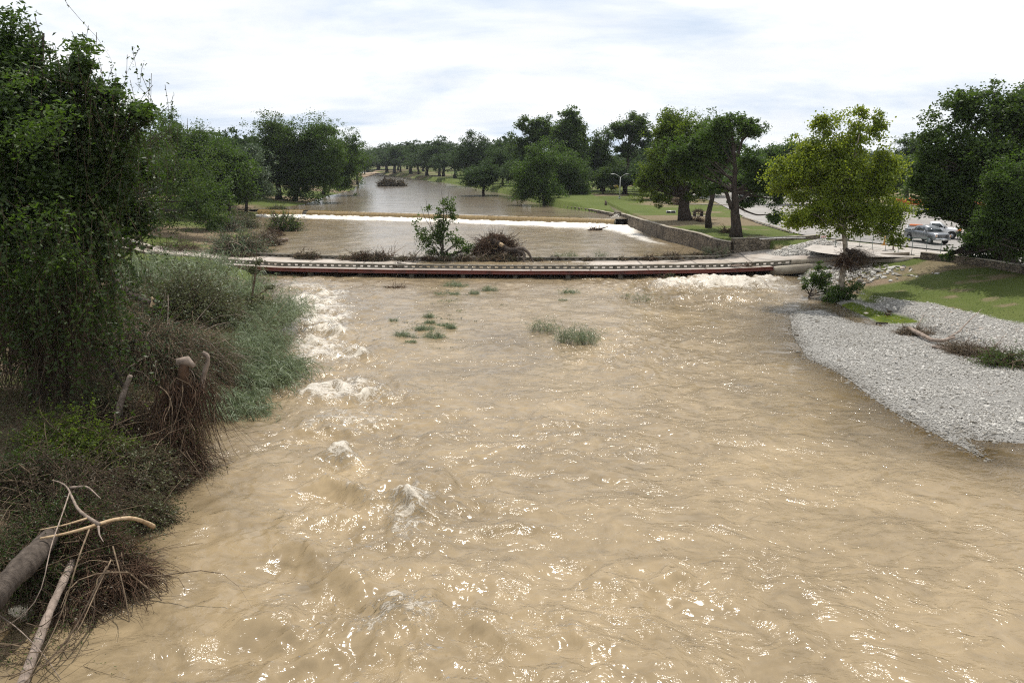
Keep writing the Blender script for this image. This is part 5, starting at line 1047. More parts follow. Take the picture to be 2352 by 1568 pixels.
for i, (pts, r, lb) in enumerate([
    ([(160, 1130, 2.4), (140, 1190, 2.5), (110, 1270, 2.3), (105, 1330, 1.9), (85, 1400, 1.2), (0, 1445, .7)], .022, 'long bare vine curving down in front of the shaded bank to the left edge'),
    ([(205, 1215, 2.3), (180, 1280, 2.2), (155, 1370, 1.4), (130, 1440, .8), (60, 1570, .3)], .024, 'reddish vine running from the pale branch down beside the long log'),
    ([(245, 1300, 1.2), (205, 1380, .8), (170, 1450, .5), (110, 1520, .3), (30, 1590, .2)], .030, 'dark twisted root reaching from the bank tip toward the bottom corner'),
    ([(255, 1285, 1.2), (215, 1370, .9), (178, 1455, .6), (100, 1530, .4)], .022, 'pale root running alongside the dark twisted one'),
    ([(215, 1370, .9), (218, 1400, .7), (205, 1445, .4), (165, 1495, .1)], .011, 'thin twig dangling over the water right of the roots'),
    ([(60, 1430, .8), (95, 1440, .8), (130, 1410, .9), (150, 1395, .9)], .016, 'crooked twig crossing the long log near the pale rock'),
    ([(0, 1485, .4), (60, 1475, .5), (110, 1440, .6)], .022, 'bare twig from the left edge reaching to the long log'),
    ([(130, 1500, .2), (170, 1478, .4), (200, 1440, .5)], .018, 'short forked twig right of the long log'),
    ([(-20, 1400, .9), (40, 1440, .8), (100, 1500, .4), (140, 1560, .0)], .02, 'twig trailing below the pale rock into the water'),
    ([(20, 1560, .3), (80, 1530, .4), (150, 1515, .35), (230, 1490, .1)], .014, 'thin twig fanning out over the water in the bottom left corner')]):
    wood('bare_vine', lb, pts, r, r*.4, ['wood_grey', 'twig', 'twig_dark', 'twig', 'twig_dark', 'twig_dark', 'twig_dark', 'twig', 'wood_grey', 'twig'][i], 'vine', k=6)
brush('leafy_twigs', 'sparse leafy twigs trailing over the water beside the long log', g(70, 1500, .05), (1.1, .9, .25), 130, 420, 'leaf', 'twig_dark', .07, 95, 'twigs', trad=.007, droop=.2, up=.0, ln=(.6, 1.5))
brush('root_fringe', 'fringe of dark roots hanging to the water under the bank tip', g(262, 1318, .5), (1.3, .8, .6), 700, 300, 'leaf_brown', 'root', .06, 96, 'roots', trad=.012, droop=1.3, up=-.3, ln=(.5, 1.3))
# root-hung stump
B_('dark_brush', 'dark tangle of roots standing behind and below the root-hung stump', 412, 1085, 52, 170, 1500, 1500, 'leaf_gloss', 'root', .09, 81, droop=1.3, dep=.9, up=-.2)
B_('tangled_brush', 'overhanging dead brush above the pale fallen branch', 120, 1165, 120, 120, 1500, 3500, 'leaf_brown', 'twig_dark', .09, 82, droop=.9, dep=.8)  # raised brush layer added to shade the bank beneath it
B_('dark_brush', 'dark leaning brush between the thick trunk and the bank tip', 190, 1300, 90, 120, 1500, 3000, 'leaf_gloss', 'root', .08, 83, droop=1.0, dep=.8)  # second added layer; its dark roots and leaves deepen the bank's shade
B_('tangled_brush', 'dark stems and dead grass between the stumps', 330, 1010, 60, 110, 1000, 2600, 'leaf_brown', 'twig_dark', .09, 84, droop=.9, dep=.8)
Ys = YB+1.4
st = wood('root_hung_stump', 'tall leaning stump draped in hanging brown roots at the water edge', [(400, 1120, Ys-.6), (395, 1030, Ys-.2), (405, 940, Ys), (418, 880, Ys), (425, 835, Ys)], .42, .17, 'root', 'stump', k=12)
R = np.random.default_rng(9); top_ = pt(418, 885, Ys); n = 620; P0 = top_+R.normal(0, 1, (n, 3))*[.55, .45, .30]-[0, 0, .2]
V, F, _ = curves(P0, R.normal(0, .22, (n, 3))+[.05, -.15, -1], R.uniform(.6, 2.6, n), .1, .016, 7, 3, .22, 9); mk('hanging_roots', V-np.array(st.location), F, M['root'], st)
n = 30; V, F, _ = curves(P0[:n], R.normal(0, .3, (n, 3))+[.15, -.3, -1], R.uniform(2, 4.2, n), .1, .022, 9, 4, .26, 10); mk('long_roots', V-np.array(st.location), F, M['twig'], st)
b = B(); b.tube([pt(408, 832, Ys), pt(430, 828, Ys), pt(446, 842, Ys)], [.16, .2, .10], 8); loc(b.build('broken_top', M['wood_grey'], st, True), st)
wood('broken_stump', 'splintered pale brown stump standing in the brush left of the root-hung one', [(268, 995, Ys+.3), (275, 930, Ys+.4), (292, 880, Ys+.5), (300, 862, Ys+.5)], .17, .09, 'wood_grey', 'stump')
wood('broken_stump', 'slim broken stem with a knobbly top between the reeds and the root-hung stump', [(462, 905, Ys+3), (468, 860, Ys+3), (480, 825, Ys+3), (478, 812, Ys+3), (466, 810, Ys+3)], .13, .09, 'wood_grey', 'stump')
wood('fallen_bough', 'dark broken bough slanting through the brush from the big trunk', [(205, 770, YB+9), (250, 840, YB+6), (285, 890, YB+4), (300, 915, YB+3)], .16, .08, 'bark_dark')
wood('fallen_bough', 'thin split poles lying level across the brush from the big trunk', [(190, 785, YB+7), (250, 795, YB+6), (320, 808, YB+5)], .09, .03, 'root', kids=[([(200, 800, YB+6.6), (260, 806, YB+6), (310, 812, YB+5.2)], .07)])
wood('arching_bough', 'bent dark bough with torn orange bark reaching right over the abutment wall', [(200, 612, 40), (235, 604, 40), (285, 588, 40), (305, 575, 40), (303, 555, 40), (335, 535, 40)], .15, .06, 'bark_dark', kids=[([(304, 570, 40), (330, 548, 40), (352, 520, 40)], .05)])
wood('snapped_trunk', 'fallen dark trunk with a torn pale stump end behind the willow mound', [(262, 642, 52), (300, 675, 50), (335, 692, 48), (352, 700, 47), (356, 690, 47)], .22, .14, 'bark_dark', kids=[([(350, 705, 47), (352, 690, 47), (348, 682, 47)], .16, 'wood_bare')])
Rr = np.random.default_rng(21)
for i, (x, y, dx, dy) in enumerate([(140, 1060, 26, 40), (200, 1010, 50, 20), (330, 1020, 40, 60), (300, 1160, 60, -10), (260, 1090, 10, 70), (60, 1085, -60, 0), (90, 1075, 60, -40), (420, 1050, 70, 60), (180, 900, 20, 60), (160, 1180, -20, 90), (330, 930, -50, 30), (240, 1180, 60, 30), (600, 770, 60, -60), (590, 740, 40, -60), (560, 870, -70, 30), (450, 960, 80, 60), (455, 1000, 55, 100)]):
    p = gt(x, y)[1]
    wood('stick', ['short pale stick over the bright bush', 'bent dry stem above the bright bush', 'curved dry cane left of the root-hung stump', 'red-brown stick along the bank edge', 'upright dry stick in the olive brush', 'orange-barked stick at the left edge', 'orange-barked stick rising to the right near the left edge', 'thin branch trailing into the water right of the stump', 'bent pale stem right of the big trunk', 'curved stem dropping behind the pale branch', 'dry cane across the broken stump', 'twisted twig behind the pale branch end', 'bare twig fan pointing out over the rapids, upper', 'bare twig pointing out over the rapids, left of the fan', 'straight dry cane lying in the willow reeds', 'thin twig over the water below the willow reeds', 'long drooping twig with dead leaf tips over the water'][i],
         [(x, y-20, p+.4), (x+dx*.5, y-20+dy*.35, p+.2), (x+dx, y-20+dy, p)], .022+.01*(i % 3), .008, ['twig', 'wood_grey', 'twig', 'root', 'twig', 'wood_bare', 'wood_bare'][i % 7], 'stick', k=5, group='sticks scattered through the left bank brush')
# pale rock, white litter
def rock(name, label, c, d, m_, seed, cat='rock', group=None):
    R = np.random.default_rng(seed); bm = bmesh.new(); bmesh.ops.create_icosphere(bm, subdivisions=3, radius=1)
    for v in bm.verts:
        n_ = v.co.normalized(); f = 1
        for _ in range(1): pass
        v.co = Vector((max(-.75, min(.72, n_.x)), max(-.7, min(.75, n_.y)), max(-.6, min(.62, n_.z+.25*n_.x))))
    for v in bm.verts: v.co *= 1+R.normal(0, .02)
    bmesh.ops.scale(bm, vec=d, verts=bm.verts); me = bpy.data.meshes.new(name); bm.to_mesh(me); bm.free(); me.materials.append(M[m_])
    o = bpy.data.objects.new(name, me); COL.objects.link(o); o.location = c; o.rotation_euler = (0.2, .15, seed); return tag(o, label, cat, group)
p = g(55, 1408, 0.1); rock('pale_rock', 'angular cream and rust coloured rock at the waterline, bottom left', p+[0, 0, .05], (.42, .32, .30), 'rock_pale', 3)
M['white_bag'] = noisy('white_bag', (.6, .62, .66), (.85, .86, .88), 8, .5, .8, 20)
p = pt(306, 942, Ys-.6); b = B(); R = np.random.default_rng(4); V, F = blades(np.tile(p, (40, 1))+R.normal(0, .06, (40, 3)), R.normal(0, 1, (40, 3)), .28, .5, .16, 3, 4); b.add(V, F); tag(b.build('plastic_bag', M['white_bag']), 'torn white plastic bag snagged beside the splintered stump', 'litter')
# sapling with thin pale trunk at the thicket edge
p = on(575, 740); 
root_, _, _ = tree('thin_sapling', 'thin pale-stemmed sapling rising from the thicket in front of the crossing', (575, 745), [(588, 610, 22, 20), (620, 655, 16, 14), (575, 690, 16, 20), (600, 690, 26, 14)], 900, .14, 'leaf_olive', 'twig', .09, 14, 88, top=pt(590, 520, p[1]), maxn=14, frac=(.3, .9))
# ================================================================= GRAVEL, STONES
def stones(name, P, size, material, seed, flat=.45, parent=None):
    R = np.random.default_rng(seed); n = len(P)
    base = np.array([(1,0,0),(0,1,0),(-1,0,0),(0,-1,0),(.6,.6,.75),(-.6,.6,.8),(-.6,-.6,.7),(.6,-.6,.8)], float)
    F0 = np.array([(4,5,6,7),(0,1,5,4),(1,2,6,5),(2,3,7,6),(3,0,4,7)])
    S = np.stack([size*R.uniform(.7, 1.4, n), size*R.uniform(.5, 1.0, n), size*R.uniform(.6, 1.1, n)*flat*1.6], 1)
    V = base[None]*S[:, None]*R.uniform(.75, 1.2, (n, 8, 1)); a = R.uniform(0, 6.28, n); ca, sa = np.cos(a), np.sin(a)
    x = V[..., 0]*ca[:, None]-V[..., 1]*sa[:, None]; y = V[..., 0]*sa[:, None]+V[..., 1]*ca[:, None]; t = R.normal(0, .25, (n, 1)); z = V[..., 2]+x*t
    V = np.stack([x, y, z], -1)+P[:, None]
    F = (F0[None]+(np.arange(n)*8)[:, None, None]).reshape(-1, 4); rv = R.random(n)
    if name == 'gravel': rv = rv*(.12+.88*sstep(.03, .16, P[:, 2]))
    return mk(name, V.reshape(-1, 3), F, material, parent, attrs={'rnd': ('FACE', np.repeat(rv, 5))})
m, nt = mat('pebbles'); a = nn(nt, 'ShaderNodeAttribute', attribute_name='rnd')
r = ramp(nt, [(0, (0.14, 0.125, 0.10)), (.22, (0.34, 0.325, 0.295)), (.6, (0.42, 0.405, 0.37)), (.88, (0.50, 0.48, 0.445)), (.94, (0.36, 0.29, 0.23)), (1, (0.58, 0.57, 0.54))]); nt.links.new(a.outputs['Fac'], r.inputs[0])
tcn = nn(nt, 'ShaderNodeTexCoord'); n = nn(nt, 'ShaderNodeTexNoise', i_Scale=14, i_Detail=4.0); nt.links.new(tcn.outputs['Object'], n.inputs[0]); bm_ = nn(nt, 'ShaderNodeBump', i_Strength=.4, i_Distance=.02); nt.links.new(n.outputs[0], bm_.inputs['Height'])
finish(nt, pbsdf(nt, r.outputs[0], .85, .25, bm_.outputs[0])); M['pebbles'] = m
R = np.random.default_rng(12)
xs = R.uniform(14, 76, 860000); ys = R.uniform(22, 82, 860000); P = np.stack([xs, ys], 1)
hg = cterrain(P); gv, al_, dt = zones(P)
vis = (np.abs(xs/ys) < 1.05)&((np.abs(xs/ys) < .78)|(R.random(len(xs)) < .6))
depth_ok = hg > -.16
pw = np.where(hg < 0, .5, 1.0)*np.clip(gv, 0, 1)*(1-al_*.96)*depth_ok*vis
pn = fbm(P[:, 0]*.35, P[:, 1]*.5, 4, 91); k = R.random(len(P)) < pw*(.42+.5*sstep(.38, .6, pn))
P3 = np.column_stack([P[k], hg[k]+.012])
sz = R.gamma(1.5, .012, k.sum())+.015; big_ = R.random(k.sum()) < .02; sz = np.where(big_, sz*2.2, sz); sz = np.minimum(sz, .20)
o = stones('gravel', P3, sz, M['pebbles'], 13); tag(o, 'pale grey river gravel and cobbles spread over the bar', 'gravel'); o['kind'] = 'stuff'
# rubble edge by the crossing under the sycamore
c = g(1885, 640, .5); n = 900; P = np.column_stack([c[0]+R.normal(1.5, 3.2, n), c[1]+R.normal(0, 2.4, n)]); h_ = cterrain(P); kk = (h_ > -.1)&(h_ < 1.9); o = stones('bank_rubble', np.column_stack([P[kk], h_[kk]+.03]), R.gamma(2.2, .06, kk.sum())+.05, M['pebbles'], 14); tag(o, 'loose broken stones on the eroded bank under the sycamore', 'rubble'); o['kind'] = 'stuff'
# gravel heap on the approach road
hp = g(1842, 581, 1.55); root = empty('gravel_heap', tuple(hp), 'low heap of pale gravel dumped across the right end of the crossing', 'gravel heap')
gx2, gy2 = np.meshgrid(np.linspace(-1, 1, 40), np.linspace(-1, 1, 24)); rr = np.clip(1-gx2**2-gy2**2, 0, 1)
zb = lambda x: np.interp(x, [g(1700,590,.95)[0], g(1790,585,1.2)[0], g(1860,580,1.75)[0], g(1920,575,2.3)[0]], [.86, 1.15, 1.8, 2.35])
wx_ = gx2*5.2; wy_ = gy2*3.1; zz_ = zb(wx_+hp[0])-hp[2]+.85*rr**.8*(.8+.4*fbm(gx2*2+5, gy2*2, 3, 2))-.12
mk('heap_body', np.column_stack([wx_.ravel(), wy_.ravel(), zz_.ravel()]), gridF(40, 24), M['pebbles'], root, attrs={'rnd': ('FACE', np.full(39*23, .4))})
n = 5200; a = R.random(n)*6.28; r_ = R.random(n)**.55*1.02; px_, py_ = np.cos(a)*r_, np.sin(a)*r_; rr = np.clip(1-px_**2-py_**2, 0, 1)
P = np.column_stack([px_*5.2, py_*3.1, zb(px_*5.2+hp[0])-hp[2]+.85*rr**.8*(.8+.4*fbm(px_*2+5, py_*2, 3, 2))-.10]); stones('pebbles', P, R.gamma(2.2, .025, n)+.03, M['pebbles'], 15, parent=root)['kind'] = 'stuff'
hp2 = g(1795, 573, 1.15); n = 900; a = R.random(n)*6.28; r_ = R.random(n)**.6; P = np.column_stack([hp2[0]+np.cos(a)*r_*3.4, hp2[1]+.6+np.sin(a)*r_*.8, np.zeros(n)]); P[:, 2] = zb(P[:, 0])+.2*(1-r_); o = stones('gravel_drift', P, R.gamma(2.2, .03, n)+.03, M['pebbles'], 16); tag(o, 'thin drift of gravel along the foot of the corner wall', 'gravel'); o['kind'] = 'stuff'
# grass tufts on the near lawn
n = 60000; xs = R.uniform(22, 62, n); ys = R.uniform(38, 84, n); P = np.stack([xs, ys], 1); gv, al_, dt = zones(P); hg = cterrain(P)
kk = (gv < .3)&inside(P, polyLawn)&(np.abs(xs/ys) < .74)&(hg < 2.5)&(R.random(n) > dt*.8); P3 = np.column_stack([P[kk], hg[kk]-.02]); n = len(P3)
V, F = blades(P3, R.normal(0, .6, (n, 3))+[0, 0, 1], R.uniform(.05, .14, n), .3, .05, 2, 5)
M['grass'] = leafmat('grass', (0.055, 0.075, 0.020), (0.13, 0.155, 0.045), .3, (0.17, 0.22, 0.05))
o = mk('lawn_grass', V, F, M['grass'], attrs={'rnd': ('FACE', np.repeat(R.random(n), 2))}); tag(o, 'short rough grass on the lawn beside the gravel bar', 'grass'); o['kind'] = 'stuff'

# ================================================================= IN THE WATER
WR = 'reed clumps standing in the lower river'
def wreed(x, y, w, h, n, lbl, seed, z=0., leaf='reed', dry=False, lean=(.1, -.25, 0), sprays=6, group=WR):
    p = g(x, y, z); s = np.linalg.norm(p-[0, 0, CAMH])/FP
    return reeds('reed_clump', lbl, p+[0, 0, -.1], (w*s, w*s*.6), n, h, leaf, seed, 'reeds', group, lean, .022, sprays, .022, min(.45, h*.5), .4, 'reed_dry')
wreed(1247, 760, 28, 1.9, 90, 'small flattened reed clump just left of the largest one in the river', 201)
wreed(1325, 785, 42, 2.3, 190, 'largest reed clump in mid river, bent and mixed with dry stems', 202, sprays=8)
wreed(1355, 632, 24, 2.3, 75, 'tall thin reeds standing up against the red beam right of centre', 203, dry=True, lean=(0, 0, 0), sprays=3)
wreed(1237, 630, 14, 1.9, 18, 'few thin dry stems in front of the red beam near the centre', 204, lean=(.1, 0, 0), sprays=2)
wreed(1528, 640, 16, 1.6, 26, 'reeds growing from a dark snag by the red beam', 205, lean=(.4, 0, 0), sprays=3)
wreed(1432, 684, 10, 1.6, 18, 'sparse thin reeds left of the taller pair by the right rapids', 206, sprays=3); wreed(1474, 694, 16, 1.9, 44, 'taller sparse reeds beside the right rapids', 207, sprays=4); wreed(1505, 683, 10, .6, 20, 'low reeds washed sideways at the edge of the right rapids', 208, lean=(.7, 0, 0))
for i, (x, y, w, h, l) in enumerate([(1042, 653, 24, .7, 'dense green tuft nearest the red beam left of centre'), (1120, 662, 13, .6, 'small tuft with fine stems right of the dense green one'), (1088, 669, 8, .45, 'small round tuft between the dense one and the fine-stemmed one'), (1041, 672, 8, .45, 'tiny tuft below the dense green one'), (1013, 671, 16, .35, 'low flat tuft left of the tiny one'), (1022, 688, 18, .3, 'wide low tuft barely above the surface'), (984, 723, 7, .5, 'small upright tuft above the bright pair'), (985, 736, 9, .4, 'squat tuft between the upright one and the dark one'), (972, 752, 16, .55, 'dark green tuft of the left group'), (993, 770, 18, .65, 'yellowish rounded tuft of the left group'), (1012, 742, 13, .35, 'low tuft right of the dark green one'), (1032, 748, 9, .5, 'leaning tuft at the right of the left group'), (923, 768, 15, .6, 'pale wispy tuft at the left end of the group'), (903, 733, 6, .4, 'lone wisp at the far left of the group'), (1304, 668, 17, .55, 'lone green tuft in open water right of centre'), (1290, 685, 8, .3, 'yellow-brown tuft just below the lone green one'), (945, 780, 12, .3, 'sunken tuft under the pale wispy one'), (1055, 710, 9, .25, 'faint tuft just breaking the surface right of the group')]):
    wreed(x, y+4, w*1.15, h*1.7, 30+int(w*3.4), l, 220+i, lean=(.25, -.35, 0), sprays=7)
# weed streaming just under the surface
R = np.random.default_rng(31); P = []
for (x, y, w, h, k) in [(975, 770, 70, 40, 60), (1040, 700, 60, 30, 40), (1130, 700, 60, 20, 20), (930, 740, 40, 30, 20), (1030, 660, 40, 12, 16), (890, 658, 25, 6, 14)]:
    for _ in range(k): P.append(g(x+R.normal(0, w*.5), y+R.normal(0, h*.5), .0))
P = np.array(P); m_ = 7; P = np.repeat(P, m_, 0)+R.normal(0, .12, (len(P)*m_, 3))*[1, 1, .1]; P[:, 2] = -.03
V, F = blades(P, R.normal(0, .18, (len(P), 3))*[1, 1, .1]+[.25, -1, .12], R.uniform(.25, .8, len(P)), .1, .03, 4, 9)
M['weed'] = leafmat('weed', (0.05, 0.075, 0.045), (0.11, 0.14, 0.09), .2)
o = mk('submerged_weed', V, F, M['weed'], attrs={'rnd': ('FACE', np.repeat(R.random(len(P)), 4))}); tag(o, 'grey-green water weed streaming at the surface around the reed tufts', 'water weed'); o['kind'] = 'stuff'
# dark snags
def snag(name, label, x, y, w, h, n, seed, z=0., twig='root', leaf=None, cat='debris', group=None, nl=0, size=.12, droop=.5, tr=.018, dep=.5, up=.4):
    p = g(x, y, z); s = np.linalg.norm(p-[0, 0, CAMH])/FP
    return brush(name, label, p-[0, 0, .05], (w*s, max(.25, w*s*dep), h*s), n, nl, leaf or 'leaf_brown', twig, size, seed, cat, group, trad=tr, droop=droop, up=up, seg=4)
snag('dark_snag', 'dark waterlogged snag beside the reeds at the red beam', 1517, 640, 15, 9, 160, 301, tr=.035)
snag('floating_debris', 'thin raft of floating twigs in the still water left of the reed tufts', 912, 660, 28, 2.5, 220, 302, droop=.1, up=-.1, dep=.4)
snag('drift_wood', 'broken driftwood with a curled twig stuck in the middle pool', 1366, 529, 17, 7, 120, 303, ZM, tr=.05)
wood('drift_branch', 'curled branch end lying on the driftwood in the middle pool', [(1350, 530, g(1366,529,ZM)[1]), (1375, 527, g(1366,529,ZM)[1]-.3), (1388, 523, g(1366,529,ZM)[1]-.2), (1396, 521, g(1366,529,ZM)[1])], .22, .06, 'bark')
# sapling in the middle pool
p = g(1014, 597, ZM); Yp = p[1]
def sx(b, Bp, E, R):
    for q, r in (([(1012, 560), (990, 520), (982, 480), (978, 455)], .06), ([(1014, 540), (1020, 500), (1016, 460), (1014, 436)], .07), ([(1014, 540), (1024, 500), (1030, 455), (1032, 432)], .06), ([(1014, 575), (985, 560), (965, 545)], .05), ([(1016, 580), (1050, 565), (1080, 570)], .05), ([(1010, 555), (975, 500), (966, 470)], .05)): pline(q, Yp, r, .012, b, 5)
sap, lb2, _ = tree('flooded_sapling', 'lone young tree standing in the middle pool behind the crossing, thinly leaved', tuple(p), [(1030, 470, 24, 18), (1040, 500, 14, 20), (1010, 495, 16, 26), (1014, 540, 24, 34), (980, 545, 26, 22), (1050, 548, 26, 18), (985, 580, 26, 14), (1064, 570, 24, 16), (1015, 580, 22, 12), (985, 480, 10, 12), (962, 520, 12, 22), (1040, 585, 28, 10), (1080, 560, 10, 8)], 3000, .24, 'leaf', 'bark', .16, 90, 310, fill=.7, zb=ZM-.3, top=pt(1020, 470, Yp), extra=sx, maxn=40, tuft=.42, frac=(.08, .9), asp=.6)
for i, (x, y, l) in enumerate([(893, 592, 'bare twiggy dead shrub behind the far kerb, left of the young tree'), (803, 592, 'small bare shrub'), (955, 592, 'thin sprig with a few leaves just left of the young tree')]):
    if i == 1: continue
    snag('bare_shrub', l, x, y+4, 18 if i == 0 else 8, 44 if i == 0 else 40, 34 if i == 0 else 14, 320+i, ZM, 'twig', nl=0 if i == 0 else 60, leaf='leaf', cat='shrub', droop=-.1, tr=.03, up=1.6, dep=.8)
# great uprooted root plate and log on the far kerb
Yr = g(1150, 596, ZM)[1]+.5; c = pt(1140, 566, Yr+.6)
rp_ = brush('uprooted_tree', 'huge uprooted tree with a round root mass and twisted trunk lodged against the crossing', c-[0, 0, .9], (2.7, 2.0, 2.5), 4200, 700, 'leaf_olive', 'root', .14, 330, 'fallen tree', trad=.03, droop=.35, up=.0, ln=(.5, 1.3))
bm = bmesh.new(); bmesh.ops.create_icosphere(bm, subdivisions=4, radius=1)
for v in bm.verts: v.co *= .82+.35*float(vnoise(np.array([v.co.x*3+9]), np.array([v.co.z*3+v.co.y*2]), 2)[0]); v.co.x *= 2.0; v.co.y *= 1.2; v.co.z *= 1.45
me = bpy.data.meshes.new('soil_plate'); bm.to_mesh(me); bm.free(); me.materials.append(M['root']); o = bpy.data.objects.new('soil_plate', me); COL.objects.link(o); o.parent = rp_; o.location = (0, .5, .65)
def lg(pts, r0_, r1_, m_, nm, root, k=10, Y=Yr):
    b = B(); pline([(x, y, d) for x, y, d in pts], Y, r0_, r1_, b, k); loc(b.build(nm, M[m_], root, True), root)
lg([(1128, 555, -.3), (1145, 560, -.9), (1160, 572, -1.4), (1172, 578, -1.6), (1182, 573, -1.8), (1193, 577, -2.1), (1200, 585, -2.4)], .46, .24, 'bark_dark', 'trunk', rp_, 12)
lg([(1165, 578, -1.4), (1150, 590, -1.6), (1138, 597, -1.9)], .30, .22, 'wood_grey', 'limb', rp_); lg([(1184, 573, -1.8), (1200, 570, -2.1), (1214, 580, -2.6), (1222, 597, -3), (1228, 606, -3.2)], .26, .07, 'bark', 'limb', rp_)
lg([(1196, 578, -2.2), (1205, 584, -2.5), (1203, 598, -3), (1208, 612, -3.6)], .22, .06, 'bark', 'limb', rp_); lg([(1192, 577, -2.0), (1193, 590, -2.6), (1188, 602, -3)], .2, .07, 'bark_dark', 'limb', rp_); lg([(1148, 562, -1.05), (1156, 565, -1.5)], .34, .22, 'wood_bare', 'torn_wood', rp_)
snag('leafy_wrack', 'leafy wrack packed under the uprooted trunk behind the far kerb', 1165, 600, 30, 18, 500, 331, ZM, 'twig_dark', 'leaf_olive', nl=900)
# debris along the far kerb
KW = 'flood wrack caught along the far kerb of the crossing'
for i, (x, w, h, n, l) in enumerate([(560, 24, 12, 200, 'wrack in front of the grey flooded brush'), (700, 26, 15, 320, 'wrack heap at the left end of the slotted far kerb'), (722, 16, 20, 120, 'wrack with upright grass stems on the far kerb'), (790, 16, 9, 160, 'small tidy wrack clump left of the long tangle'), (832, 30, 20, 520, 'left half of the long twig tangle on the far kerb'), (868, 22, 24, 380, 'right half of the long twig tangle, with a pointed root standing up'), (925, 18, 10, 180, 'low wrack right of the bare shrub'), (945, 10, 20, 90, 'thin upright wrack left of the young tree'), (985, 20, 12, 260, 'wrack clump below the left side of the young tree'), (1020, 18, 10, 220, 'wrack clump at the foot of the young tree'), (1060, 24, 16, 320, 'bristly wrack clump right of the young tree'), (1108, 20, 12, 240, 'wrack clump left of the uprooted trunk'), (1140, 12, 18, 140, 'wrack with an upright stub left of the uprooted trunk'), (1235, 18, 6, 120, 'low wrack right of the uprooted trunk'), (1350, 14, 6, 70, 'sparse wrack on the bare part of the far kerb'), (1430, 14, 7, 90, 'sparse twigs right of the wooden tangle'), (1490, 26, 9, 200, 'thin wrack line left of the crossed sticks'), (1545, 28, 15, 260, 'crossed pale sticks jammed on the far kerb'), (1600, 26, 12, 260, 'wrack right of the crossed sticks'), (1650, 30, 18, 360, 'wrack heap at the foot of the retaining wall')]):
    fy = float(np.interp(x, [430, 500, 680, 900, 1176, 1500, 1650, 1720], [584, 590, 594, 599, 600, 597, 591.5, 586.5]))
    snag('flood_wrack', l, x, fy-3, w, h, int(n*1.3), 340+i, 1.0, ['root', 'twig_dark', 'twig_dark', 'twig'][i % 4], 'leaf_olive', 'debris', KW, int(n*.8), .14, .5, .022, .45)
p = g(1270, 594, 1.1); snag('wrecked_basket', 'dark wrecked frame and sticks lodged behind the far kerb right of the trunk', 1272, 596, 20, 10, 260, 370, .9, 'black', tr=.03, up=.1)
snag('near_kerb_wrack', 'spiky root clump hanging over the near kerb and red beam', 915, 622, 15, 20, 300, 371, .5, 'root', nl=0, tr=.025, dep=.5); wood('kerb_branch', 'thin branch lying along the near kerb from the spiky root clump', [(912, 604, g(915,612,.9)[1]), (950, 609, g(915,612,.9)[1]-.2), (1000, 617, g(915,612,.9)[1]-.6)], .06, .02, 'bark')
wood('deck_branch', 'long crooked branch lying on the dry right part of the deck', [(1488, 606, g(1560,600,.9)[1]-.2), (1540, 602, g(1560,600,.9)[1]), (1600, 596, g(1560,600,.9)[1]+.5), (1640, 590, g(1560,600,.9)[1]+1)], .08, .03, 'bark')
wood('pointed_root', 'dark pointed root standing above the long twig tangle', [(855, 596, g(868,597,.9)[1]), (872, 588, g(868,597,.9)[1]), (882, 575, g(868,597,.9)[1])], .20, .03, 'root', kids=[([(872, 588, g(868,597,.9)[1]), (900, 588, g(868,597,.9)[1]), (916, 584, g(868,597,.9)[1])], .08)])
# wooden steps/pallet slats on walkway right
b = B(); c = g(1690, 612, .95)
for k in range(5): b.box((k*.22-.4, k*-.05, .07+.03*k), (.12, 1.1, .05), .35)
o = b.build('wooden_pallet', M['wood_grey']); o.location = c; tag(o, 'grey slatted pallet lying askew on the walkway near its right end', 'pallet')
snag('walkway_wrack', 'stringy wrack hanging over the beam right of the pallet', 1718, 612, 14, 12, 120, 373, .9, 'twig', tr=.02)
# middle pool reeds
MR = 'reeds standing in the middle pool'
wreed(1296, 592, 26, 1.6, 110, 'left clump of reeds behind the far kerb, with thin tall stems', 401, ZM, group=MR, lean=(.1, 0, 0), sprays=5); wreed(1372, 594, 16, 2.0, 60, 'right clump of reeds behind the far kerb, leaning right', 402, ZM, group=MR, lean=(.3, 0, 0), sprays=4); wreed(1513, 583, 5, .5, 12, 'tiny tuft in the middle pool near the wall shadow', 403, ZM, group=MR)
wreed(1640, 590, 30, 2.4, 130, 'pale green reeds growing against the foot of the retaining wall', 404, ZM+.1, group=MR, lean=(.1, 0, 0), sprays=9)
# left of the middle pool: flattened willows
LWG = 'flood-flattened shrubs at the left edge of the middle pool'
snag('flattened_willow', 'flattened grey-green willow left of the weir end', 520, 530, 34, 36, 500, 410, 1.0, 'twig', 'leaf_grey', 'shrub', LWG, 4200, .26, .8, .03, .8); snag('flattened_willow', 'second flattened willow, nearest the weir spill', 560, 522, 34, 34, 500, 411, .9, 'twig', 'leaf_olive', 'shrub', LWG, 4200, .26, .8, .03, .8)
snag('uprooted_shrub', 'leafy uprooted shrub leaning right over white rapids at the weir end', 655, 530, 34, 46, 400, 412, ZM, 'bark', 'leaf', 'shrub', LWG, 2600, .26, .2, .04, .7, .8); snag('root_plate', 'dark root plate with pale curled roots below the uprooted shrub', 628, 542, 22, 18, 420, 413, ZM, 'root', tr=.05)
for k in range(3): wood('pale_root', ['left one of three pale curled roots on the dark root plate', 'middle one of three pale curled roots on the dark root plate', 'right one of three pale curled roots on the dark root plate'][k], [(606+k*9, 552, g(628,542,ZM)[1]-1.5), (611+k*9, 543, g(628,542,ZM)[1]-1.4), (620+k*9, 541, g(628,542,ZM)[1]-1.2)], .12, .05, 'white_bag' if 0 else 'wood_grey')
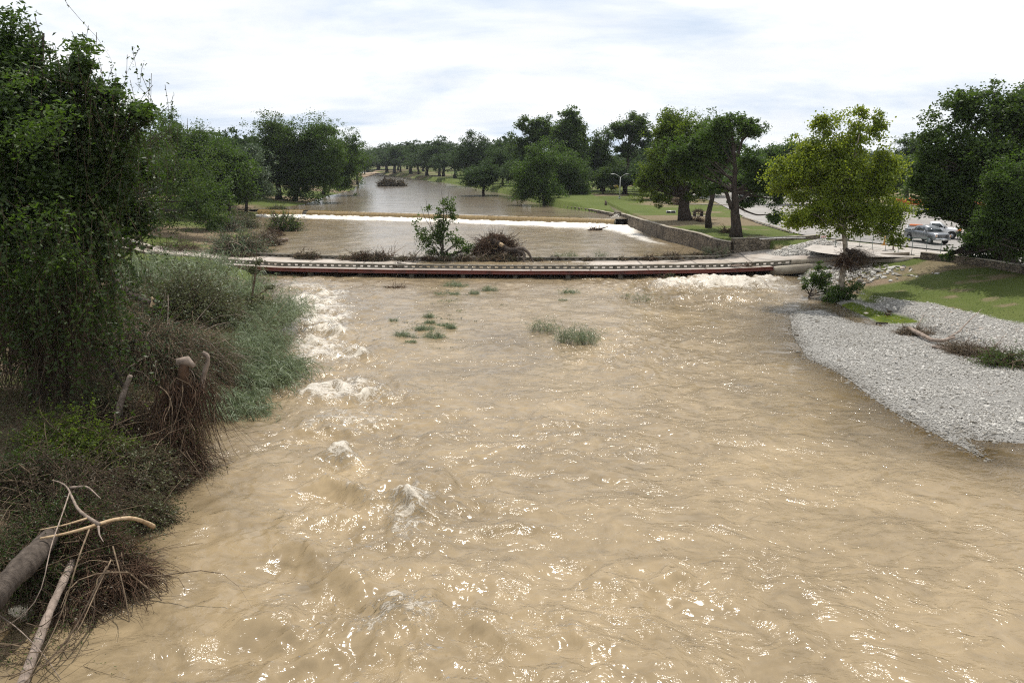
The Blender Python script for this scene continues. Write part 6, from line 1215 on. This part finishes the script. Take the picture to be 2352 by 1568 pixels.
snag('drowned_brush', 'large grey heap of silted leafy brush at the pool edge behind the crossing', 548, 582, 62, 44, 1200, 414, 1.0, 'twig', 'leaf_grey', 'brush', LWG, 8500, .22, .7, .03, .7); snag('drowned_brush', 'smaller grey brush heap reaching right to the rapids', 610, 562, 36, 26, 600, 415, .9, 'twig', 'leaf_brown', 'brush', LWG, 3500, .22, .6, .03, .7)
snag('fallen_twigs', 'brown arch of fallen twigs on the lawn beside the crossing', 410, 574, 52, 26, 600, 416, 1.5, 'twig_dark', nl=500, leaf='leaf_brown', droop=.9, cat='brush'); snag('brown_stub', 'dark brown upright stub wrapped in dead leaves on the left lawn', 310, 562, 12, 40, 300, 417, 1.7, 'root', nl=400, up=1.2, cat='stump')
wood('half_sunk_log', 'short pale log half sunk at the left rapids of the middle pool', [(632, 556, g(645,556,ZM)[1]), (650, 552, g(645,556,ZM)[1]), (662, 550, g(645,556,ZM)[1])], .30, .22, 'wood_grey', 'log')
snag('weed_heap', 'dark weedy heap on the far-left spill beside the weir', 640, 481, 24, 8, 260, 418, ZU, 'twig_dark', 'leaf_olive', nl=600, size=.3)
# snags in the upper pool
for i, (x, w, h, l) in enumerate([(881, 10, 15, 'left and smallest of the three drowned bushes in the upper pool'), (899, 12, 17, 'middle and darkest of the three drowned bushes in the upper pool'), (919, 9, 13, 'right one of the three drowned bushes in the upper pool')]):
    snag('drowned_bush', l, x, 428, w, h, 260, 430+i, ZU, 'twig_dark', 'leaf_brown', 'bush', 'drowned bushes in the upper pool', 900, .7, .3, .08, .8)
Yd = g(890, 428, ZU)[1]; wood('bare_snag_pole', 'thin bare pole rising among the three drowned bushes', [(892, 426, Yd), (885, 418, Yd), (883, 408, Yd), (881, 401, Yd)], .35, .12, 'bark_dark')
for i, (x, y, w, h, l) in enumerate([(958, 403, 14, 9, 'brush heap on the far lawn near the river bend'), (1058, 411, 12, 8, 'low brush heap on the far lawn left of the lone round-headed tree'), (1130, 425, 14, 6, 'brush heap under the row of dark trees'), (1008, 402, 10, 6, 'small brush heap between far trunks')]):
    snag('brush_heap', l, x, y, w, h, 260, 440+i, 2.3, 'twig_dark', 'leaf_brown', 'brush', 'brush heaps on the far lawn', 700, .6, .5, .08, .8)
# bent sapling group by the right rapids
Y2 = g(1855, 683, 0)[1]
tree('bent_sapling', 'small leaning tree standing in the shallows left of the sycamore foot', (g(1855, 683, 0)[0], Y2, -.1), [(1868, 638, 20, 22), (1845, 655, 12, 10), (1890, 640, 20, 20), (1900, 668, 22, 18), (1884, 612, 12, 14)], 2600, .17, 'leaf', 'bark', .13, 22, 451, zb=-.3, top=pt(1872, 640, Y2), frac=(.3, .9))
tree('fallen_leafy_branch', 'leafy branch lying out from the sycamore foot over the shallow inlet', (1935, 690), [(1905, 695, 26, 14), (1935, 672, 30, 20), (1965, 660, 24, 14), (1888, 720, 12, 12), (1912, 680, 20, 14)], 3400, .17, 'leaf', 'bark', .10, 24, 452, top=pt(1880, 690, gt(1935, 690)[1]), cat='branch', frac=(.2, .9))
# root wrack round the sycamore waist
Ys_ = syc.location[1]; c = pt(1940, 590, Ys_)
w1_ = brush('trunk_wrack', 'dark collar of roots and twigs wrapped round the sycamore trunk', c-[0, 0, .4], (.42, .42, 1.2), 700, 0, 'leaf_brown', 'root', .1, 460, 'debris', trad=.02, droop=.9, up=-.3, ln=(.35, .9))
R = np.random.default_rng(6); n = 260; D = R.normal(0, .14, (n, 3))+[1, -.1, -.12]; P0 = np.array([.2, -.2, .75])+R.normal(0, .14, (n, 3)); V, F, _ = curves(P0, D, R.uniform(1., 3.2, n), .25, .014, 6, 3, .14, 6); mk('trailing_branches', V, F, M['twig_dark'], w1_)
n = 120; D = R.normal(0, .3, (n, 3))+[.35, -.1, -1]; P0 = np.array([.9, -.2, .2])+R.normal(0, .45, (n, 3)); V, F, _ = curves(P0, D, R.uniform(.8, 2.2, n), .25, .012, 6, 3, .16, 7); mk('hanging_twigs', V, F, M['root'], w1_)
lg([(1942, 572, 0), (1960, 580, -.2), (1985, 588, -.3), (2008, 598, -.3)], .13, .04, 'bark_dark', 'snapped_limb', w1_, 8, Ys_-.3)
# drift tree on the gravel bar
pA = on(2095, 770); YD = pA[1]
dt_ = empty('drift_tree', tuple(pA), 'drift tree lying on the gravel bar with a matted root end and brown brush', 'fallen tree')
def gp(x, y, dz=.15): q = on(x, y); return q+[0, 0, dz]
b = B(); L_ = resample(np.array([gp(2085, 766, .35), gp(2110, 775, .28), (gp(2140, 788, .2)), gp(2165, 790, .22), gp(2190, 785, .3)]), .15); b.tube(L_, np.linspace(.17, .10, len(L_)), 9); b.tube(np.array([gp(2165, 790, .2), gp(2200, 775, .4), gp(2230, 755, .8), gp(2250, 742, 1.0)]), [.09, .06, .035, .015], 6); b.tube(np.array([gp(2100, 772, .3), gp(2112, 755, .6), gp(2122, 735, .95)]), [.05, .03, .012], 5); b.tube(np.array([gp(2140, 800, .12), gp(2180, 805, .1)]), [.09, .05], 6)
loc(b.build('trunk', M['wood_grey'], dt_, True), dt_)
o = brush('drift_brush', 'matted root end of the drift tree', gp(2100, 768, 0), (1.3, .7, .5), 700, 1100, 'leaf_brown', 'twig', .10, 470, trad=.014, droop=.6)
o.parent = dt_; o.location = np.array(o.location)-np.array(dt_.location); [o.__delitem__(k) for k in ('label', 'category')]
def kidbrush(x, y, rad, *a, **k):
    o = brush('brush', 'x', gp(x, y, 0), rad, *a, **k); [o.__delitem__(q) for q in ('label', 'category') if q in o]; o.parent = dt_; o.location = np.array(o.location)-np.array(dt_.location); return o
kidbrush(2215, 812, (.95, .8, .85), 900, 1500, 'leaf_brown', 'twig', .09, 471, trad=.013); kidbrush(2255, 815, (1.6, .9, .5), 900, 2200, 'leaf_brown', 'twig', .09, 472, trad=.012); kidbrush(2320, 835, (1.9, .9, .7), 900, 5200, 'leaf', 'twig_dark', .12, 473, trad=.014); kidbrush(2180, 800, (.9, .6, .3), 300, 400, 'leaf_brown', 'twig', .08, 474, trad=.012)
b = B(); c = on(2024, 744, .06); b.tube([c+[-.35, .1, 0], c, c+[.4, -.2, .02]], [.08, .09, .08], 8); tag(b.build('short_log', M['bark_dark']), 'short dark log lying at the tip of the algae patch', 'log')
for i, (x, y, s_, l) in enumerate([(1989, 720, .22, 'largest pale rock at the edge of the inlet water'), (2060, 712, .20, 'pale rock behind the ducks on the algae'), (2018, 726, .14, 'small rock left of the ducks'), (1830, 770, .22, 'dark wet rock at the tip of the gravel bar'), (1850, 775, .16, 'small dark rock right of the wet one'), (2052, 715, .16, 'flat stone between the ducks and the pale rock')]):
    q = g(x, y, .05); rock('shore_rock', l, q, (s_, s_*.8, s_*.6), 'rock_pale' if i not in (3, 4) else 'stone_dark', i+5, 'rock', 'loose rocks round the inlet')
# ducks
M['duck'] = noisy('duck', (0.03, 0.022, 0.016), (0.12, 0.085, 0.05), 9, .7); M['bill'] = noisy('bill', (.22, .12, .02), (.3, .18, .03), 5, .5)
def duck(label, c, rz, headup=True):
    bm = bmesh.new(); lay = bm.verts.layers.skin.verify() if False else None
    pts = [(-.27, 0, .21, .02, .03), (-.20, 0, .19, .055, .06), (-.08, 0, .17, .095, .10), (.06, 0, .17, .10, .10), (.15, 0, .19, .07, .075), (.19, 0, .25, .035, .035), (.20, 0, .31, .032, .034), (.225, 0, .345, .042, .038), (.27, 0, .34, .025, .022)]
    b = B(); b.tube([(p[0], 0, p[2]) for p in pts], [p[3] for p in pts], 12)
    root = empty('duck', tuple(c), label, 'duck', 'ducks standing on the algae'); root.rotation_euler[2] = rz
    b.build('body', M['duck'], root, True)
    b = B(); b.box((.31, 0, .335), (.06, .03, .014)); b.build('bill', M['bill'], root)
    for s in (-1, 1):
        b = B(); b.box((-.05, s*.092, .20), (.24, .02, .085), 0, taper=.7); b.box((-.18, s*.06, .21), (.10, .02, .04)); b.build('wing', M['duck'], root)
        b = B(); b.tube([(0, s*.04, .1), (.0, s*.04, .01)], .008, 5); b.box((.02, s*.04, .008), (.06, .05, .01)); b.build('leg', M['bill'], root)
d1 = on(2041, 706); duck('dark duck standing sideways, the farther of the two on the algae', d1, math.pi+.1); d2 = on(2042, 720); duck('brown duck with its back turned, the nearer of the two on the algae', d2, 2.1)

# ================================================================= VEHICLES
M['car_grey'] = noisy('car_grey', (.19, .20, .21), (.25, .26, .27), .8, .25, spec=.6, metal=.55); M['car_white'] = noisy('car_white', (.62, .63, .64), (.72, .73, .74), .8, .35, spec=.5)
M['tyre'] = noisy('tyre', (.012, .012, .012), (.03, .03, .03), 5, .85); M['rim'] = noisy('rim', (.22, .23, .24), (.42, .43, .44), 3, .35, metal=.7); M['chrome'] = noisy('chrome', (.45, .46, .47), (.6, .6, .6), 2, .2, metal=.9)
m, nt = mat('glass'); finish(nt, pbsdf(nt, (.02, .028, .03), .06, .6)); M['glass'] = m
M['amber'] = noisy('amber', (.7, .25, .01), (.9, .4, .02), 5, .4); M['lens'] = noisy('lens', (.5, .5, .5), (.7, .7, .7), 5, .2); M['orange'] = noisy('orange', (.48, .12, .03), (.62, .18, .05), 5, .6)
M['vest'] = noisy('vest', (.75, .16, .01), (.9, .25, .02), 6, .7); M['denim'] = noisy('denim', (.03, .045, .08), (.07, .09, .14), 10, .9); M['skin'] = noisy('skin', (.30, .17, .11), (.36, .21, .14), 6, .6)
def pickup(label, c, rz, paint, crew=True, bedbox=False):
    """x forward, length about 5.8 m; the body is a lofted shell narrowing to the roof"""
    root = empty('pickup_truck', tuple(c), label, 'pickup truck'); root.rotation_euler[2] = rz
    def loft(secs, mat_, name, smooth=False):
        b = B(); V = []; k = len(secs[0][1])
        for x, ring in secs: V += [(x if len(q) == 2 else x+q[2], q[0], q[1]) for q in ring]
        n = len(secs); i = np.arange(n-1)[:, None]*k; j = np.arange(k)[None]; j2 = (j+1) % k
        F = np.stack([i+j, i+j2, i+k+j2, i+k+j], -1).reshape(-1, 4); b.add(np.array(V), [F, np.arange(k)[::-1][None], (np.arange(k)+(n-1)*k)[None]]); return b.build(name, mat_, root, smooth)
    def ring(w, z0, z1, r=.08, t=.93): return [(-w, z0+r), (-w*.97, z0), (w*.97, z0), (w, z0+r), (w*1.0, z1-.18), (w*t, z1), (-w*t, z1), (-w*1.0, z1-.18)]
    x0, x1 = -2.9, 2.9
    loft([(x0, ring(.93, .62, 1.30)), (x0+.1, ring(.97, .50, 1.34)), (-1.0, ring(1.0, .46, 1.34)), (1.0, ring(1.0, .46, 1.34)), (1.4, ring(1.0, .48, 1.33, t=.90)), (2.3, ring(.99, .50, 1.27, t=.86)), (2.72, ring(.96, .50, 1.20, t=.84)), (2.82, ring(.92, .54, 1.10, t=.85))], M[paint], 'body')
    # flat black slab in place of the bed's dark well
    b = B(); b.box((-1.95, 0, 1.345), (1.65, 1.62, .03)); b.build('bed', M['black'], root)
    for s in (-1, 1):
        b = B(); b.box((-1.95, s*.93, 1.375), (1.85, .12, .07)); b.build('bed_rail', M[paint], root)
    cx0, cx1 = (-1.15, 1.15) if crew else (-.55, 1.15)
    def cab(w, z): return [(-w, z), (w, z)]
    # greenhouse as an explicit hull
    zb_, zt_ = 1.32, 1.90; V = np.array([(cx0, -.93, zb_), (cx1+.35, -.90, zb_), (cx1+.35, .90, zb_), (cx0, .93, zb_), (cx0+.18, -.74, zt_), (cx1-.42, -.74, zt_), (cx1-.42, .74, zt_), (cx0+.18, .74, zt_)])
    b = B(); b.add(V, np.array([(0, 3, 2, 1), (4, 5, 6, 7), (0, 1, 5, 4), (1, 2, 6, 5), (2, 3, 7, 6), (3, 0, 4, 7)])); b.box(((cx0+cx1)/2-.12, 0, 1.915), (cx1-cx0-.75, 1.36, .05), taper=.92); b.build('cab', M[paint], root)
    def quad(P, u0, u1, v0, v1, out=.012):
        A_, B_2, C_, D_ = [np.array(V[i]) for i in P]; f = lambda u, v: (A_*(1-u)+B_2*u)*(1-v)+(D_*(1-u)+C_*u)*v
        q = np.array([f(u0, v0), f(u1, v0), f(u1, v1), f(u0, v1)]); nrm = np.cross(q[1]-q[0], q[3]-q[0]); nrm /= np.linalg.norm(nrm); c_ = q.mean(0); 
        if nrm@(c_-np.array([0, 0, 1.6])) < 0: nrm = -nrm
        return q+nrm*out
    def win(P, u0, u1, v0, v1, nm):
        b = B(); q = quad(P, u0, u1, v0, v1); q2 = quad(P, u0, u1, v0, v1, -.02); b.add(np.concatenate([q, q2]), np.array([(0, 1, 2, 3), (7, 6, 5, 4), (0, 4, 5, 1), (1, 5, 6, 2), (2, 6, 7, 3), (3, 7, 4, 0)])); b.build(nm, M['glass'], root)
    win((1, 2, 6, 5), .05, .95, .08, .92, 'windscreen'); win((3, 0, 4, 7), .08, .92, .15, .88, 'rear_window')
    for P in ((0, 1, 5, 4), (3, 2, 6, 7)):
        if crew: win(P, .07, .40, .1, .86, 'side_window'); win(P, .44, .84, .1, .86, 'side_window')
        else: win(P, .12, .80, .1, .86, 'side_window')
    for sx_ in (1.95, -1.78):
        for s in (-1, 1):
            b = B(); b.tube([(sx_, s*.93, .50), (sx_, s*1.008, .50)], .50, 20); b.build('wheel_arch', M['black'], root)
            w = B(); a = np.linspace(0, 6.283, 25)[:-1]
            w.tube([(sx_, s*.76, .41), (sx_, s*.80, .41), (sx_, s*.99, .41), (sx_, s*1.025, .41)], [.36, .41, .41, .37], 22); wo_ = w.build('wheel', M['tyre'], root, False)
            r_ = B(); r_.tube([(sx_, s*1.0, .41), (sx_, s*1.03, .41)], [.25, .24], 16)
            for q in range(6): ang = q*math.pi/3; r_.box((sx_+math.cos(ang)*.12, s*1.035, .41+math.sin(ang)*.12), (.22, .012, .05), tilt=[(math.cos(ang), 0, -math.sin(ang)), (0, 1, 0), (math.sin(ang), 0, math.cos(ang))])
            r_.build('rim', M['rim'], wo_)
    b = B(); b.box((2.86, 0, .62), (.16, 1.86, .26), taper=.95); b.build('front_bumper', M['chrome'] if paint == 'car_grey' else M[paint], root)
    b = B(); b.box((2.84, 0, .94), (.07, 1.28, .34)); gb = b.build('grille', M['black'], root); b = B(); [b.box((2.885, 0, .84+k*.09), (.02, 1.2, .022)) for k in range(3)]; b.build('grille_bar', M['chrome'], gb)
    for s in (-1, 1):
        b = B(); b.box((2.80, s*.80, .97), (.12, .24, .22)); h_ = b.build('headlight', M['lens'], root); b = B(); b.box((2.85, s*.885, .97), (.05, .05, .24)); b.box((2.865, s*.80, 1.075), (.02, .20, .03)); b.build('marker_lamp', M['amber'], h_)
        b = B(); b.box((1.12, s*1.13, 1.40), (.14, .20, .20), taper=.9); b.box((1.14, s*1.0, 1.36), (.06, .2, .05)); b.build('mirror', M['chrome'] if paint == 'car_grey' else M['black'], root)
        for hx in ((-.32, .62) if crew else (.1,)):
            b = B(); b.box((hx, s*1.01, 1.13), (.2, .03, .04)); b.build('door_handle', M['chrome'], root)
        for dx in ((-1.05, .18, 1.22) if crew else (-.5, 1.22)):
            b = B(); b.box((dx, s*1.0015, .92), (.014, .004, .62)); b.build('door_gap', M['black'], root)
    b = B(); b.box((-2.94, 0, .60), (.14, 1.8, .2)); b.build('rear_bumper', M['chrome'], root)
    b = B(); b.box((2.95, 0, .56), (.02, .32, .15)); b.build('number_plate', M['white_paint'], root)
    return root
fw, rw = g(2132, 561, ZR), g(2086, 553.5, ZR); hd = math.atan2(fw[1]-rw[1], fw[0]-rw[0]); c_ = (fw+rw)/2; nr = np.array([-math.sin(hd), math.cos(hd)])
ctr = np.array([c_[0], c_[1], ZR+.006])+np.array([nr[0], nr[1], 0])*1.0*(1 if nr@np.array([c_[0], c_[1]]) > 0 else -1)
grey = pickup('dark grey crew-cab pickup, nose toward the fence at the road junction', ctr, hd, 'car_grey')
wc_ = pt(2143, 532, grey.location[1]+5.2); wc_[2] = ZR+.006
white = pickup('white pickup behind the grey one with an orange board in its bed', wc_, math.atan2(-.42, .9), 'car_white', crew=False)
b = B(); b.box((0, 0, .09), (1.5, 1.1, .13), taper=.97); b.box((0, 0, .17), (1.3, .9, .03)); o = b.build('orange_board', M['orange']); a_ = math.atan2(-.42, .9); o.location = wc_+np.array([math.cos(a_)*-1.9, math.sin(a_)*-1.9, 1.40]); o.rotation_euler[2] = a_; tag(o, 'orange board lying across the white pickup bed', 'board')
# person in an orange vest behind the boughs
def person(label, c, rz):
    root = empty('person', tuple(c), label, 'person'); root.rotation_euler[2] = rz
    J = {0: (0, 0, .93, .13, .10), 1: (0, 0, 1.15, .13, .095), 2: (0, 0, 1.36, .16, .10), 3: (0, 0, 1.48, .055, .055), 4: (0, .01, 1.57, .065, .075), 5: (0, .015, 1.68, .078, .092),
         6: (.10, 0, .88, .09, .09), 7: (.11, .02, .48, .06, .06), 8: (.12, 0, .09, .045, .045), 9: (.125, .14, .04, .04, .03), 10: (-.10, 0, .88, .09, .09), 11: (-.12, .03, .48, .06, .06), 12: (-.13, .02, .09, .045, .045), 13: (-.135, .16, .04, .04, .03),
         14: (.19, 0, 1.40, .055, .055), 15: (.24, .02, 1.14, .042, .042), 16: (.22, .17, .98, .030, .030), 17: (.21, .24, .95, .035, .02), 18: (-.19, 0, 1.40, .055, .055), 19: (-.25, 0, 1.14, .042, .042), 20: (-.22, .15, .98, .03, .03), 21: (-.20, .22, .95, .035, .02)}
    E_ = [(0, 1), (1, 2), (2, 3), (3, 4), (4, 5), (0, 6), (6, 7), (7, 8), (8, 9), (0, 10), (10, 11), (11, 12), (12, 13), (2, 14), (14, 15), (15, 16), (16, 17), (2, 18), (18, 19), (19, 20), (20, 21)]
    def skin(name, idx, m_, grow=1.0, sub=2):
        ids = sorted(idx); mp__ = {j: i for i, j in enumerate(ids)}; me = bpy.data.meshes.new(name)
        me.from_pydata([J[j][:3] for j in ids], [(mp__[a], mp__[b_]) for a, b_ in E_ if a in mp__ and b_ in mp__], []); o = bpy.data.objects.new(name, me); COL.objects.link(o)
        md = o.modifiers.new('s', 'SKIN'); o.modifiers.new('d', 'SUBSURF').levels = sub; o.modifiers['d'].render_levels = sub
        for i, j in enumerate(ids):
            me.skin_vertices[0].data[i].radius = (J[j][3]*grow, J[j][4]*grow)
        me.skin_vertices[0].data[0].use_root = True; me.materials.append(m_); o.parent = root; return o
    skin('body', J.keys(), M['skin']); skin('trousers', [0, 6, 7, 8, 10, 11, 12], M['denim'], 1.18); skin('vest', [0, 1, 2, 14, 18], M['vest'], 1.16)
    for s in (-1, 1):
        for k in range(4): b = B(); b.tube([(s*(.21-.012*k), .235+.008*k, .955-.016*k), (s*(.205-.012*k), .285, .935-.016*k), (s*(.20-.012*k), .31, .91-.016*k)], [.009, .008, .006], 6); b.build('finger', M['skin'], root)
        b = B(); b.tube([(s*.185, .2, .965), (s*.165, .245, .95)], [.010, .007], 6); b.build('thumb', M['skin'], root)
        b = B(); b.box((s*.128, .07, .045), (.10, .28, .09), taper=.75); b.build('shoe', M['black'], root)
        b = B(); b.tube([(s*.03, .100, 1.695), (s*.03, .108, 1.695)], .009, 6); b.build('eye', M['black'], root)
    b = B(); b.tube([(0, .10, 1.68), (0, .125, 1.655)], [.008, .014], 6); b.build('nose', M['skin'], root); b = B(); b.box((0, .102, 1.622), (.05, .012, .010)); b.build('mouth', M['orange'], root)
    b = B(); b.tube([(0, .01, 1.70), (0, .01, 1.75), (0, .01, 1.79), (0, .01, 1.81)], [.098, .09, .06, .015], 12); b.build('hair', M['black'], root, True)
    return root
q = pt(2200, 562, white.location[1]-2.2); q[2] = ZR+.004; person('person in an orange vest and blue jeans standing behind the drooping boughs', q, math.pi)

# ================================================================= STREET FURNITURE
M['fence'] = noisy('fence', (.10, .16, .14), (.20, .26, .24), 6, .5, metal=.4)
FG = 'temporary chain link panels along the road edge'
fp = [(1918, 567), (1974, 567), (2033, 576), (2093, 586), (2159, 588)]
for i in range(4):
    a_, c2 = g(*fp[i], ZR), g(*fp[i+1], ZR); L_ = np.linalg.norm(c2-a_); root = empty('fence_panel', tuple(a_), ['chain link panel at the left, half behind the sycamore trunk', 'chain link panel just right of the sycamore trunk', 'chain link panel in front of the two marker posts', 'chain link panel in front of the grey pickup'][i], 'fence panel', FG); root.rotation_euler[2] = math.atan2(c2[1]-a_[1], c2[0]-a_[0]); h = 1.75
    b = B()
    for x in (0, L_/2, L_): b.tube([(x, 0, 0), (x, 0, h)], .026, 8)
    b.tube([(0, 0, h), (L_, 0, h)], .02, 6); b.tube([(0, 0, .12), (L_, 0, .12)], .014, 6); b.tube([(0, 0, .95), (L_, 0, .95)], .014, 6); b.build('frame', M['fence'], root)
    b = B(); 
    for s in (-1, 1):
        for k in np.arange(-h, L_, .13):
            xs_ = np.clip([k, k+h-.12], 0, L_); z0 = .12+(xs_[0]-k); z1 = .12+(xs_[1]-k)
            if xs_[1]-xs_[0] < .02: continue
            q = np.array([[xs_[0], 0, z0], [xs_[1], 0, z1]]) if s > 0 else np.array([[xs_[0], .01, h-z0+.12], [xs_[1], .01, h-z1+.12]])
            b.tube(q, .0022, 3, False)
    b.build('wire_mesh', M['fence'], root)
    b = B(); [b.box((x, 0, .025), (.12, .7, .05)) for x in (0, L_)]; b.build('foot', M['black'], root)
# striped barricade
p = g(1889, 561, 2.35); root = empty('barricade', tuple(p), 'white folding barricade with red diagonal stripes at the end of the corner wall', 'barricade'); root.rotation_euler[2] = .15
b = B()
for s in (-1, 1):
    b.box((s*.27, -.1, .5), (.07, .04, 1.0), tilt=[(1, 0, 0), (0, 1, .2), (0, 0, 1)]); b.box((s*.27, .12, .5), (.07, .04, 1.0), tilt=[(1, 0, 0), (0, 1, -.2), (0, 0, 1)])
b.box((0, .0, .68), (.5, .05, .16)); b.build('frame', M['white_paint'], root)
M['red'] = noisy('red', (.50, .055, .02), (.62, .09, .03), 4, .5)
for z in (.87, .40):
    b = B(); b.box((0, -.09 if z > .6 else -.19, z), (.62, .03, .22)); pl = b.build('board', M['white_paint'], root); b = B()
    y_ = -.109 if z > .6 else -.209
    for k in (-1, 0, 1): x = k*.21; b.add(np.array([(x-.10, y_, z-.10), (x, y_, z-.10), (x+.10, y_, z+.10), (x, y_, z+.10), (x-.10, y_+.003, z-.10), (x, y_+.003, z-.10), (x+.10, y_+.003, z+.10), (x, y_+.003, z+.10)]), np.array([(0, 1, 2, 3), (7, 6, 5, 4), (0, 4, 5, 1), (1, 5, 6, 2), (2, 6, 7, 3), (3, 7, 4, 0)]))
    b.build('stripes', M['red'], pl)
p = g(2030, 563, ZR); b = B(); b.box((0, 0, .03), (.42, .42, .06)); b.tube([(0, 0, .06), (.03, 0, .5), (.07, 0, 1.0)], [.12, .08, .05], 12); o = b.build('channelizer_cone', M['orange'] if 0 else noisy('cone', (.55, .26, .03), (.65, .34, .05), 4, .6)); o.location = p; tag(o, 'tall yellow-orange traffic cone behind the chain link fence', 'traffic cone')
p = g(2048, 574, ZR); b = B(); b.box((0, 0, .03), (.5, .34, .06)); b.box((.14, 0, .55), (.16, .05, 1.0), tilt=[(1, 0, -0), (0, 1, 0), (.28, 0, 1)]); o = b.build('marker_post', M['wood_grey']); o.location = p; tag(o, 'worn leaning marker post on a rubber foot, right of the traffic cone', 'marker post')
# lamp post
M['lamp'] = noisy('lamp', (.42, .42, .40), (.55, .55, .53), 3, .5, metal=.3)
p = gt(1423, 456, 2.7); h = (pt(1426, 400, p[1])[2]-p[2]); root = empty('lamp_post', tuple(p), 'slender pale lamp post with two arms in a V on the park lawn', 'lamp post'); b = B(); b.tube([(0, 0, 0), (.05, 0, h*.88)], [.16, .11], 10); b.tube([(0, 0, 0), (0, 0, .25)], [.3, .28], 10); b.build('pole', M['lamp'], root)
for s in (-1, 1):
    b = B(); b.tube([(.05, 0, h*.86), (s*.9+.05, 0, h*.97), (s*1.3, 0, h)], [.07, .055, .05], 8); ar = b.build('arm', M['lamp'], root); b = B(); b.box((s*1.8, 0, h+.0), (1.1, .36, .14), taper=.8); b.build('lamp_head', M['lamp'], ar)
# picnic table with wrack, grill box, bins
p = gt(1603, 497, 2.7); root = empty('picnic_table', tuple(p), 'dark picnic table piled with flood wrack between the pecan trunks', 'picnic table'); root.rotation_euler[2] = .2
b = B(); b.box((0, 0, .78), (1.9, .8, .06)); b.build('table_top', M['bark_dark'], root)
for s in (-1, 1): b = B(); b.box((0, s*.72, .46), (1.9, .28, .05)); b.build('seat', M['bark_dark'], root); b = B(); b.box((s*.65, 0, .38), (.1, 1.3, .76), taper=.7); b.build('leg', M['bark_dark'], root)
b = B(); b.box((0, 0, .03), (3., 2.4, .08)); b.build('slab', M['conc_cap'], root)
brush('table_wrack', 'heap of twigs lying on the picnic table', p+[0, 0, .8], (.9, .6, .5), 300, 0, 'leaf', 'twig_dark', .1, 480, 'debris', trad=.02)
snag('trunk_wrack', 'wrack piled at the foot of the thick leaning trunk', 1600, 508, 22, 10, 300, 481, 2.6, 'root', tr=.03); snag('trunk_wrack', 'wrack caught round the great pecan foot', 1668, 535, 16, 14, 260, 482, 2.6, 'root', tr=.03, nl=200, leaf='leaf_olive'); snag('trunk_wrack', 'wrack hanging on the thick leaning trunk', 1560, 470, 16, 28, 380, 483, 2.6, 'root', tr=.03, droop=1.0)
p = gt(1541, 490, 2.7); b = B(); b.box((0, 0, .25), (1.7, .12, .5)); o = b.build('frame_panel', M['lamp']); o.location = p; o.rotation_euler = (-.4, 0, .1); tag(o, 'small pale framed panel with two dark panes lying on the park lawn', 'panel')
for s in (-1, 1): b = B(); b.box((s*.41, -.065, .25), (.72, .02, .38)); q_ = b.build('pane', M['black'], o)
b = B(); b.tube([(0, 0, 0), (.05, 0, .5), (-.05, 0, .95)], [.22, .26, .12], 8); b.box((.25, 0, .2), (.5, .1, .1)); o = b.build('weathered_stub', M['stone_dark']); o.location = gt(1391, 472, 2.6); tag(o, 'small dark weathered stub standing alone in the open lawn', 'stub')
# playground behind the low boughs
M['teal'] = noisy('teal', (.01, .16, .20), (.02, .24, .28), 4, .5); M['yellow'] = noisy('yellow', (.55, .42, .02), (.65, .5, .04), 4, .5)
p = gt(1455, 436, 2.7); root = empty('playground', tuple(p), 'teal and dark blue playground tower half hidden behind the low boughs', 'playground'); b = B()
for x in (-3, 0, 3):
    for y in (-1.5, 1.5): b.tube([(x, y, 0), (x, y, 4.2)], .1, 8)
b.build('post', M['teal'], root)['kind'] = 'stuff'; b = B(); b.box((-1.5, 0, 4.6), (3.8, 3.8, 1.0), taper=.05); b.build('roof', M['teal'], root); b = B(); b.box((0, 0, 1.6), (6.2, 3.1, .15)); b.build('deck', M['black'], root)
b = B(); b.tube([(-3, 0, 1.6), (-5, 0, 1.0), (-7, 0, .3)], [.5, .5, .5], 10); b.build('slide', M['yellow'], root)
# orange netting far beyond the car park
b = B(); R = np.random.default_rng(3); x0_ = g(2050, 468, ZR); x1_ = g(2260, 478, ZR); n = 46
P = np.array([x0_+(x1_-x0_)*t for t in np.linspace(0, 1, n)]); zt = 1.15+R.normal(0, .12, n); V = np.concatenate([P, P+np.stack([0*zt, R.normal(0, .1, n), zt], 1), P+np.stack([0*zt, R.normal(0, .1, n)+.04, zt], 1), P+[0, .04, 0]]); i = np.arange(n-1)
b.add(V, np.concatenate([np.stack([i+k*n, i+1+k*n, i+1+(k+1)*n, i+(k+1)*n], 1) for k in range(3)])); o = b.build('netting', M['orange']); tag(o, 'sagging orange safety netting beyond the car park, behind the trucks', 'safety netting')
b = B()
for pts in ([(2090, 488), (2230, 496), (2300, 506), (2180, 500)], [(2040, 476), (2200, 484), (2230, 488), (2090, 482)]): V = np.array([g(x, y, ZR+.01) for x, y in pts]); b.add(V, np.array([(0, 1, 2, 3)]))
# white lines on the wall top: hose
wood('hose', 'pale hose lying along the corner wall coping', [(1745, 549, g(1745,549,2.95)[1]), (1800, 546, g(1800,546,2.95)[1]), (1850, 546, g(1850,546,2.95)[1])], .06, .05, 'white_paint', 'hose')
# block steps at the weir end
b = B(); b.box((0, 0, .2), (1.6, 1.0, .45)); b.box((.7, .2, .55), (1.2, 1.0, .4)); o = b.build('stone_steps', M['stone_dark']); o.location = g(1400, 497, ZU)+[.8, .6, 0]; tag(o, 'small block steps beside the right end of the weir', 'steps')

# ================================================================= AIR
b = B(); b.box((-20, 480, 20), (900, 1100, 62)); b.V[0][:, 2] = np.where(b.V[0][:, 2] < 0, -3.2, 46.0)
hz = b.build('haze', M['haze']); hz['kind'] = 'stuff'; tag(hz, 'faint summer haze over the river and the far trees', 'haze')
